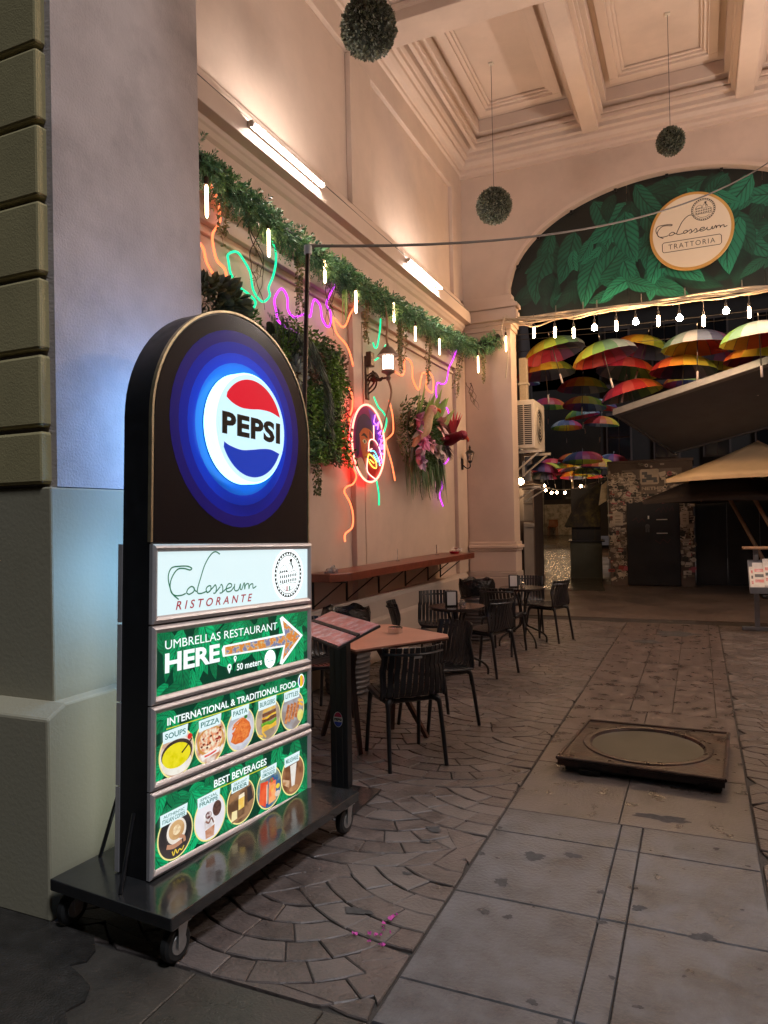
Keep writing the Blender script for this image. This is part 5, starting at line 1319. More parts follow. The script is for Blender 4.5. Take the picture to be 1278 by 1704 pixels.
# ---------------------------------------------------------------- foliage builders
class Leaves(MB):
    def __init__(s):
        super().__init__(); s.c = []
    def blade(s, p, d, L, w, colr, nrm=None, bend=0.0, seg=1):
        d = d.normalized()
        side = d.cross(nrm if nrm is not None else Vector((random.uniform(-1, 1), random.uniform(-1, 1), random.uniform(-1, 1))))
        if side.length < 1e-4: side = d.orthogonal()
        side.normalize()
        i = len(s.v)
        if seg == 1:
            vs = [p, p + d * L * 0.45 + side * w / 2, p + d * L, p + d * L * 0.45 - side * w / 2]
            s.v += [tuple(q) for q in vs]; s.f.append((i, i + 1, i + 2, i + 3)); s.mi.append(s.m)
            s.c += [colr] * 4
        else:
            up_ = side.cross(d)
            for k in range(seg + 1):
                t_ = k / seg
                ww = w / 2 * max(0.04, math.sin(PI * (0.08 + 0.92 * t_) ** 0.8)) if k < seg else 0.001
                q = p + d * L * t_ + Vector((0, 0, -bend * L * t_ * t_)) 
                s.v += [tuple(q + side * ww + up_ * ww * 0.25), tuple(q), tuple(q - side * ww + up_ * ww * 0.25)]
                cc = tuple(x * (0.8 + 0.35 * t_) for x in colr)
                s.c += [cc, tuple(x * 1.25 for x in cc), cc]
            for k in range(seg):
                for q in (0, 1):
                    a = i + 3 * k + q
                    s.f.append((a, a + 1, a + 4, a + 3)); s.mi.append(s.m)
def jit(c, v=0.3):
    c = tuple(x * 1.8 for x in c)
    k = 1 + random.uniform(-v, v)
    return (c[0] * k * random.uniform(0.85, 1.15), c[1] * k, c[2] * k * random.uniform(0.8, 1.2))
def rv(): return Vector((random.gauss(0, 1), random.gauss(0, 1), random.gauss(0, 1))).normalized()

# garland along the wall
gp = catmull(GARL, 10)
gt = thing('garland', 'thick evergreen garland of fine artificial fern sprigs swagged along the left wall', 'garland', (0, 0, 0))
MB().tube(gp, 0.05, 8).build('core', M['balldark'], gt, True)
lf = Leaves()
cum = [0]
for a, b_ in zip(gp, gp[1:]): cum.append(cum[-1] + (b_ - a).length)
def gat(s_):
    for k in range(len(gp) - 1):
        if cum[k + 1] >= s_: return gp[k].lerp(gp[k + 1], (s_ - cum[k]) / max(1e-6, cum[k + 1] - cum[k])), (gp[k + 1] - gp[k]).normalized()
    return gp[-1], (gp[-1] - gp[-2]).normalized()
nspr = int(cum[-1] * 430)
for i in range(nspr):
    c, tdir = gat(random.random() * cum[-1])
    a = random.uniform(0, 2 * PI)
    e1 = tdir.cross(Vector((0, 0, 1))).normalized(); e2 = e1.cross(tdir)
    d = (e1 * math.cos(a) + e2 * math.sin(a))
    if c.y < 10.4 and (c + d * 0.2).x < -3.30: d.x = abs(d.x) * 0.3
    d = (d + tdir * random.uniform(-0.7, 0.7) + Vector((0, 0, -0.45))).normalized()
    base = c + d * random.uniform(0.01, 0.075)
    L = random.uniform(0.08, 0.155)
    colr = jit((0.06, 0.135, 0.068) if random.random() < 0.7 else (0.105, 0.2, 0.08), 0.4)
    side = d.cross(rv()).normalized()
    for k in range(6):
        t_ = 0.25 + 0.75 * k / 5
        p = base + d * L * t_ * 0.8 + Vector((0, 0, -0.15 * L * t_ * t_))
        for sg in (-1, 1):
            lf.blade(p, d * 0.7 + side * sg * 0.8 + Vector((0, 0, -0.1)), L * 0.36 * (1.15 - 0.6 * t_), 0.012, colr)
lf.build('foliage', M['foliage'], gt)

def vine(kind, a, b_, lab, grp, x=-3.14):
    (y0, z0), (y1, z1) = a, b_
    t = thing({'leafy': 'hanging_vine', 'strap': 'hanging_grass', 'twig': 'hanging_root'}[kind], lab, {'leafy': 'vine', 'strap': 'strap leaves', 'twig': 'dry root'}[kind], (x, y0, z0), 0, grp)
    L = z0 - z1
    if kind == 'leafy':
        lv = Leaves(); dead = random.random()
        for s_ in range(5):
            ox, oy = random.uniform(-0.03, 0.03), random.uniform(-0.05, 0.05)
            ll = L * random.uniform(0.7, 1.0)
            path = [Vector((ox + 0.02 * math.sin(3 * q + s_), oy + (y1 - y0) * q + 0.025 * math.sin(5 * q + 2 * s_), 0.05 - ll * q)) for q in [k / 12 for k in range(13)]]
            MB().tube(path, 0.0025, 4).build('stem', M['lightwood'], t)
            for k in range(int(ll * 95)):
                q = random.random(); p = path[0].lerp(path[-1], 0); f = q * 12; i = min(int(f), 11); p = path[i].lerp(path[i + 1], f - i)
                d = (rv() + Vector((0.2, 0, -0.5))).normalized()
                c = jit((0.14, 0.13, 0.045) if random.random() < 0.55 else (0.09, 0.11, 0.045), 0.4)
                lv.blade(p, d, random.uniform(0.022, 0.042), random.uniform(0.014, 0.024), c)
        lv.build('foliage', M['foliage'], t)
    elif kind == 'strap':
        for k in range(7):
            lv = Leaves()
            lv.blade(Vector((random.uniform(-0.03, 0.03), random.uniform(-0.06, 0.06), 0.05)), Vector((random.uniform(-0.02, 0.08), random.uniform(-0.06, 0.08), -1)), L * random.uniform(0.6, 1.05), 0.028, jit((0.09, 0.19, 0.03), 0.3), nrm=Vector((1, 0.3 * random.uniform(-1, 1), 0)), seg=8)
            lv.build('leaf', M['foliage'], t)
    else:
        for k in range(3):
            pts = []
            ph = random.uniform(0, 6)
            for q in range(14):
                f = q / 13
                pts.append((0.03 * math.sin(7 * f + ph), (y1 - y0) * f + 0.05 * math.sin(6 * f + ph) + random.uniform(-0.015, 0.015), 0.03 - L * f * (1 - 0.12 * k)))
            MB().tube(catmull(pts, 3), 0.006, 5, 0.002).build('root', M['darkwood'], t, True)
        lv = Leaves()
        for k in range(60):
            q = random.choice((0.3, 0.34, 0.55, 0.6)) + random.uniform(-0.05, 0.05)
            lv.blade(Vector((0, (y1 - y0) * q + random.uniform(-0.02, 0.02), -L * q)), rv() + Vector((0, 0, -0.6)), random.uniform(0.03, 0.07), 0.006, jit((0.10, 0.075, 0.03), 0.3))
        lv.build('fibre', M['foliage'], t)['kind'] = 'stuff'
VL = ['leafy vine hanging from the garland nearest the street pier', 'leafy vine hanging from the garland just left of the slim pole', 'leafy vine hanging left of the big wall lantern', 'leafy vine hanging to the right of the big wall lantern', 'thin leafy vine hanging beside the lantern toward the arch', 'leafy vine hanging in front of an orange neon loop', 'leafy vine curling down by the arch pier beside the last bulb', 'short leafy vine under the last bulb by the arch pier',
      'bright green strap leaves hanging right of the slim pole', 'bright green strap leaves hanging above the big wall lantern', 'twisted dry root hanging beside the green neon loop', 'twisted dry root hanging over the purple neon', 'dry root hanging from the garland corner at the arch', 'curled thin root below the leafy vines at the arch pier']
for (k, (a, b_)), lab in zip(VINES, VL):
    yy = a[0]
    xx = -3.14
    if yy > 10.3: xx = -2.95 if yy > 10.6 else -3.1
    if yy > 10.6:
        a = (10.62, a[1]); b_ = (10.62 + (b_[0] - yy) * 0.3, b_[1])
    vine(k, a, b_, lab, {'leafy': 'leafy vines hanging from the garland', 'strap': 'strap leaves hanging from the garland', 'twig': 'dry roots hanging from the garland'}[k], xx)

# filament tubes hanging below the garland
M['warm_tube'] = emi('warm_bulb', (1.0, 0.62, 0.33), 16.0, 0.3)
WL = ['nearest the street pier', 'in front of the green neon loop', 'right of the slim pole', 'left of the strap leaves', 'above the big wall lantern', 'just right of the big wall lantern', 'above the flower arrangement', 'at the arch corner among the vines', 'at its far end']
for i, (a, b_) in enumerate(WBULB):
    y0, z0, z1 = a[0], a[1], b_[1]
    x = -3.08
    if i == 7: x, y0 = -3.0, 10.5
    if i == 8: x, y0 = -2.62, 10.72; 
    if i == 8: z0, z1 = 4.33, 4.06
    t = thing('hanging_tube_bulb', 'lit filament tube bulb hanging from the garland ' + WL[i], 'light bulb', (x, y0, z0), 0, 'tube bulbs hanging from the garland')
    MB().tube([(0, 0, 0.10), (0, 0, 0.005)], 0.004, 6).build('wire', M['cable'], t)
    MB().tube([(0, 0, 0.02), (0, 0, -0.035)], 0.017, 10).build('socket', M['bronze'], t, True)
    MB().lathe([(0.007, -0.036), (0.0115, -0.05), (0.012, -(z0 - z1) + 0.02), (0.005, -(z0 - z1))], 12).build('bulb', M['warm_tube'], t, True)

# neon tubes
NC = {'orange': emi('neon_orange', (1.0, 0.17, 0.06), 2.2, 0.4), 'green': emi('neon_green', (0.0, 0.85, 0.36), 1.2, 0.4), 'purple': emi('neon_purple', (0.66, 0.04, 0.95), 1.7, 0.4)}
NL = ['orange neon tube winding down the wall beside the street pier', 'short orange neon tube end behind the street pier edge', 'green neon tube looping on the wall above the advertising stand', 'purple neon tube looping in tall waves left of the slim pole', 'purple neon tail behind the fern fronds', 'orange neon tube curling under the strap leaves beside the plant panel', 'long orange neon tube winding past the round neon sign to low on the wall', 'short green neon hook above the big lantern', 'short green neon stroke behind the big lantern', 'green neon stroke right of the round neon sign', 'green neon stroke below the round neon sign', 'orange neon tube in two loops above the flower arrangement', 'orange neon tube bending between round neon sign and flowers', 'purple neon tube winding down from the arch end of the garland', 'purple neon hook right of the flower arrangement', 'lowest purple neon stroke on the wall under the flowers']
for (c, pts), lab in zip(NEON, NL):
    P3_ = catmull([(-3.292 + (0.012 if k % 2 else 0), p[0], p[1]) for k, p in enumerate(pts)], 6)
    tag(MB().tube(P3_, 0.0095, 8).build('neon_tube', NC[c], None, True), lab, 'neon tube', 'coloured neon tubes on the left wall')

# ---------------------------------------------------------------- planted wall panel, bush, fronds
t = thing('plant_panel', 'dense green vertical plant panel on the wall beside the slim pole', 'plant panel', (-3.31, 5.75, 2.72))
bevel(MB().box(0.0, 0.05, -0.62, 0.66, -0.6, 0.52).build('backing', M['balldark'], t), 0.02)
lv = Leaves()
for i in range(6800):
    y_, z_ = random.uniform(-0.66, 0.70), random.uniform(-0.64, 0.58)
    zt = 0.58 - 0.35 * max(0, y_ - 0.35)
    if z_ > zt + random.uniform(-0.05, 0.02): continue
    n_ = noise.noise(Vector((y_ * 3, z_ * 3, 1.7)))
    x = 0.05 + 0.07 * (n_ + 0.5) + random.uniform(0, 0.07)
    c = (0.11, 0.19, 0.035) if n_ > 0.05 else ((0.075, 0.135, 0.045) if n_ > -0.25 else (0.13, 0.08, 0.05))
    L = random.uniform(0.025, 0.05)
    lv.blade(Vector((x, y_, z_)), rv() + Vector((1.0, -0.1, -0.5)), L, L * random.uniform(0.35, 0.7), jit(c, 0.4))
lv.build('foliage', M['foliage'], t)
lv = Leaves()
for i in range(900):
    k = i % 9
    y_ = 0.1 + 0.06 * k - 0.2; q = random.random()
    p = Vector((0.17 + 0.1 * math.sin(PI * q), -0.45 + 0.5 * q + 0.02 * k, 0.42 - 0.65 * q * q - 0.03 * k + 0.05))
    lv.blade(p, Vector((0.3, 0.4 + random.uniform(-.5, .5), -0.9)), random.uniform(0.06, 0.12), 0.008, jit((0.10, 0.115, 0.08), 0.3))
lv.build('grey_grass', M['foliage'], t)
lv = Leaves()
for i in range(190):
    q = random.random()
    lv.blade(Vector((0.06 + random.uniform(-0.03, 0.03), 0.12 + random.uniform(-0.06, 0.06) * (1 - 0.5 * q), -0.6 - 0.33 * q)), rv() + Vector((0, 0, -0.9)), 0.035, 0.018, jit((0.08, 0.09, 0.035), 0.4))
lv.build('trailing_vine', M['foliage'], t)
for k in range(5):
    lv = Leaves(); lv.blade(Vector((0.12, 0.38 + 0.03 * k, 0.30 - 0.12 * k)), Vector((0.25, 0.12, -1)), random.uniform(0.3, 0.45), 0.03, jit((0.09, 0.17, 0.03), 0.2), nrm=Vector((1, 0.2, 0)), seg=7, bend=0.05)
    lv.build('leaf', M['foliage'], t)

t = thing('bush', 'dark round leaved artificial bush on the wall just above the advertising stand', 'bush', (-3.30, 4.45, 3.16))
lv = Leaves()
for i in range(420):
    d = rv(); d.x = abs(d.x)
    p = Vector((d.x * 0.2, d.y * 0.36 - 0.02, d.z * 0.22)) * random.uniform(0.5, 1.0)
    if p.y < 0.15:
        lv.blade(p, d + Vector((0.3, 0, -0.2)), random.uniform(0.06, 0.1), random.uniform(0.05, 0.08), jit((0.085, 0.10, 0.06), 0.4), seg=3)
for i in range(700):
    d = rv(); d.x = abs(d.x)
    p = Vector((d.x * 0.15, 0.3 + d.y * 0.2, -0.08 + d.z * 0.2)) * random.uniform(0.6, 1.0)
    lv.blade(p, d, random.uniform(0.03, 0.05), 0.02, jit((0.06, 0.13, 0.03), 0.4))
lv.build('foliage', M['foliage'], t)
t = thing('fern_fronds', 'spray of dark fern fronds behind the rounded top of the advertising stand', 'fern', (-3.29, 5.3, 2.85))
for k, (dy, dz) in enumerate(((-0.42, 0.42), (-0.28, 0.5), (-0.14, 0.45), (0.05, 0.42), (0.12, 0.3), (-0.35, 0.25))):
    lv = Leaves(); d = Vector((0.16, dy, dz)); L = d.length
    for q in range(44):
        f = q / 43; p = d * f + Vector((0.05 * math.sin(PI * f), 0, -0.05 * f * f))
        sd = Vector((0.25, -dz, dy)).normalized()
        for sg in (-1, 1):
            lv.blade(p, d.normalized() * 0.5 + sd * sg + Vector((0.2, 0, 0)), 0.12 * math.sin(PI * (0.12 + 0.85 * f)) + 0.01, 0.011, jit((0.07, 0.085, 0.06), 0.35))
    lv.build('frond', M['foliage'], t)
lv = Leaves()
for i in range(60):
    a = random.uniform(0, 2 * PI); rr_ = random.uniform(0.02, 0.13)
    lv.blade(Vector((0.1, 0.12 + rr_ * math.cos(a), -0.02 + rr_ * math.sin(a))), Vector((0.8, math.cos(a), math.sin(a))), 0.08, 0.05, jit((0.22, 0.22, 0.18), 0.3), seg=3)
lv.build('pale_leaf', M['foliage'], t)

# ---------------------------------------------------------------- flower arrangement and the two parrots on it
t = thing('flower_arrangement', 'wall bouquet of ferns, banana leaves, pink orchids and trailing grass above the counter', 'flower arrangement', (-3.30, 8.55, 2.6))
def big_leaf(y0, z0, dy, dz, w, c, dx=0.16, bend=0.0, x0=0.19):
    d = Vector((dx, dy, dz)); lv = Leaves()
    lv.blade(Vector((x0, y0, z0)), d, d.length, w, c, nrm=Vector((1, 0.2 * random.uniform(-1, 1), 0)), seg=9, bend=bend)
    lv.build('leaf', M['foliage'], t)
for a in ((-0.5, 0.05, -0.2, 0.45, 0.10), (-0.45, 0.08, -0.05, 0.52, 0.13), (-0.35, 0.05, 0.02, 0.40, 0.13), (-0.55, 0.0, -0.15, 0.35, 0.09), (-0.1, 0.1, 0.2, 0.50, 0.20), (0.05, 0.12, 0.3, 0.40, 0.18), (0.25, 0.05, 0.35, 0.35, 0.14), (0.1, 0.2, 0.15, 0.3, 0.16), (-0.25, 0.1, 0.1, 0.42, 0.14)):
    big_leaf(*a[:5], jit((0.12, 0.17, 0.04) if a[4] > 0.12 else (0.09, 0.13, 0.04), 0.2))
lv = Leaves()
for i in range(3600):
    y_, z_ = random.uniform(-0.8, 0.8), random.gauss(0.03, 0.24)
    if (y_ / 0.75) ** 2 + (z_ / 0.5) ** 2 > 1: continue
    x = 0.06 + 0.17 * (1 - (y_ / 0.75) ** 2 - (z_ / 0.5) ** 2) + random.uniform(-0.03, 0.03)
    L = random.uniform(0.04, 0.09)
    lv.blade(Vector((x, y_, z_)), Vector((0.6, y_ + random.uniform(-.5, .5), z_ - 0.1 + random.uniform(-.5, .5))), L, L * 0.28, jit((0.05, 0.10, 0.035) if random.random() < 0.8 else (0.09, 0.14, 0.05), 0.45))
lv.build('fern_foliage', M['foliage'], t)
lv = Leaves()
for i in range(300):
    y_ = random.choice((-0.52, -0.45, -0.15, 0.1, 0.25, 0.42, 0.5, 0.55)) + random.gauss(0, 0.05)
    z_ = -0.15 - random.random() * 0.15
    L = random.uniform(0.2, 0.55)
    lv.blade(Vector((0.08 + random.uniform(0, 0.1), y_, z_)), Vector((random.uniform(-0.05, 0.2), random.uniform(-0.2, 0.15), -1)), L, 0.012, jit((0.06, 0.10, 0.04), 0.45), seg=3, bend=0.1)
lv.build('trailing_grass', M['foliage'], t)
for (yc, zc, a0, a1, rr_, c) in ((-0.75, 0.02, 110, 250, 0.28, (0.07, 0.075, 0.05)), (0.15, -0.05, 230, 350, 0.38, (0.03, 0.02, 0.025)), (0.55, 0.0, 200, 330, 0.3, (0.03, 0.02, 0.025))):
    lv = Leaves()
    for k in range(26):
        a = R(a0 + (a1 - a0) * k / 25)
        lv.blade(Vector((0.12, yc + 0.2, zc)), Vector((0.35, math.cos(a), math.sin(a))), rr_, 0.02, jit(c, 0.3))
    lv.build('palm_fan', M['foliage'], t)
for i, (y_, z_, s_, c) in enumerate(((-0.55, 0.02, 0.1, (0.34, 0.11, 0.20)), (-0.42, -0.08, 0.11, (0.42, 0.15, 0.25)), (-0.50, -0.14, 0.09, (0.38, 0.13, 0.23)), (-0.32, 0.0, 0.08, (0.30, 0.10, 0.18)), (-0.58, 0.14, 0.09, (0.32, 0.12, 0.18)), (-0.6, -0.3, 0.09, (0.25, 0.16, 0.21)), (-0.52, -0.38, 0.08, (0.22, 0.14, 0.2)), (0.2, 0.14, 0.11, (0.34, 0.17, 0.17)), (-0.12, -0.14, 0.07, (0.36, 0.2, 0.22)), (0.08, -0.2, 0.08, (0.28, 0.22, 0.18)))):
    lv = Leaves()
    s_ *= 1.55
    for k in range(9):
        a = 2 * PI * k / 9 + i
        lv.blade(Vector((0.26, y_, z_)), Vector((0.75 if k % 2 else 0.4, math.cos(a), math.sin(a))), s_, s_ * 0.62, jit(c, 0.2), seg=3, bend=0.15)
    lv.build('flower', M['foliage'], t)
for k in range(3):
    MB().tube(catmull([(0.1, -0.1 + 0.25 * k, -0.25), (0.14, -0.05 + 0.28 * k, -0.5), (0.1, -0.12 + 0.3 * k, -0.65), (0.12, -0.08 + 0.3 * k, -0.82)], 5), 0.006, 5, 0.002).build('root', M['darkwood'], t, True)

def parrot(loc, rz, lab, cb, ch_, cw, wing_open):
    p = thing('parrot_figurine', lab, 'parrot ornament', loc, rz)
    p.scale = (1.35, 1.35, 1.35)
    mk = lambda nm, c: M.setdefault(nm, mat(nm, c, 0.6, var=0.2, vs=40, bump=0.3, bs=120))
    path = [Vector((0, 0.11, -0.16)), Vector((0, 0.06, -0.08)), Vector((0, 0.0, 0.0)), Vector((0, -0.03, 0.08)), Vector((0, -0.05, 0.13)), Vector((0, -0.07, 0.17)), Vector((0, -0.085, 0.19))]
    rad = [0.012, 0.04, 0.062, 0.05, 0.042, 0.045, 0.012]
    MB().tube(catmull(path, 4), lambda q: rad[min(5, int(q * 6))] * (1 - (q * 6 % 1 if q < 1 else 0)) + rad[min(6, int(q * 6) + 1)] * (q * 6 % 1 if q < 1 else 0) if q < 1 else 0.012, 12).build('body', mk(lab[:6] + 'b', cb), p, True)
    MB().lathe([(0.0, -0.048), (0.03, -0.038), (0.046, -0.01), (0.045, 0.015), (0.03, 0.04), (0.0, 0.05)], 14, (0, -0.075, 0.165)).build('head', mk(lab[:6] + 'h', ch_), p, True)
    MB().tube(catmull([(0, -0.115, 0.172), (0, -0.145, 0.165), (0, -0.15, 0.14)], 4), 0.02, 8, 0.003).build('beak', mk('beak', (0.75, 0.09, 0.02)), p, True)
    for sx in (-1, 1):
        MB().lathe([(0.0, -0.007), (0.007, 0), (0.0, 0.007)], 8, (sx * 0.042, -0.09, 0.178)).build('eye', M['ink_black'], p, True)
        lv = Leaves()
        for k in range(9):
            f = k / 8
            if wing_open:
                d = Vector((sx * (0.9 - 0.5 * f), 0.35 + 0.4 * f, 0.5 - 1.2 * f)); L = 0.22 + 0.06 * math.sin(PI * f)
            else:
                d = Vector((sx * 0.18, 0.5 + 0.15 * f, -0.8 + 0.25 * f)); L = 0.14 + 0.05 * f
            lv.blade(Vector((sx * 0.045, 0.0, 0.06 - 0.04 * f)), d, L, 0.045, jit(cw if f < 0.6 or not wing_open else tuple(x * 0.25 for x in cw), 0.15), nrm=Vector((0, 1, 0.4)) if wing_open else Vector((1, 0, 0)), seg=4)
        lv.build('wing', M['foliage'], p)
    lv = Leaves()
    for k in range(5):
        lv.blade(Vector((0, 0.10, -0.15)), Vector((-0.2 + 0.1 * k, 0.3, -1)), 0.17, 0.03, jit(tuple(x * 0.4 for x in cw), 0.2), seg=3)
    lv.build('tail', M['foliage'], p)
    return p
parrot((-2.98, 8.05, 2.62), R(125), 'pale pink parrot ornament with orange beak perched among the flowers', (0.70, 0.46, 0.26), (0.75, 0.33, 0.28), (0.16, 0.14, 0.10), False)
parrot((-3.0, 9.05, 2.58), R(25), 'dark red parrot ornament with spread wings right of the flower arrangement', (0.28, 0.005, 0.03), (0.26, 0.006, 0.03), (0.30, 0.006, 0.035), True).rotation_euler = (R(55), R(-35), R(70))

# ---------------------------------------------------------------- round neon sign
t = thing('neon_sign', 'round neon bar sign with painted face, purple lettering and cocktail glass', 'neon sign', (-3.245, 6.99, 2.365), R(90))
RN = 0.415
MB().lathe([(RN, 0.0), (RN, 0.012)], 64, (0, 0.006, 0), axis='y').build('backing_disc', mat('sign_purple', (0.30, 0.02, 0.16), 0.3, color2=(0.55, 0.02, 0.05), c2amt=1.0, c2scale=2.5), t)
MB().tube([(RN * 0.93 * math.cos(2 * PI * k / 64), 0.022, RN * 0.93 * math.sin(2 * PI * k / 64)) for k in range(65)], 0.009, 8, cap=False).build('back_light', emi('neon_back_red', (1.0, 0.03, 0.03), 18.0), t, True)  # unseen ring assumed behind the disc for the red glow on the wall
MB().tube([(RN * math.cos(2 * PI * k / 64), -0.018, RN * math.sin(2 * PI * k / 64)) for k in range(65)], 0.011, 8, cap=False).build('neon_ring', emi('neon_ring_pink', (1.0, 0.32, 0.22), 2.6), t, True)
def flatp(pts, mk, nm, y):
    mb = MB(); mb.poly([(p[0] * RN, y, p[1] * RN) for p in [tuple(q)[:2] for q in catmull([(a, b_, 0) for a, b_ in pts], 4)]]); return mb.build(nm, M[mk], t)
for nm, c in (('sg_hair', (0.035, 0.012, 0.05)), ('sg_skin', (0.42, 0.10, 0.03)), ('sg_shade', (0.13, 0.012, 0.02)), ('sg_white', (0.7, 0.45, 0.3)), ('sg_dark', (0.02, 0.008, 0.01)), ('sg_violet', (0.10, 0.012, 0.30)), ('sg_red', (0.40, 0.015, 0.01)), ('sg_shirt', (0.42, 0.27, 0.2))):
    M[nm] = mat(nm, tuple(min(0.8, x * 1.7) for x in c), 0.4, var=0.25, vs=9)
flatp([(0.05, 0.92), (0.5, 0.8), (0.85, 0.4), (0.92, 0.0), (0.8, -0.4), (0.55, 0.1), (0.3, 0.5)], 'sg_violet', 'print_shape', -0.0075)
flatp([(-0.75, 0.1), (-0.6, 0.55), (-0.2, 0.75), (0.2, 0.62), (0.35, 0.3), (0.1, 0.25), (-0.3, 0.3), (-0.5, 0.1), (-0.55, -0.3), (-0.7, -0.4)], 'sg_hair', 'print_shape', -0.0078)
flatp([(-0.52, 0.2), (-0.25, 0.38), (0.15, 0.36), (0.3, 0.2), (0.3, -0.15), (0.2, -0.4), (0.0, -0.6), (-0.2, -0.55), (-0.42, -0.2)], 'sg_skin', 'print_shape', -0.0081)
flatp([(0.08, 0.34), (0.3, 0.2), (0.3, -0.15), (0.2, -0.4), (0.02, -0.5), (0.08, -0.1)], 'sg_shade', 'print_shape', -0.0084)
flatp([(-0.42, 0.16), (-0.25, 0.25), (-0.05, 0.18), (-0.06, 0.13), (-0.25, 0.18)], 'sg_dark', 'print_shape', -0.0087)
flatp([(-0.36, 0.04), (-0.22, 0.1), (-0.08, 0.03), (-0.22, -0.03)], 'sg_white', 'print_shape', -0.0087)
flatp([(0.06, 0.05), (0.16, 0.1), (0.27, 0.04), (0.16, -0.01)], 'sg_dark', 'print_shape', -0.0087)
flatp([(-0.05, 0.0), (0.03, -0.2), (-0.1, -0.22), (-0.14, -0.18)], 'sg_shade', 'print_shape', -0.0087)
flatp([(-0.25, -0.36), (-0.05, -0.32), (0.08, -0.36), (-0.06, -0.42)], 'sg_shade', 'print_shape', -0.0087)
mb = MB(); mb.disc(-0.21 * RN, 0.035 * RN, 0.045 * RN, None, -0.009, 12); mb.build('print_shape', M['sg_dark'], t)
flatp([(-0.7, -0.45), (-0.4, -0.4), (-0.1, -0.75), (-0.15, -0.95), (-0.5, -0.8)], 'sg_shirt', 'print_shape', -0.0081)
flatp([(0.0, -0.95), (-0.05, -0.5), (0.1, -0.2), (0.5, -0.25), (0.85, -0.5), (0.5, -0.85)], 'sg_red', 'print_shape', -0.0083)
NV = emi('neon_violet_text', (0.62, 0.16, 1.0), 2.6); NP = emi('neon_pink_line', (1.0, 0.45, 0.36), 2.4); NYl = emi('neon_yellow', (1.0, 0.75, 0.1), 1.8); NCy = emi('neon_cyan', (0.2, 0.85, 1.0), 1.8)
glyph = {'L': [[(0, 1), (0, 0), (0.6, 0)]], 'A': [[(0, 0), (0.35, 1), (0.7, 0)], [(0.15, 0.4), (0.55, 0.4)]], 'M': [[(0, 0), (0.05, 1), (0.4, 0.35), (0.75, 1), (0.8, 0)]], 'B': [[(0, 0), (0, 1), (0.5, 0.9), (0.5, 0.6), (0, 0.52), (0.58, 0.4), (0.55, 0.1), (0, 0)]], 'I': [[(0.2, 0), (0.2, 1)]], 'S': [[(0.6, 0.85), (0.3, 1), (0.05, 0.8), (0.3, 0.52), (0.6, 0.3), (0.35, 0.02), (0.02, 0.15)]]}
ang = 62
for ch in 'LA MABIS':
    if ch == ' ': ang -= 8; continue
    mb = MB(); a = R(ang); rad = 0.68 * RN; sc_ = 0.2 * RN
    ux, uz = math.sin(a), -math.cos(a); vx, vz = math.cos(a), math.sin(a)
    for st_ in glyph[ch]:
        pts = [(rad * vx + sc_ * (p[0] * ux + p[1] * vx * 1.1), -0.02, rad * vz + sc_ * (p[0] * uz + p[1] * vz * 1.1)) for p in st_]
        mb.tube(pts, 0.006, 6)
    mb.build('neon_letter', NV, t, True)
    ang -= 13
for mt_, pts in ((NP, [(-0.02, -0.2), (0.05, 0.08), (0.38, 0.12), (0.7, -0.1), (0.85, -0.42)]), (NP, [(0.33, 0.15), (0.34, 0.52)]), (NP, [(-0.05, -0.2), (0.2, -0.12)]), (NP, [(-0.1, -0.4), (-0.12, -0.75), (0.35, -0.92)]), (NYl, [(0.0, -0.28), (-0.08, -0.42), (0.2, -0.6), (0.45, -0.62), (0.4, -0.42), (0.12, -0.3), (0.0, -0.28)]), (NYl, [(0.05, -0.42), (0.3, -0.5)]), (NCy, [(0.1, -0.2), (0.35, -0.18), (0.62, -0.4), (0.7, -0.55)]), (NCy, [(0.3, -0.28), (0.55, -0.45)])):
    MB().tube([(p[0] * RN * 0.98, -0.016, p[1] * RN * 0.98) for p in [tuple(q)[:2] for q in catmull([(a, b_, 0) for a, b_ in pts], 4)]], 0.006, 6).build('neon_line', mt_, t, True)

# ---------------------------------------------------------------- wall lanterns
M['lampgrey'] = mat('lamp_grey', (0.24, 0.17, 0.14), 0.5, metal=0.2, var=0.2, vs=20)
t = thing('wall_lantern', 'large lit wall lantern on a scrolled iron bracket entwined by a dry vine', 'wall lantern', (-3.31, 7.12, 3.12))
bevel(MB().box(0.0, 0.025, -0.04, 0.04, -0.26, 0.22).build('wall_plate', M['bronze'], t), 0.008)
bevel(MB().box(0.025, 0.09, -0.05, 0.05, 0.10, 0.26).build('junction_box', M['bronze'], t), 0.01)
for k in range(5):
    ph = k * 1.3
    MB().tube(catmull([(0.02, 0.02 * math.sin(ph), -0.2 + 0.05 * k), (0.09, 0.05 * math.cos(ph), -0.12 + 0.04 * k), (0.13, -0.05 * math.sin(ph), -0.02), (0.07, 0.03 * math.cos(ph), 0.06 - 0.03 * k), (0.16, 0.02 * math.sin(2 * ph), -0.06), (0.2, 0, -0.03)], 4), 0.010, 6).build('scroll', M['bronze'], t, True)
MB().tube([(0.02, 0, -0.05), (0.27, 0, -0.04)], 0.012, 8).build('arm', M['bronze'], t, True)
MB().lathe([(0.02, -0.07), (0.03, -0.04), (0.018, -0.02), (0.035, 0.0), (0.07, 0.015), (0.075, 0.03), (0.06, 0.045)], 20, (0.27, 0, 0.0)).build('lamp_base', M['lampgrey'], t, True)
M['lantern_glass'] = emi('lantern_glass', (1.0, 0.74, 0.58), 4.5)
MB().lathe([(0.058, 0.046), (0.066, 0.1), (0.066, 0.16), (0.058, 0.195)], 20, (0.27, 0, 0.0)).build('glass', M['lantern_glass'], t, True)
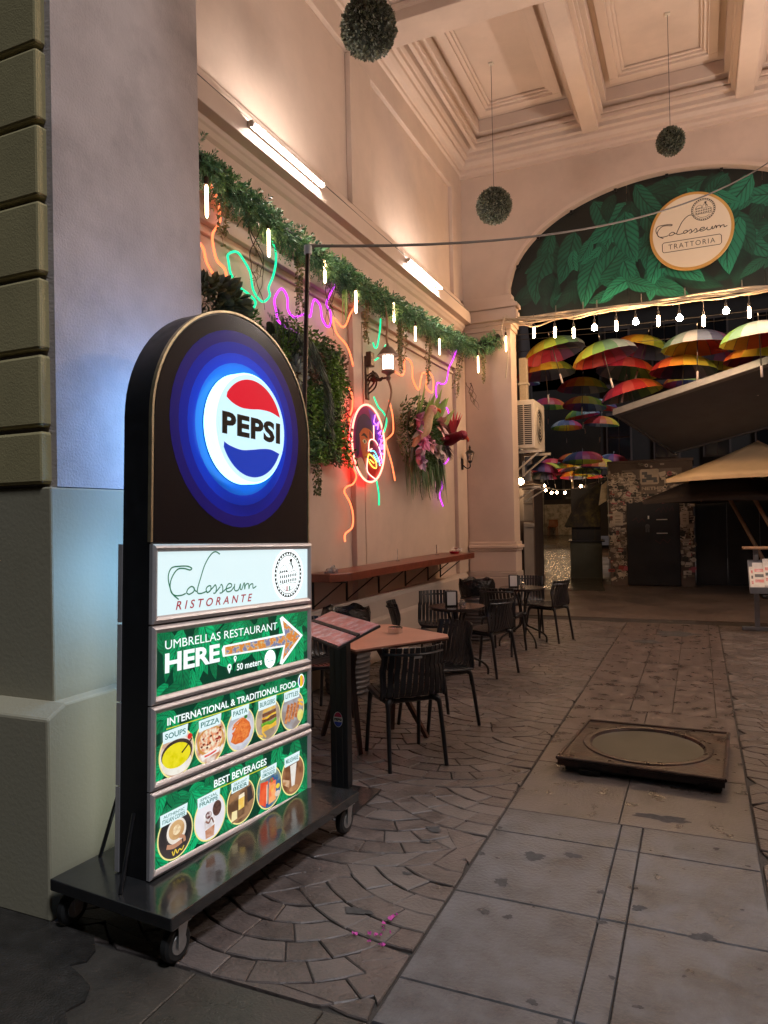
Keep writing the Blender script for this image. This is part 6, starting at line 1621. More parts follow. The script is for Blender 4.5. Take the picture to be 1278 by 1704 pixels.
for k in range(8):
    a = 2 * PI * k / 8
    MB().tube([(0.27 + 0.067 * math.cos(a), 0.067 * math.sin(a), 0.046), (0.27 + 0.068 * math.cos(a), 0.068 * math.sin(a), 0.196)], 0.0045, 5).build('glazing_bar', M['lampgrey'], t)
MB().lathe([(0.12, 0.196), (0.105, 0.215), (0.075, 0.255), (0.05, 0.285), (0.02, 0.30), (0.012, 0.33), (0.0, 0.335)], 22, (0.27, 0, 0.0)).build('roof', M['lampgrey'], t, True)
MB().tube(catmull([(0.27, 0.0, 0.3), (0.25, 0.02, 0.42), (0.28, -0.02, 0.55), (0.24, 0.0, 0.8), (0.18, 0.02, 1.0)], 5), 0.012, 6, 0.007).build('dry_vine', M['lightwood'], t, True)
MB().tube(catmull([(0.27, 0.0, -0.06), (0.29, 0.03, -0.2), (0.25, 0.0, -0.4), (0.2, -0.03, -0.6), (0.14, -0.03, -0.8)], 5), 0.014, 6, 0.004).build('dry_vine', M['lightwood'], t, True)
t = thing('wall_lantern', 'small unlit black carriage lantern low beside the arch pier', 'wall lantern', (-3.315, 10.58, 2.4))
bevel(MB().box(0, 0.02, -0.03, 0.03, -0.12, 0.05).build('wall_plate', M['iron'], t), 0.006)
MB().tube(catmull([(0.02, 0, -0.05), (0.08, 0, -0.10), (0.13, 0, -0.08), (0.13, 0, -0.02)], 4), 0.009, 6).build('arm', M['iron'], t, True)
MB().lathe([(0.02, -0.02), (0.035, 0.0), (0.03, 0.015)], 8, (0.13, 0, 0)).build('lamp_base', M['iron'], t)
MB().lathe([(0.032, 0.016), (0.06, 0.13)], 6, (0.13, 0, 0)).build('glass', M['acrylic'], t)
for k in range(6):
    a = 2 * PI * k / 6
    MB().tube([(0.13 + 0.033 * math.cos(a), 0.033 * math.sin(a), 0.015), (0.13 + 0.061 * math.cos(a), 0.061 * math.sin(a), 0.131)], 0.004, 5).build('glazing_bar', M['iron'], t)
MB().lathe([(0.075, 0.131), (0.05, 0.165), (0.02, 0.18), (0.012, 0.2), (0.02, 0.215), (0.005, 0.25), (0, 0.255)], 12, (0.13, 0, 0)).build('roof', M['iron'], t, True)

# ---------------------------------------------------------------- topiary balls hung from the coffers
def ball(c, r, zc, lab):
    t = thing('topiary_ball', lab, 'topiary ball', c, 0, 'boxwood balls hanging from the ceiling')
    MB().lathe([(r * 0.93 * math.sin(PI * k / 12) if 0 < k < 12 else 0.0, -r * 0.93 * math.cos(PI * k / 12)) for k in range(13)], 24).build('core', M['balldark'], t, True)
    lv = Leaves()
    for i in range(int(15000 * r)):
        d = rv()
        p = d * r * random.uniform(0.9, 1.0)
        L = random.uniform(0.02, 0.034)
        lv.blade(p, d * 0.7 + rv() * 0.8, L, L * 0.6, jit((0.065, 0.068, 0.045), 0.6))
    lv.build('foliage', M['ballleaf'], t)
    MB().tube([(0, 0, r * 0.9), (0, 0, zc - c[2])], 0.004, 5).build('wire', M['cable'], t)
    bevel(MB().box(-0.03, 0.03, -0.03, 0.03, zc - c[2] - 0.02, zc - c[2]).build('hook_plate', M['acwhite'], t), 0.004)
ball((-2.33, 5.2, 5.48), 0.215, 7.46, 'boxwood ball hanging nearest, at the top edge of the picture')
ball((-2.34, 9.1, 5.59), 0.222, 7.46, 'boxwood ball on a long wire before the left side of the arch')
ball((-0.2, 9.1, 5.94), 0.152, 7.46, 'smaller boxwood ball hanging in front of the top of the arch')

# ---------------------------------------------------------------- printed banner in the arch and its round sign
bn = thing('arch_banner', 'dark green leaf printed banner filling the top of the arch', 'banner', (0, 10.97, 0))
def in_arch(x, z_, mgn=0.015):
    if z_ < 4.585: return False
    if z_ < AZ0: return LX + mgn < x < RX - mgn
    return ((x - ACX) / (ARX - mgn)) ** 2 + ((z_ - AZ0) / (ARZ - mgn)) ** 2 < 1
M['bannerbg'] = mat('banner_dark', (0.004, 0.008, 0.007), 0.4, var=0.4, vs=2)
M['bannerleaf'] = leaf_mat('banner_leaf', (0.002, 0.011, 0.009), (0.015, 0.185, 0.11), (0.003, 0.022, 0.016), 0.0, 0.4)
edges_x = [LX + 0.004, -0.85, 0.9, RX - 0.004]
for i in range(3):
    xa, xb = edges_x[i] + 0.003, edges_x[i + 1] - 0.003
    top_ = []
    for k in range(25):
        x = xa + (xb - xa) * k / 24
        q = max(0, 1 - ((x - ACX) / ARX) ** 2)
        top_.append((x, AZ0 + (ARZ - 0.004) * math.sqrt(q)))
    mb = MB(); mb.prism([(xb, 4.57), (xa, 4.57)][::-1] + top_[::-1], 'y', 0.0, 0.006)
    mb.build('banner_sheet', M['bannerbg'], bn)
leaf_print(-2.6, 2.0, 4.5, 6.4, 120, -0.002, 'bannerleaf', bn, 0.36, 0.82, 14, inside=in_arch, step=0.0001, bright=(0.0, 1.5))
for k in range(9):
    a = PI * (0.1 + 0.8 * k / 8)
    x, z_ = ACX - (ARX - 0.02) * math.cos(a), AZ0 + (ARZ - 0.02) * math.sin(a)
    b_ = MB(); b_.box(x - 0.02, x + 0.02, -0.05, -0.02, z_ - 0.03, z_ + 0.01); b_.build('clip', M['iron'], bn)
for x in (-1.9, -1.5, -1.3, -0.68, -0.1, 0.62):
    b_ = MB(); b_.box(x - 0.006, x + 0.006, -0.03, -0.021, 4.55, 4.72); b_.build('cable_tie', M['cable'], bn)
t = thing('restaurant_sign', 'round cream restaurant sign with gold rim and script lettering hung on the banner', 'sign', (0.0, 10.9, 5.49))
MB().lathe([(0.545, 0.0), (0.545, 0.03), (0.535, 0.034)], 72, (0, 0.035, 0), axis='y').build('gold_rim', mat('gold_rim', (0.62, 0.36, 0.10), 0.4, metal=0.2, var=0.1, vs=6), t)
mb = MB(); mb.lathe([(0.505, 0.0), (0.505, 0.006)], 72, (0, 0.0, 0), axis='y'); mb.build('face', mat('cream_face', (0.80, 0.68, 0.52), 0.4, var=0.03, vs=4), t)
M['ink_brown'] = mat('ink_brown', (0.035, 0.028, 0.022), 0.5)
script(t, lambda a, b_: ((a - 0.105) / (0.61 - 0.105) * 0.84 - 0.42, (b_ - 1.26) * 1.42 + 0.0 - 0.03), 0.0105, -0.0075, 'ink_brown')
emblem(t, 0.16, 0.27, 0.155, -0.0075, 'ink_brown', lw=1.5)
text_mb('TRATTORIA', -0.30, 0.30, -0.215, -0.145, -0.0075, bold=-0.005, space=1.25).build('lettering', M['ink_brown'], t)
mb = MB()
rb = [(-0.36, -0.25), (0.36, -0.25), (0.38, -0.23), (0.38, -0.13), (0.36, -0.11), (-0.36, -0.11), (-0.38, -0.13), (-0.38, -0.23), (-0.36, -0.25)]
mb.ribbon(rb, 0.009, -0.0075); mb.build('text_frame', M['ink_brown'], t)

# cable bundle and string of bulbs under the banner
t = thing('cable_bundle', 'sagging bundle of cream cables along the bottom of the banner', 'cables', (0, 10.78, 4.55))
rc = random.Random(5)
for k in range(6):
    pts = []
    for q in range(15):
        x = -2.62 + 4.62 * q / 14
        pts.append((x, 0.03 * math.sin(q + k) - 0.02 * k + 0.03, 0.02 * math.sin(0.9 * q + 2 * k) - 0.016 * k + rc.uniform(-0.012, 0.012) + (0.05 if q < 1 else 0)))
    MB().tube(catmull(pts, 4), 0.013, 6).build('cable', M['creamcable'], t, True)
MB().tube(catmull([(-2.62, -0.05, 0.08), (-2.5, -0.05, -0.02), (-2.2, -0.04, -0.16), (-1.9, -0.03, -0.1), (-1.5, -0.03, -0.06), (-1.0, -0.02, -0.04)], 5), 0.012, 6).build('cable', M['creamcable'], t, True)
MB().tube(catmull([(-2.66, -0.06, 0.04), (-2.3, -0.05, -0.13), (-1.95, -0.04, 0.0), (-1.6, -0.03, -0.12), (-1.2, -0.02, -0.03)], 5), 0.012, 6).build('cable', M['creamcable'], t, True)
MB().tube(catmull([(-2.6, -0.05, 0.05), (-2.66, -0.08, -0.05), (-2.68, -0.06, -0.25), (-2.60, -0.05, -0.5), (-2.64, -0.05, -0.9)], 5), 0.012, 6).build('cable', M['creamcable'], t, True)
M['string_tube'] = emi('string_tube', (1.0, 0.60, 0.30), 100.0)
M['filament'] = emi('filament_bulb', (1.0, 0.62, 0.32), 420.0)
names = ['first', 'second', 'third', 'fourth', 'fifth', 'sixth', 'seventh', 'eighth', 'ninth', 'tenth', 'eleventh', 'twelfth']
for i, (b_, tp) in enumerate(zip(SBULB, SBTOP)):
    rnd_ = i in (3, 5, 7, 9)
    t = thing('string_bulb', ('round' if rnd_ else 'tubular') + ' lit bulb under the banner, ' + names[i] + ' from the arch pier', 'light bulb', (b_[0], 10.74, b_[2]), 0, 'string bulbs under the banner')
    MB().tube([(0, 0, max(0.12, tp[2] - b_[2])), (0, 0, 0.10)], 0.004, 5).build('wire', M['cable'], t)
    MB().tube([(0, 0, 0.115), (0, 0, 0.055)], 0.018, 10).build('socket', M['iron'], t, True)
    if rnd_: MB().lathe([(0.012, 0.056), (0.02, 0.04), (0.042, 0.0), (0.036, -0.03), (0.0, -0.045)], 14).build('bulb', M['filament'], t, True)
    else: MB().lathe([(0.012, 0.056), (0.018, 0.045), (0.019, -0.085), (0.0, -0.10)], 12).build('bulb', M['string_tube'], t, True)
# thin conduits on the left cornice
for k, (dz, lab) in enumerate(((0.0, 'thin grey cable running along the top of the left cornice'), (0.035, 'second thin cable sagging just above the first on the left cornice'))):
    pts = [(-3.178 - 0.03 * k, 3.2 + 7.4 * q / 12, 4.728 + dz * 0.9 + 0.005 * math.sin(q * 1.7 + k)) for q in range(13)]
    tag(MB().tube(catmull(pts, 3), 0.0055, 6).build('cornice_cable', M['cable'], None, True), lab, 'cable', 'cables along the left cornice')
# ---------------------------------------------------------------- the yard beyond the arch
sb = thing('side_building', 'dark side building running along the left of the wet alley', 'building', (0, 0, 0))
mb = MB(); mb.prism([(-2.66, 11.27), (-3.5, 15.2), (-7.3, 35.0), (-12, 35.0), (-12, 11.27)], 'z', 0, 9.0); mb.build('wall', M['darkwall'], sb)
mb = MB(); mb.prism([(-2.60, 12.3), (-3.36, 15.15), (-3.42, 15.2), (-2.72, 12.1)], 'z', 0, 1.36); mb.build('low_wall', M['greywall'], sb)
mb = MB(); mb.prism([(-2.57, 12.25), (-3.33, 15.18), (-3.42, 15.22), (-2.72, 12.1)], 'z', 1.362, 1.42); mb.build('coping', M['greywall'], sb)
for k in range(6):
    y0 = 16.5 + 2.6 * k; x0 = -3.5 - 0.192 * (y0 - 15.2)
    mb = MB(); mb.prism([(x0 + 0.03, y0), (x0 + 0.05 - 0.25, y0 + 1.2), (x0 - 0.4, y0 + 1.2), (x0 - 0.3, y0)], 'z', 0.2, 2.2 + 0.3 * (k % 2)); mb.build('door', M['blackdoor'], sb)
mb = MB(); mb.box(-3.62, -3.2, 15.25, 16.2, 0, 2.3); mb.build('pillar', M['darkwall'], sb)
t = thing('meter_box', 'pale grey meter cabinet on the wall at the mouth of the alley', 'cabinet', (-3.16, 14.0, 1.45), R(-14))
bevel(MB().box(-0.03, 0.12, -0.2, 0.2, 0, 0.72).build('case', M['greywall'], t), 0.01)
MB().box(-0.01, 0.125, -0.18, 0.18, 0.33, 0.345).build('seam', M['slot'], t)
# air conditioners
def ac(x, y_, z_, lab, L=0.82, H=0.78, D=0.33):
    t = thing('air_conditioner', lab, 'air conditioner', (x, y_, z_), 0, 'air conditioning units on the wall beyond the arch')
    c = bevel(MB().box(0, D, 0, L, 0, H).build('case', M['acwhite'], t), 0.018)
    n = 20
    for k in range(n):
        for j in range(2):
            x0 = 0.035 + j * 0.135
            zz = 0.07 + 0.64 * k / n
            MB().box(x0, x0 + 0.115, -0.0035, -0.0008, zz, zz + 0.02).build('vent_slot', M['slot'], t)
    mb = MB(); mb.lathe([(0.3, 0.0), (0.3, 0.012), (0.27, 0.012)], 32, (D, L * 0.45, H / 2), axis='x', cap=False); mb.build('fan_ring', M['acwhite'], t)
    mb = MB(); mb.lathe([(0.27, 0.003), (0.0, 0.003)], 32, (D, L * 0.45, H / 2), axis='x', cap=False); mb.build('fan_well', M['slot'], t)
    for k in range(5):
        mb = MB(); mb.tube([(D + 0.012, L * 0.45 + (0.05 + 0.05 * k) * math.cos(2 * PI * q / 24), H / 2 + (0.05 + 0.05 * k) * math.sin(2 * PI * q / 24)) for q in range(25)], 0.003, 5, cap=False); mb.build('fan_grille', M['acwhite'], t)
    for yy in (0.06, L - 0.06):
        b_ = MB(); b_.box(-0.05, D + 0.10, yy - 0.02, yy + 0.02, -0.06, -0.02); b_.box(-0.05, -0.01, yy - 0.02, yy + 0.02, -0.4, -0.06)
        b_.tube([(-0.03, yy, -0.38), (D + 0.04, yy, -0.06)], 0.016, 6); b_.build('bracket', M['acwhite'], t)
    for yy in (0.06, L - 0.06):
        MB().box(0.03, 0.08, yy - 0.03, yy + 0.03, -0.02, -0.0005).build('foot', M['rubber'], t)
    return t
ac(-2.67, 11.33, 2.62, 'aged white air conditioner on a bracket just beyond the arch pier')
t = thing('wall_bracket', 'empty pale metal bracket with loose boards below the air conditioner', 'bracket', (-2.72, 11.5, 2.0))
for yy in (0.0, 0.75):
    b_ = MB(); b_.box(-0.05, 0.42, yy, yy + 0.03, 0.0, 0.03); b_.tube([(-0.03, yy + 0.015, -0.22), (0.34, yy + 0.015, 0.0)], 0.013, 6); b_.build('arm', M['acwhite'], t)
for k in range(3):
    b_ = MB(); b_.box(0.02 + 0.11 * k, 0.11 + 0.11 * k, -0.05, 0.85, 0.032 + 0.01 * k, 0.05 + 0.01 * k); b_.build('board', M['creamcable'], t)
t = thing('downpipe', 'cream boxed pipe rising above the air conditioner', 'pipe', (-2.70, 11.9, 3.45))
bevel(MB().box(0.0, 0.13, 0, 0.13, 0, 0.75).build('duct', M['creamcable'], t), 0.01)
MB().box(-0.02, 0.15, -0.02, 0.15, 0.3, 0.33).build('clamp', M['acwhite'], t)
M['far_bulb'] = emi('far_bulb', (1.0, 0.64, 0.34), 95.0)
def alley_bulb(x, y_, z_, lab, r=0.05, grp='bulbs strung over the alley'):
    t = thing('alley_bulb', lab, 'light bulb', (x, y_, z_), 0, grp)
    MB().lathe([(0.0, -r), (r * 0.8, -r * 0.6), (r, 0), (r * 0.7, r * 0.7), (r * 0.35, r)], 12).build('bulb', M['far_bulb'], t, True)
    MB().tube([(0, 0, r), (0, 0, r * 2.2)], r * 0.4, 8).build('socket', M['iron'], t)
for i, (x, y_, z_) in enumerate([(-5.65, 29, 2.76), (-5.6, 29, 2.56), (-5.37, 29, 2.46), (-5.27, 29.6, 2.48), (-4.84, 29, 2.44), (-4.4, 29, 2.4), (-4.21, 29, 2.68), (-4.17, 29.3, 2.54), (-3.99, 29, 2.39), (-4.13, 29, 2.23), (-4.27, 29, 2.09)]):
    alley_bulb(x, y_, z_, 'small warm bulb strung over the far end of the wet alley')
MB_ = MB(); MB_.tube(catmull([(-6.2, 29, 2.95), (-5.4, 29, 2.62), (-4.6, 29, 2.58), (-3.9, 29, 2.75), (-3.0, 29, 3.0)], 5), 0.012, 5)
tag(MB_.build('bulb_cable', M['cable']), 'dark cable carrying the bulbs over the far end of the alley', 'cable')
alley_bulb(-3.05, 13.4, 2.2, 'bare bulb on the side wall above the meter cabinet', 0.06, None)
alley_bulb(-3.2, 14.6, 1.85, 'second bare bulb on the side wall, below the first', 0.035, None)

# alley end
ae = thing('alley_end_building', 'lit building closing the far end of the alley with a graffiti covered board', 'building', (0, 34.6, 0.55))
MB().box(-12, 4, 0, 1, 0, 7).build('wall', M['night'], ae)
MB().box(-6.75, -5.5, -0.06, -0.005, 0.05, 1.52).build('graffiti_board', M['graffiti'], ae)
MB().box(-5.45, -5.36, -0.10, -0.005, 0, 3.2).build('yellow_post', M['yellowpaint'], ae)
MB().box(-6.9, -6.78, -0.10, -0.005, 0, 3.0).build('yellow_post', M['graffiti'], ae)
MB().box(-5.3, -4.6, -0.06, -0.005, 0.05, 1.6).build('door', M['blackdoor'], ae)
for k in range(3): MB().box(-6.7 + 0.95 * k, -5.9 + 0.95 * k, -0.05, -0.005, 1.75, 2.7).build('window', M['nightglass'], ae)
c = copy_tree(ch0); c['label'] = 'orange brown chair standing before the graffiti board at the alley end'; c['category'] = 'chair'; c['group'] = 'chairs far down the alley'
c.name = 'alley_chair'; c.location = (-6.2, 33.6, 0.60); c.rotation_euler = (0, 0, PI)
M['orangechair'] = mat('orange_chair', (0.30, 0.10, 0.03), 0.5)
for chd in c.children:
    me = chd.data.copy(); me.materials.clear(); me.materials.append(M['orangechair']); chd.data = me

# kiosk
t = thing('kiosk', 'dark grey green kiosk with sloping camouflage awning at the right of the alley', 'kiosk', (-2.78, 17.2, 0.07), R(8))
bevel(MB().box(0, 0.72, 0, 1.4, -0.1, 0.85).build('counter_base', M['kiosk'], t), 0.015)
for a in ((0.06, 0.66),): MB().box(a[0], a[1], -0.012, -0.001, 0.06, 0.72).build('panel', M['kiosk'], t)
MB().box(0.04, 0.70, 0.05, 1.38, 0.86, 2.1).build('shutter', M['blackdoor'], t)
for xx in (0.1, 0.55): MB().box(xx, xx + 0.05, 0.02, 0.045, 0.87, 1.35).build('shutter_rail', M['slot'], t)
MB().box(-0.04, 0.78, -0.06, 1.42, 0.84, 0.875).build('counter', M['blackdoor'], t)
mb = MB(); mb.prism([(-0.12, 1.22), (-0.06, 1.18), (0.25, 1.78), (0.72, 2.2), (0.72, 2.26), (0.2, 1.86)], 'y', -0.12, 1.3); mb.build('awning', mat('camo_cloth', (0.035, 0.032, 0.03), 0.85, var=0.5, vs=4, color2=(0.16, 0.14, 0.05), c2amt=0.5, c2scale=3), t)
mb = MB(); mb.prism([(-0.06, 1.19), (0.70, 1.19), (0.70, 2.18), (0.25, 1.78)], 'y', -0.10, -0.085); mb.build('side_curtain', mat('camo_side', (0.04, 0.035, 0.032), 0.85, var=0.5, vs=5, color2=(0.2, 0.16, 0.04), c2amt=0.6, c2scale=4), t)
t = thing('leaning_board', 'pale printed board leaning out from the left corner of the sticker wall', 'board', (-1.95, 16.62, 1.75), R(10))
mb = MB(); mb.poly([(-0.09, 0, 0), (0.08, -0.02, 0.1), (0.10, 0, 0.55), (-0.02, 0.02, 0.45)]); mb.poly([(-0.09, 0.012, 0), (-0.02, 0.032, 0.45), (0.10, 0.012, 0.55), (0.08, -0.008, 0.1)]); mb.build('board', M['graffiti'], t)
MB().tube([(0.12, 0, -1.7), (0.12, 0, 0.95)], 0.012, 6).build('post', M['steel'], t)

# sticker covered block with the black door
nb = thing('sticker_wall', 'low block plastered with stickers around a black door under a faded poster', 'building', (0, 16.3, 0))
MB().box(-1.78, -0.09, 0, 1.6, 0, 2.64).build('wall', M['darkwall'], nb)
MB().box(-1.80, -0.07, -0.02, 1.62, 2.642, 2.70).build('coping', M['darkwall'], nb)
d = bevel(MB().box(-1.42, -0.36, -0.05, -0.002, 0.02, 1.80).build('door', M['blackdoor'], nb), 0.01)
for z0 in (1.405, 1.115): MB().box(-0.82, -0.60, -0.054, -0.0505, z0, z0 + 0.02).build('white_strip', M['white'], d)
mb = MB(); mb.disc(-1.0, 1.27, 0.05, 0.055, -0.0515, 16); mb.poly([(-1.04, -0.0515, 1.15), (-1.005, -0.0515, 1.15), (-1.005, -0.0515, 1.26), (-1.04, -0.0515, 1.26)]); mb.poly([(-0.995, -0.0515, 1.15), (-0.96, -0.0515, 1.15), (-0.96, -0.0515, 1.26), (-0.995, -0.0515, 1.26)]); o = mb.build('door_sticker', M['inkgrey'], d)
MB().box(-0.99, -0.96, -0.053, -0.0505, 1.43, 1.50).build('door_sticker', M['white'], d)
M['chalk'] = mat('red_chalk', (0.12, 0.035, 0.04), 0.8)
for st_ in ([(-0.83, 1.58), (-0.76, 1.66), (-0.72, 1.56), (-0.68, 1.68), (-0.62, 1.57), (-0.6, 1.68), (-0.55, 1.6), (-0.5, 1.7), (-0.48, 1.6)], [(-1.3, 1.4), (-1.22, 1.46), (-1.18, 1.36), (-1.1, 1.44), (-1.05, 1.38)], [(-0.85, 0.98), (-0.75, 0.9), (-0.7, 1.0), (-0.6, 0.92), (-0.55, 1.0)]):
    mb = MB(); mb.ribbon(st_, 0.012, -0.0515); mb.build('scrawl', M['chalk'], d)
po = MB().box(-1.50, -0.30, -0.012, -0.001, 1.95, 2.50).build('poster', mat('faded_poster', (0.20, 0.16, 0.14), 0.7, var=0.3, vs=3), nb)
M['palepaper'] = mat('pale_print', (0.55, 0.46, 0.38), 0.7, var=0.2, vs=8)
mb = MB()
lg = [(-1.10, 2.17), (-0.78, 2.17), (-0.75, 2.2), (-0.75, 2.48), (-0.78, 2.5), (-1.10, 2.5), (-1.13, 2.47), (-1.13, 2.2)]
mb.poly([(p[0], -0.0135, p[1]) for p in lg]); mb.build('logo', M['palepaper'], po)
mb = MB()
for (a, b_, c_, e_) in ((-1.09, -0.98, 2.38, 2.44), (-1.04, -0.89, 2.32, 2.38), (-0.95, -0.79, 2.26, 2.32), (-1.09, -1.0, 2.22, 2.30), (-0.86, -0.78, 2.21, 2.26), (-1.0, -0.93, 2.26, 2.32)):
    mb.poly([(a, -0.0145, c_), (b_, -0.0145, c_), (b_, -0.0145, e_), (a, -0.0145, e_)])
o = mb.build('logo_mark', M['inkgrey'], po); o['kind'] = 'stuff'
text_mb('NETHER', -1.10, -0.60, 2.05, 2.12, -0.0135, bold=0.04).build('lettering', M['palepaper'], po)
stc = [mat('sticker_%d' % i, c_, 0.5) for i, c_ in enumerate([(0.5, 0.42, 0.35), (0.35, 0.29, 0.25), (0.6, 0.52, 0.45), (0.12, 0.09, 0.08), (0.3, 0.05, 0.05), (0.45, 0.1, 0.14), (0.22, 0.17, 0.13), (0.03, 0.03, 0.03)])]
rs = random.Random(3)
wts = [5, 5, 4, 3, 1, 0.5, 4, 4]
small = MB(); cnt = 0
areas = [(-1.76, -1.44, 0.1, 1.8, 200), (-0.34, -0.10, 0.2, 1.8, 130), (-1.76, -0.10, 1.80, 1.97, 150), (-1.76, -1.15, 1.95, 2.45, 120), (-0.75, -0.10, 1.95, 2.40, 55), (-1.7, -0.1, 2.5, 2.64, 6)]
for (xa, xb, za, zb, n) in areas:
    for k in range(n):
        x, z_ = rs.uniform(xa, xb), rs.uniform(za, zb) if za > 1.7 else za + (zb - za) * rs.random() ** 0.75
        mi = rs.choices(range(8), wts)[0]
        w, h = rs.uniform(0.02, 0.07), rs.uniform(0.015, 0.05)
        a = rs.uniform(-0.5, 0.5) if rs.random() < 0.6 else 0
        y_ = -0.0012 - 0.00012 * cnt - (0.012 if (1.93 < z_ + h and z_ - h < 2.52 and -1.55 < x < -0.25) else 0)
        if rs.random() < 0.3:
            small.m = mi; small.disc(x, z_, w * 0.7, None, y_, 12)
            small.m = rs.choice((3, 7, 0)); small.disc(x, z_, w * 0.38, None, y_ - 0.00006, 10)
        else:
            ca, sa = math.cos(a), math.sin(a)
            small.m = mi; small.poly([(x + ca * u * w - sa * v * h, y_, z_ + sa * u * w + ca * v * h) for u, v in ((-1, -1), (1, -1), (1, 1), (-1, 1))])
            if rs.random() < 0.6:
                small.m = rs.choice((3, 7, 2)); small.poly([(x + ca * u * w * 0.7 - sa * v * h * 0.35, y_ - 0.00006, z_ + sa * u * w * 0.7 + ca * v * h * 0.35) for u, v in ((-1, -1), (1, -1), (1, 1), (-1, 1))])
        cnt += 1
o = small.build('stickers', stc, nb); o['kind'] = 'stuff'
for (xa, xb) in ((-1.70, -1.49), (-0.37 + 0.02, -0.18)):
    s_ = MB(); s_.poly([(xa, -0.085, 1.30), (xb, -0.085, 1.30), (xb, -0.085, 1.56), ((xa + xb) / 2 + 0.05, -0.085, 1.60), (xa, -0.085, 1.57)])
    pn = s_.build('notice', M['palepaper'], nb)
    for zz in (1.50, 1.42, 1.37):
        s_ = MB(); s_.poly([(xa + 0.05, -0.0857, zz), (xb - 0.05, -0.0857, zz), (xb - 0.05, -0.0857, zz + 0.018), (xa + 0.05, -0.0857, zz + 0.018)]); s_.build('print_line', M['sticker_dummy'] if 'sticker_dummy' in M else stc[6], pn)
# black hoarding
t = thing('hoarding', 'tall black wooden hoarding to the right of the sticker wall', 'hoarding', (-0.07, 16.6, 0))
for k in range(9): bevel(MB().box(0.61 * k + 0.004, 0.61 * k + 0.606, 0, 0.05, 0.01, 1.88).build('panel', M['blackdoor'], t), 0.006)
MB().box(0, 5.5, -0.01, 0.06, 1.885, 1.93).build('top_rail', M['blackdoor'], t)

# back buildings
bb = thing('back_building', 'unlit many windowed building rising behind the sticker wall', 'building', (0, 26.0, 0))
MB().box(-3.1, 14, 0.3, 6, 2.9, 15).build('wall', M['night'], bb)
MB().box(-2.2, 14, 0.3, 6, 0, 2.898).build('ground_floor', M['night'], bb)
for r_ in range(3):
    for k in range(9):
        x0 = -2.9 + 1.55 * k; z0 = 3.4 + 3.0 * r_
        w = MB(); w.box(x0, x0 + 0.85, 0.22, 0.295, z0, z0 + 1.7); wf = w.build('window', M['darkwall'], bb)
        for q in range(2):
            for v in range(2):
                MB().box(x0 + 0.06 + 0.38 * q, x0 + 0.41 + 0.38 * q, 0.205, 0.218, z0 + 0.06 + 0.8 * v, z0 + 0.8 + 0.8 * v).build('pane', M['nightglass'], wf)
    MB().box(-3.12, 14, 0.2, 0.298, 2.95 + 3.0 * r_, 3.1 + 3.0 * r_).build('string_course', M['darkwall'], bb)

# awning and parasol
t = thing('awning', 'large dark folding awning tilted down from the right, seen from beneath', 'awning', (0, 0, 0))
A_ = Vector((-1.22, 12.5, 3.21)); ex = Vector((2.18, -1.0, 0.43)); ey = Vector((0.84, 1.8, -0.54))
nA = ex.cross(ey).normalized()
if nA.z < 0: nA = -nA
def AW(u, v, w): return A_ + ex * u + ey * v + nA * w
def awbox(u0, u1, v0, v1, w0, w1):
    mb = MB(); mb.v = [tuple(AW(u, v, w)) for w in (w0, w1) for v in (v0, v1) for u in (u0, u1)]
    mb.f = [(0, 2, 3, 1), (4, 5, 7, 6), (0, 1, 5, 4), (2, 6, 7, 3), (0, 4, 6, 2), (1, 3, 7, 5)]; mb.mi = [0] * 6; return mb
awbox(0.01, 2.0, 0.02, 0.99, 0.0, 0.012).build('cloth', M['awning'], t)
bevel(awbox(-0.012, 2.0, -0.03, 0.018, -0.03, 0.09).build('front_bar', M['awnmetal'], t), 0.008)
bevel(awbox(-0.012, 0.008, 0.02, 1.0, -0.02, 0.03).build('edge_rail', M['awnmetal'], t), 0.004)
bevel(awbox(-0.012, 2.0, 0.992, 1.01, -0.02, 0.03).build('edge_rail', M['awnmetal'], t), 0.004)
MB().tube([AW(1.0, 0.05, -0.03), AW(1.14, 0.2, -0.05), AW(1.6, 0.35, -0.12)], 0.028, 8).build('arm', M['awnmetal'], t, True)
MB().tube([AW(1.75, 0.9, 0.0), AW(1.75, 0.9, 0.0) * 1.0 - Vector((0, 0, AW(1.75, 0.9, 0).z))], 0.05, 10).build('post', M['awnmetal'], t, True)
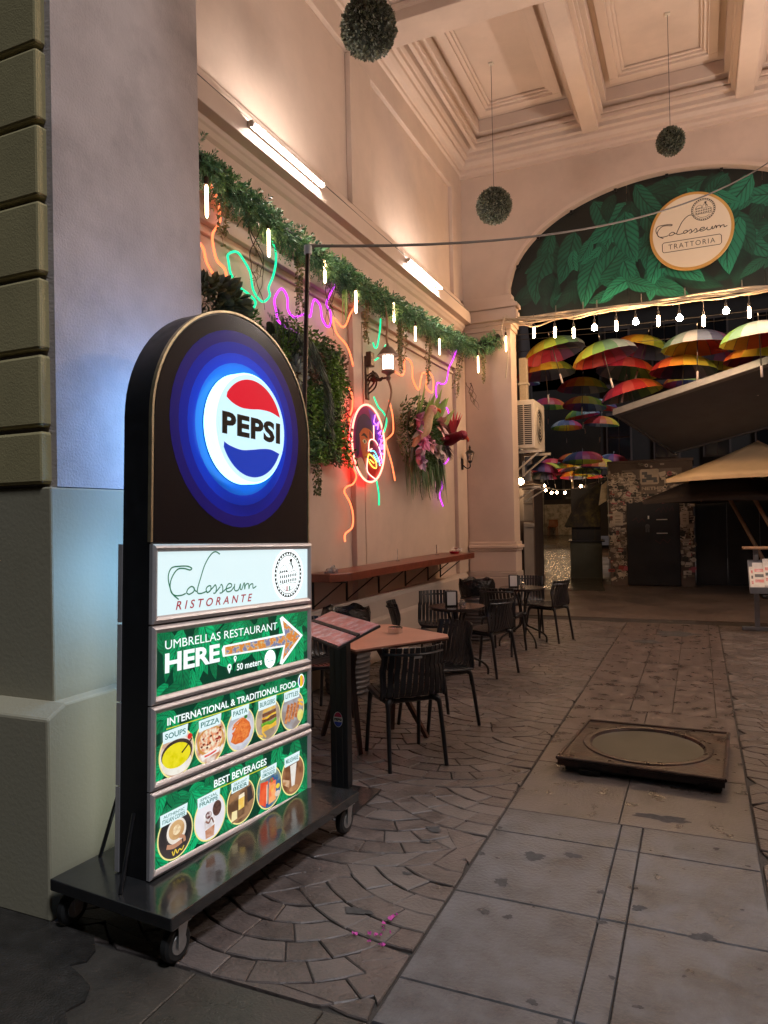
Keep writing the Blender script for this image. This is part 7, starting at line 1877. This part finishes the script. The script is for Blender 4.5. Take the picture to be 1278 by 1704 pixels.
def parasol(lab, ctr, cs, za, ze, cloth, val, grp):
    t = thing('parasol', lab, 'parasol', (ctr[0], ctr[1], 0), 0, grp)
    apx = Vector((0, 0, za))
    for k in range(4):
        a, b_ = cs[k], cs[(k + 1) % 4]
        mb = MB(); S = 6
        for i in range(S + 1):
            for j in range(S + 1):
                u = i / S; w = j / S
                e = a.lerp(b_, w) * u
                sag = 0.05 * math.sin(PI * u) * math.sin(PI * w)
                mb.v.append((e.x, e.y, za - (za - ze) * u ** 0.92 - sag + 0.03 * math.sin(PI * w) * u))
        for i in range(S):
            for j in range(S):
                q = i * (S + 1) + j
                mb.f.append((q, q + S + 1, q + S + 2, q + 1)); mb.mi.append(0)
        o = mb.build('canopy_panel', cloth, t, True)
        sm = o.modifiers.new('thickness', 'SOLIDIFY'); sm.thickness = 0.006
        MB().tube([apx + Vector((0, 0, -0.04)), Vector((a.x, a.y, ze - 0.03))], 0.014, 6).build('rib', M['lightwood'], t)
        mb = MB(); L = 10
        for i in range(L):
            p, q = a.lerp(b_, i / L), a.lerp(b_, (i + 1) / L)
            d0, d1 = 0.03 * math.sin(PI * i / L), 0.03 * math.sin(PI * (i + 1) / L)
            mb.quad((p.x, p.y, ze + d0), (q.x, q.y, ze + d1), (q.x, q.y, ze - val + d1), (p.x, p.y, ze - val + d0))
        mb.build('valance', cloth, t)
    MB().tube([(0, 0, za - 0.02), (0.35, -0.1, za - 0.24), (0.75, -0.2, za - 0.56)], 0.04, 6).build('arm', M['lightwood'], t)
    MB().tube([(-0.05, 0.3, 1.8), (0.75, -0.2, 0.05)], 0.035, 6).build('pole', M['lightwood'], t)
    bevel(MB().box(0.4, 1.1, -0.55, 0.15, 0.002, 0.06).build('base', M['blackdoor'], t), 0.01)
M['darkcanvas'] = mat('dark_canvas', (0.05, 0.038, 0.036), 0.85, var=0.15, vs=4, bump=0.2, bs=60)
parasol('big square beige parasol on a leaning wooden arm at the right of the yard', (0.95, 13.9), [Vector((-1.44, -0.9)), Vector((0.9, -1.44)), Vector((1.44, 0.9)), Vector((-0.9, 1.44))], 2.76, 2.12, M['canvas'], 0.06, 'parasols in the yard')
parasol('dark parasol lower behind the beige one at the right of the yard', (0.6, 14.8), [Vector((-1.55, -0.55)), Vector((0.55, -1.55)), Vector((1.55, 0.55)), Vector((-0.55, 1.55))], 2.5, 1.80, M['darkcanvas'], 0.08, 'parasols in the yard')

# stand with menus at the right edge
t = thing('magazine_stand', 'grey metal stand with a wooden shelf and sloping tray at the right edge', 'stand', (0.62, 10.15, 0))
bevel(MB().box(-0.13, 0.6, 0.28, 0.35, 0.002, 0.05).build('foot', M['awnmetal'], t), 0.006)
bevel(MB().box(0.02, 0.08, 0.28, 0.34, 0.05, 0.98).build('post', M['awnmetal'], t), 0.006)
bevel(MB().box(-0.10, 0.62, 0.2, 0.5, 1.06, 1.085).build('shelf', M['lightwood'], t), 0.004)
MB().box(0.02, 0.08, 0.29, 0.33, 0.98, 1.06).build('shelf_bracket', M['awnmetal'], t)
mb = MB(); mb.prism([(-0.06, 0.56), (0.30, 0.92), (0.30, 0.90), (-0.05, 0.53)], 'x', -0.05, 0.62); mb.build('tray', M['awnmetal'], t)
bevel(MB().box(-0.05, 0.62, -0.10, -0.065, 0.52, 0.60).build('tray_lip', M['awnmetal'], t), 0.004)
for k, (x0, lab) in enumerate(((-0.04, 'pale magazine leaning lowest on the tray of the stand'), (0.0, 'second magazine overlapping the lowest one on the stand tray'), (0.12, 'stack of printed menus lying on the stand tray at the picture edge'))):
    m_ = thing('magazine', lab, 'magazine', (0.62 + x0, 10.15, 0), 0, 'magazines on the stand')
    w0 = 0.016 + 0.02 * k
    mb = MB(); mb.prism([(-0.055, 0.565 + w0), (0.20 + 0.03 * k, 0.82 + 0.03 * k + w0), (0.20 + 0.03 * k, 0.80 + 0.03 * k + w0), (-0.055, 0.547 + w0)], 'x', 0.0, 0.24 + 0.1 * (k == 2)); mb.build('pages', M['paper'], m_)
    for q in range(3):
        mb = MB(); f0 = 0.2 + 0.25 * q
        p0 = Vector((0.02, -0.055 + 0.25 * f0, 0.5665 + w0 + 0.25 * f0)); p1 = Vector((0.02, -0.055 + 0.25 * (f0 + 0.14), 0.5665 + w0 + 0.25 * (f0 + 0.14)))
        mb.quad(p0, p0 + Vector((0.18, 0, 0)), p1 + Vector((0.18, 0, 0)), p1); mb.build('print_block', M['inkgrey'] if q == 1 else M['pink'], m_)

# ---------------------------------------------------------------- umbrellas
RB = [(0.42, 0.02, 0.02), (0.55, 0.10, 0.02), (0.60, 0.24, 0.02), (0.62, 0.40, 0.03), (0.52, 0.48, 0.05), (0.30, 0.42, 0.05), (0.10, 0.22, 0.06), (0.06, 0.14, 0.10), (0.16, 0.22, 0.24), (0.30, 0.32, 0.36), (0.10, 0.13, 0.22), (0.05, 0.06, 0.14), (0.14, 0.05, 0.16), (0.34, 0.03, 0.10), (0.38, 0.015, 0.05), (0.45, 0.06, 0.06)]
gore_mats = [mat('umbrella_cloth_%d' % i, tuple(min(0.85, q * 1.35 + 0.02) for q in c_), 0.55, var=0.1, vs=5) for i, c_ in enumerate(RB)]
for g_ in gore_mats:
    nt = g_.node_tree; b_ = nt.nodes['Principled BSDF']
    b_.inputs['Transmission Weight'].default_value = 0.0
    tr = nt.nodes.new('ShaderNodeBsdfTranslucent'); mxs = nt.nodes.new('ShaderNodeMixShader'); mxs.inputs[0].default_value = 0.3
    src = b_.inputs['Base Color'].links[0].from_socket
    nt.links.new(src, tr.inputs['Color'])
    out = [n for n in nt.nodes if n.type == 'OUTPUT_MATERIAL'][0]
    nt.links.new(b_.outputs[0], mxs.inputs[1]); nt.links.new(tr.outputs[0], mxs.inputs[2]); nt.links.new(mxs.outputs[0], out.inputs['Surface'])
UR, UH = 0.53, 0.27
def gore_mesh(i):
    mb = MB(); S = 7; W = 4
    a0, a1 = 2 * PI * i / 16, 2 * PI * (i + 1) / 16
    for k in range(S + 1):
        f = k / S
        for j in range(W + 1):
            w = j / W; a = a0 + (a1 - a0) * w
            sc_ = 1 - 0.035 * math.sin(PI * w) * f
            r = UR * math.sin(f * 1.35) / math.sin(1.35) * sc_
            z_ = -UH * (1 - math.cos(f * 1.35)) / (1 - math.cos(1.35)) + 0.012 * math.sin(PI * w) * f * (1 - f)
            mb.v.append((r * math.cos(a), r * math.sin(a), z_))
    for k in range(S):
        for j in range(W):
            q = k * (W + 1) + j
            mb.f.append((q, q + W + 1, q + W + 2, q + 1)); mb.mi.append(0)
    return mb.mesh('canopy_panel', gore_mats[i], True)
gores = [gore_mesh(i) for i in range(16)]
rbm = MB()
for i in range(16):
    a = 2 * PI * i / 16
    rbm.tube([(UR * math.sin(f * 1.35) / math.sin(1.35) * math.cos(a), UR * math.sin(f * 1.35) / math.sin(1.35) * math.sin(a), -UH * (1 - math.cos(f * 1.35)) / (1 - math.cos(1.35)) - 0.006) for f in (0.05, 0.35, 0.7, 1.0)], 0.003, 4)
ribs_me = rbm.mesh('ribs', M['umb_metal'])
sh_me = MB().tube([(0, 0, 0.09), (0, 0, -0.64)], 0.007, 8).mesh('shaft', M['umb_metal'], True)
ha_me = MB().tube([(0, 0, -0.62), (0, 0, -0.78)], 0.016, 10).mesh('handle', M['umb_handle'], True)
tip_me = MB().tube([(0, 0, 0.09), (0, 0, 0.13)], 0.009, 8, 0.004).mesh('tip', M['white'], True)
UL = ['leftmost bright umbrella below the string bulbs, green and orange', 'olive umbrella hanging under the leftmost bright one', 'slate and orange umbrella, second from the left below the bulbs', 'yellow and lime umbrella below the middle of the string bulbs', 'red and orange umbrella below the yellow and lime one', 'grey and coral umbrella below the right of the string bulbs', 'golden yellow umbrella left of the coral one and lower', 'teal and red umbrella between the golden and the beige ones', 'large beige grey umbrella at the upper right edge', 'yellow and green umbrella low at the right edge', 'small orange umbrella above the air conditioner side', 'deep red umbrella tucked under the red and orange one', 'small dim green umbrella above the awning edge', 'dim maroon umbrella just above the air conditioner', 'dim olive umbrella right of the maroon one', 'faint dark umbrella under the dim olive one', 'faint tilted umbrella left of the awning tip', 'dark green umbrella tucked behind the leftmost ones', 'faint umbrella high over the alley, left', 'faint umbrella high over the alley, right', 'dim green umbrella above the middle of the awning', 'faint maroon umbrella left of the awning corner']
UROT = [150, 203, 120, 180, 290, 45, 203, 350, 60, 170, 215, 280, 180, 300, 200, 100, 60, 150, 20, 250, 190, 310]
ru = random.Random(12)
umb_pos = [(x, y_, z_, tl, lab, ro) for (x, y_, z_, tl), lab, ro in zip(UMB, UL, UROT)]
for (x, y_, z_, tl, lab, ro) in umb_pos:
    t = thing('umbrella', lab, 'umbrella', (x, y_, z_), 0, 'rainbow umbrellas hung over the yard')
    t.rotation_mode = 'ZYX'
    q = Matrix.Rotation(R(tl), 4, 'Y') @ Matrix.Rotation(R(ru.uniform(-5, 3)), 4, 'X') @ Matrix.Rotation(R(ro), 4, 'Z')
    t.rotation_mode = 'XYZ'; t.rotation_euler = q.to_euler('XYZ')
    for i in range(16): place('canopy_panel', gores[i], t)
    o = place('ribs', ribs_me, t); o['kind'] = 'stuff'
    place('shaft', sh_me, t); place('handle', ha_me, t); place('tip', tip_me, t)
mb = MB(); mb.c = None
for i in range(16):
    me = gores[i]; off = len(mb.v); mb.m = i
    mb.v += [tuple(v.co) for v in me.vertices]
    for p in me.polygons: mb.f.append(tuple(off + k for k in p.vertices)); mb.mi.append(i)
can_me = mb.mesh('canopy', gore_mats, True)
for k in range(20):
    y_ = ru.uniform(19, 32.5); x = -3.4 - 0.19 * (y_ - 16) + ru.uniform(0.2, 2.6); z_ = ru.uniform(3.1, 3.7) + 0.02 * (y_ - 19)
    t = thing('umbrella', 'one of many small dim umbrellas massed over the far part of the alley', 'umbrella', (x, y_, z_), 0, 'dim umbrellas over the far alley')
    t.rotation_euler = (R(ru.uniform(-8, 8)), R(ru.uniform(-10, 10)), R(ru.uniform(0, 360)))
    place('canopy', can_me, t); place('shaft', sh_me, t); place('handle', ha_me, t)
for k, (y_, z_) in enumerate(((12.1, 4.55), (12.5, 4.35), (13.3, 4.75), (14.9, 4.75))):
    pts = [(-3.4 + 9.0 * q / 14, y_, z_ + 0.5 * ((q / 14 - 0.45) ** 2) + 0.02) for q in range(15)]
    tag(MB().tube(pts, 0.005, 5).build('umbrella_wire', M['cable'], None, True), ['nearest thin wire carrying umbrellas across the yard', 'second thin wire carrying umbrellas across the yard', 'third thin wire carrying umbrellas across the yard', 'farthest thin wire carrying umbrellas across the yard'][k], 'wire', 'wires across the yard')
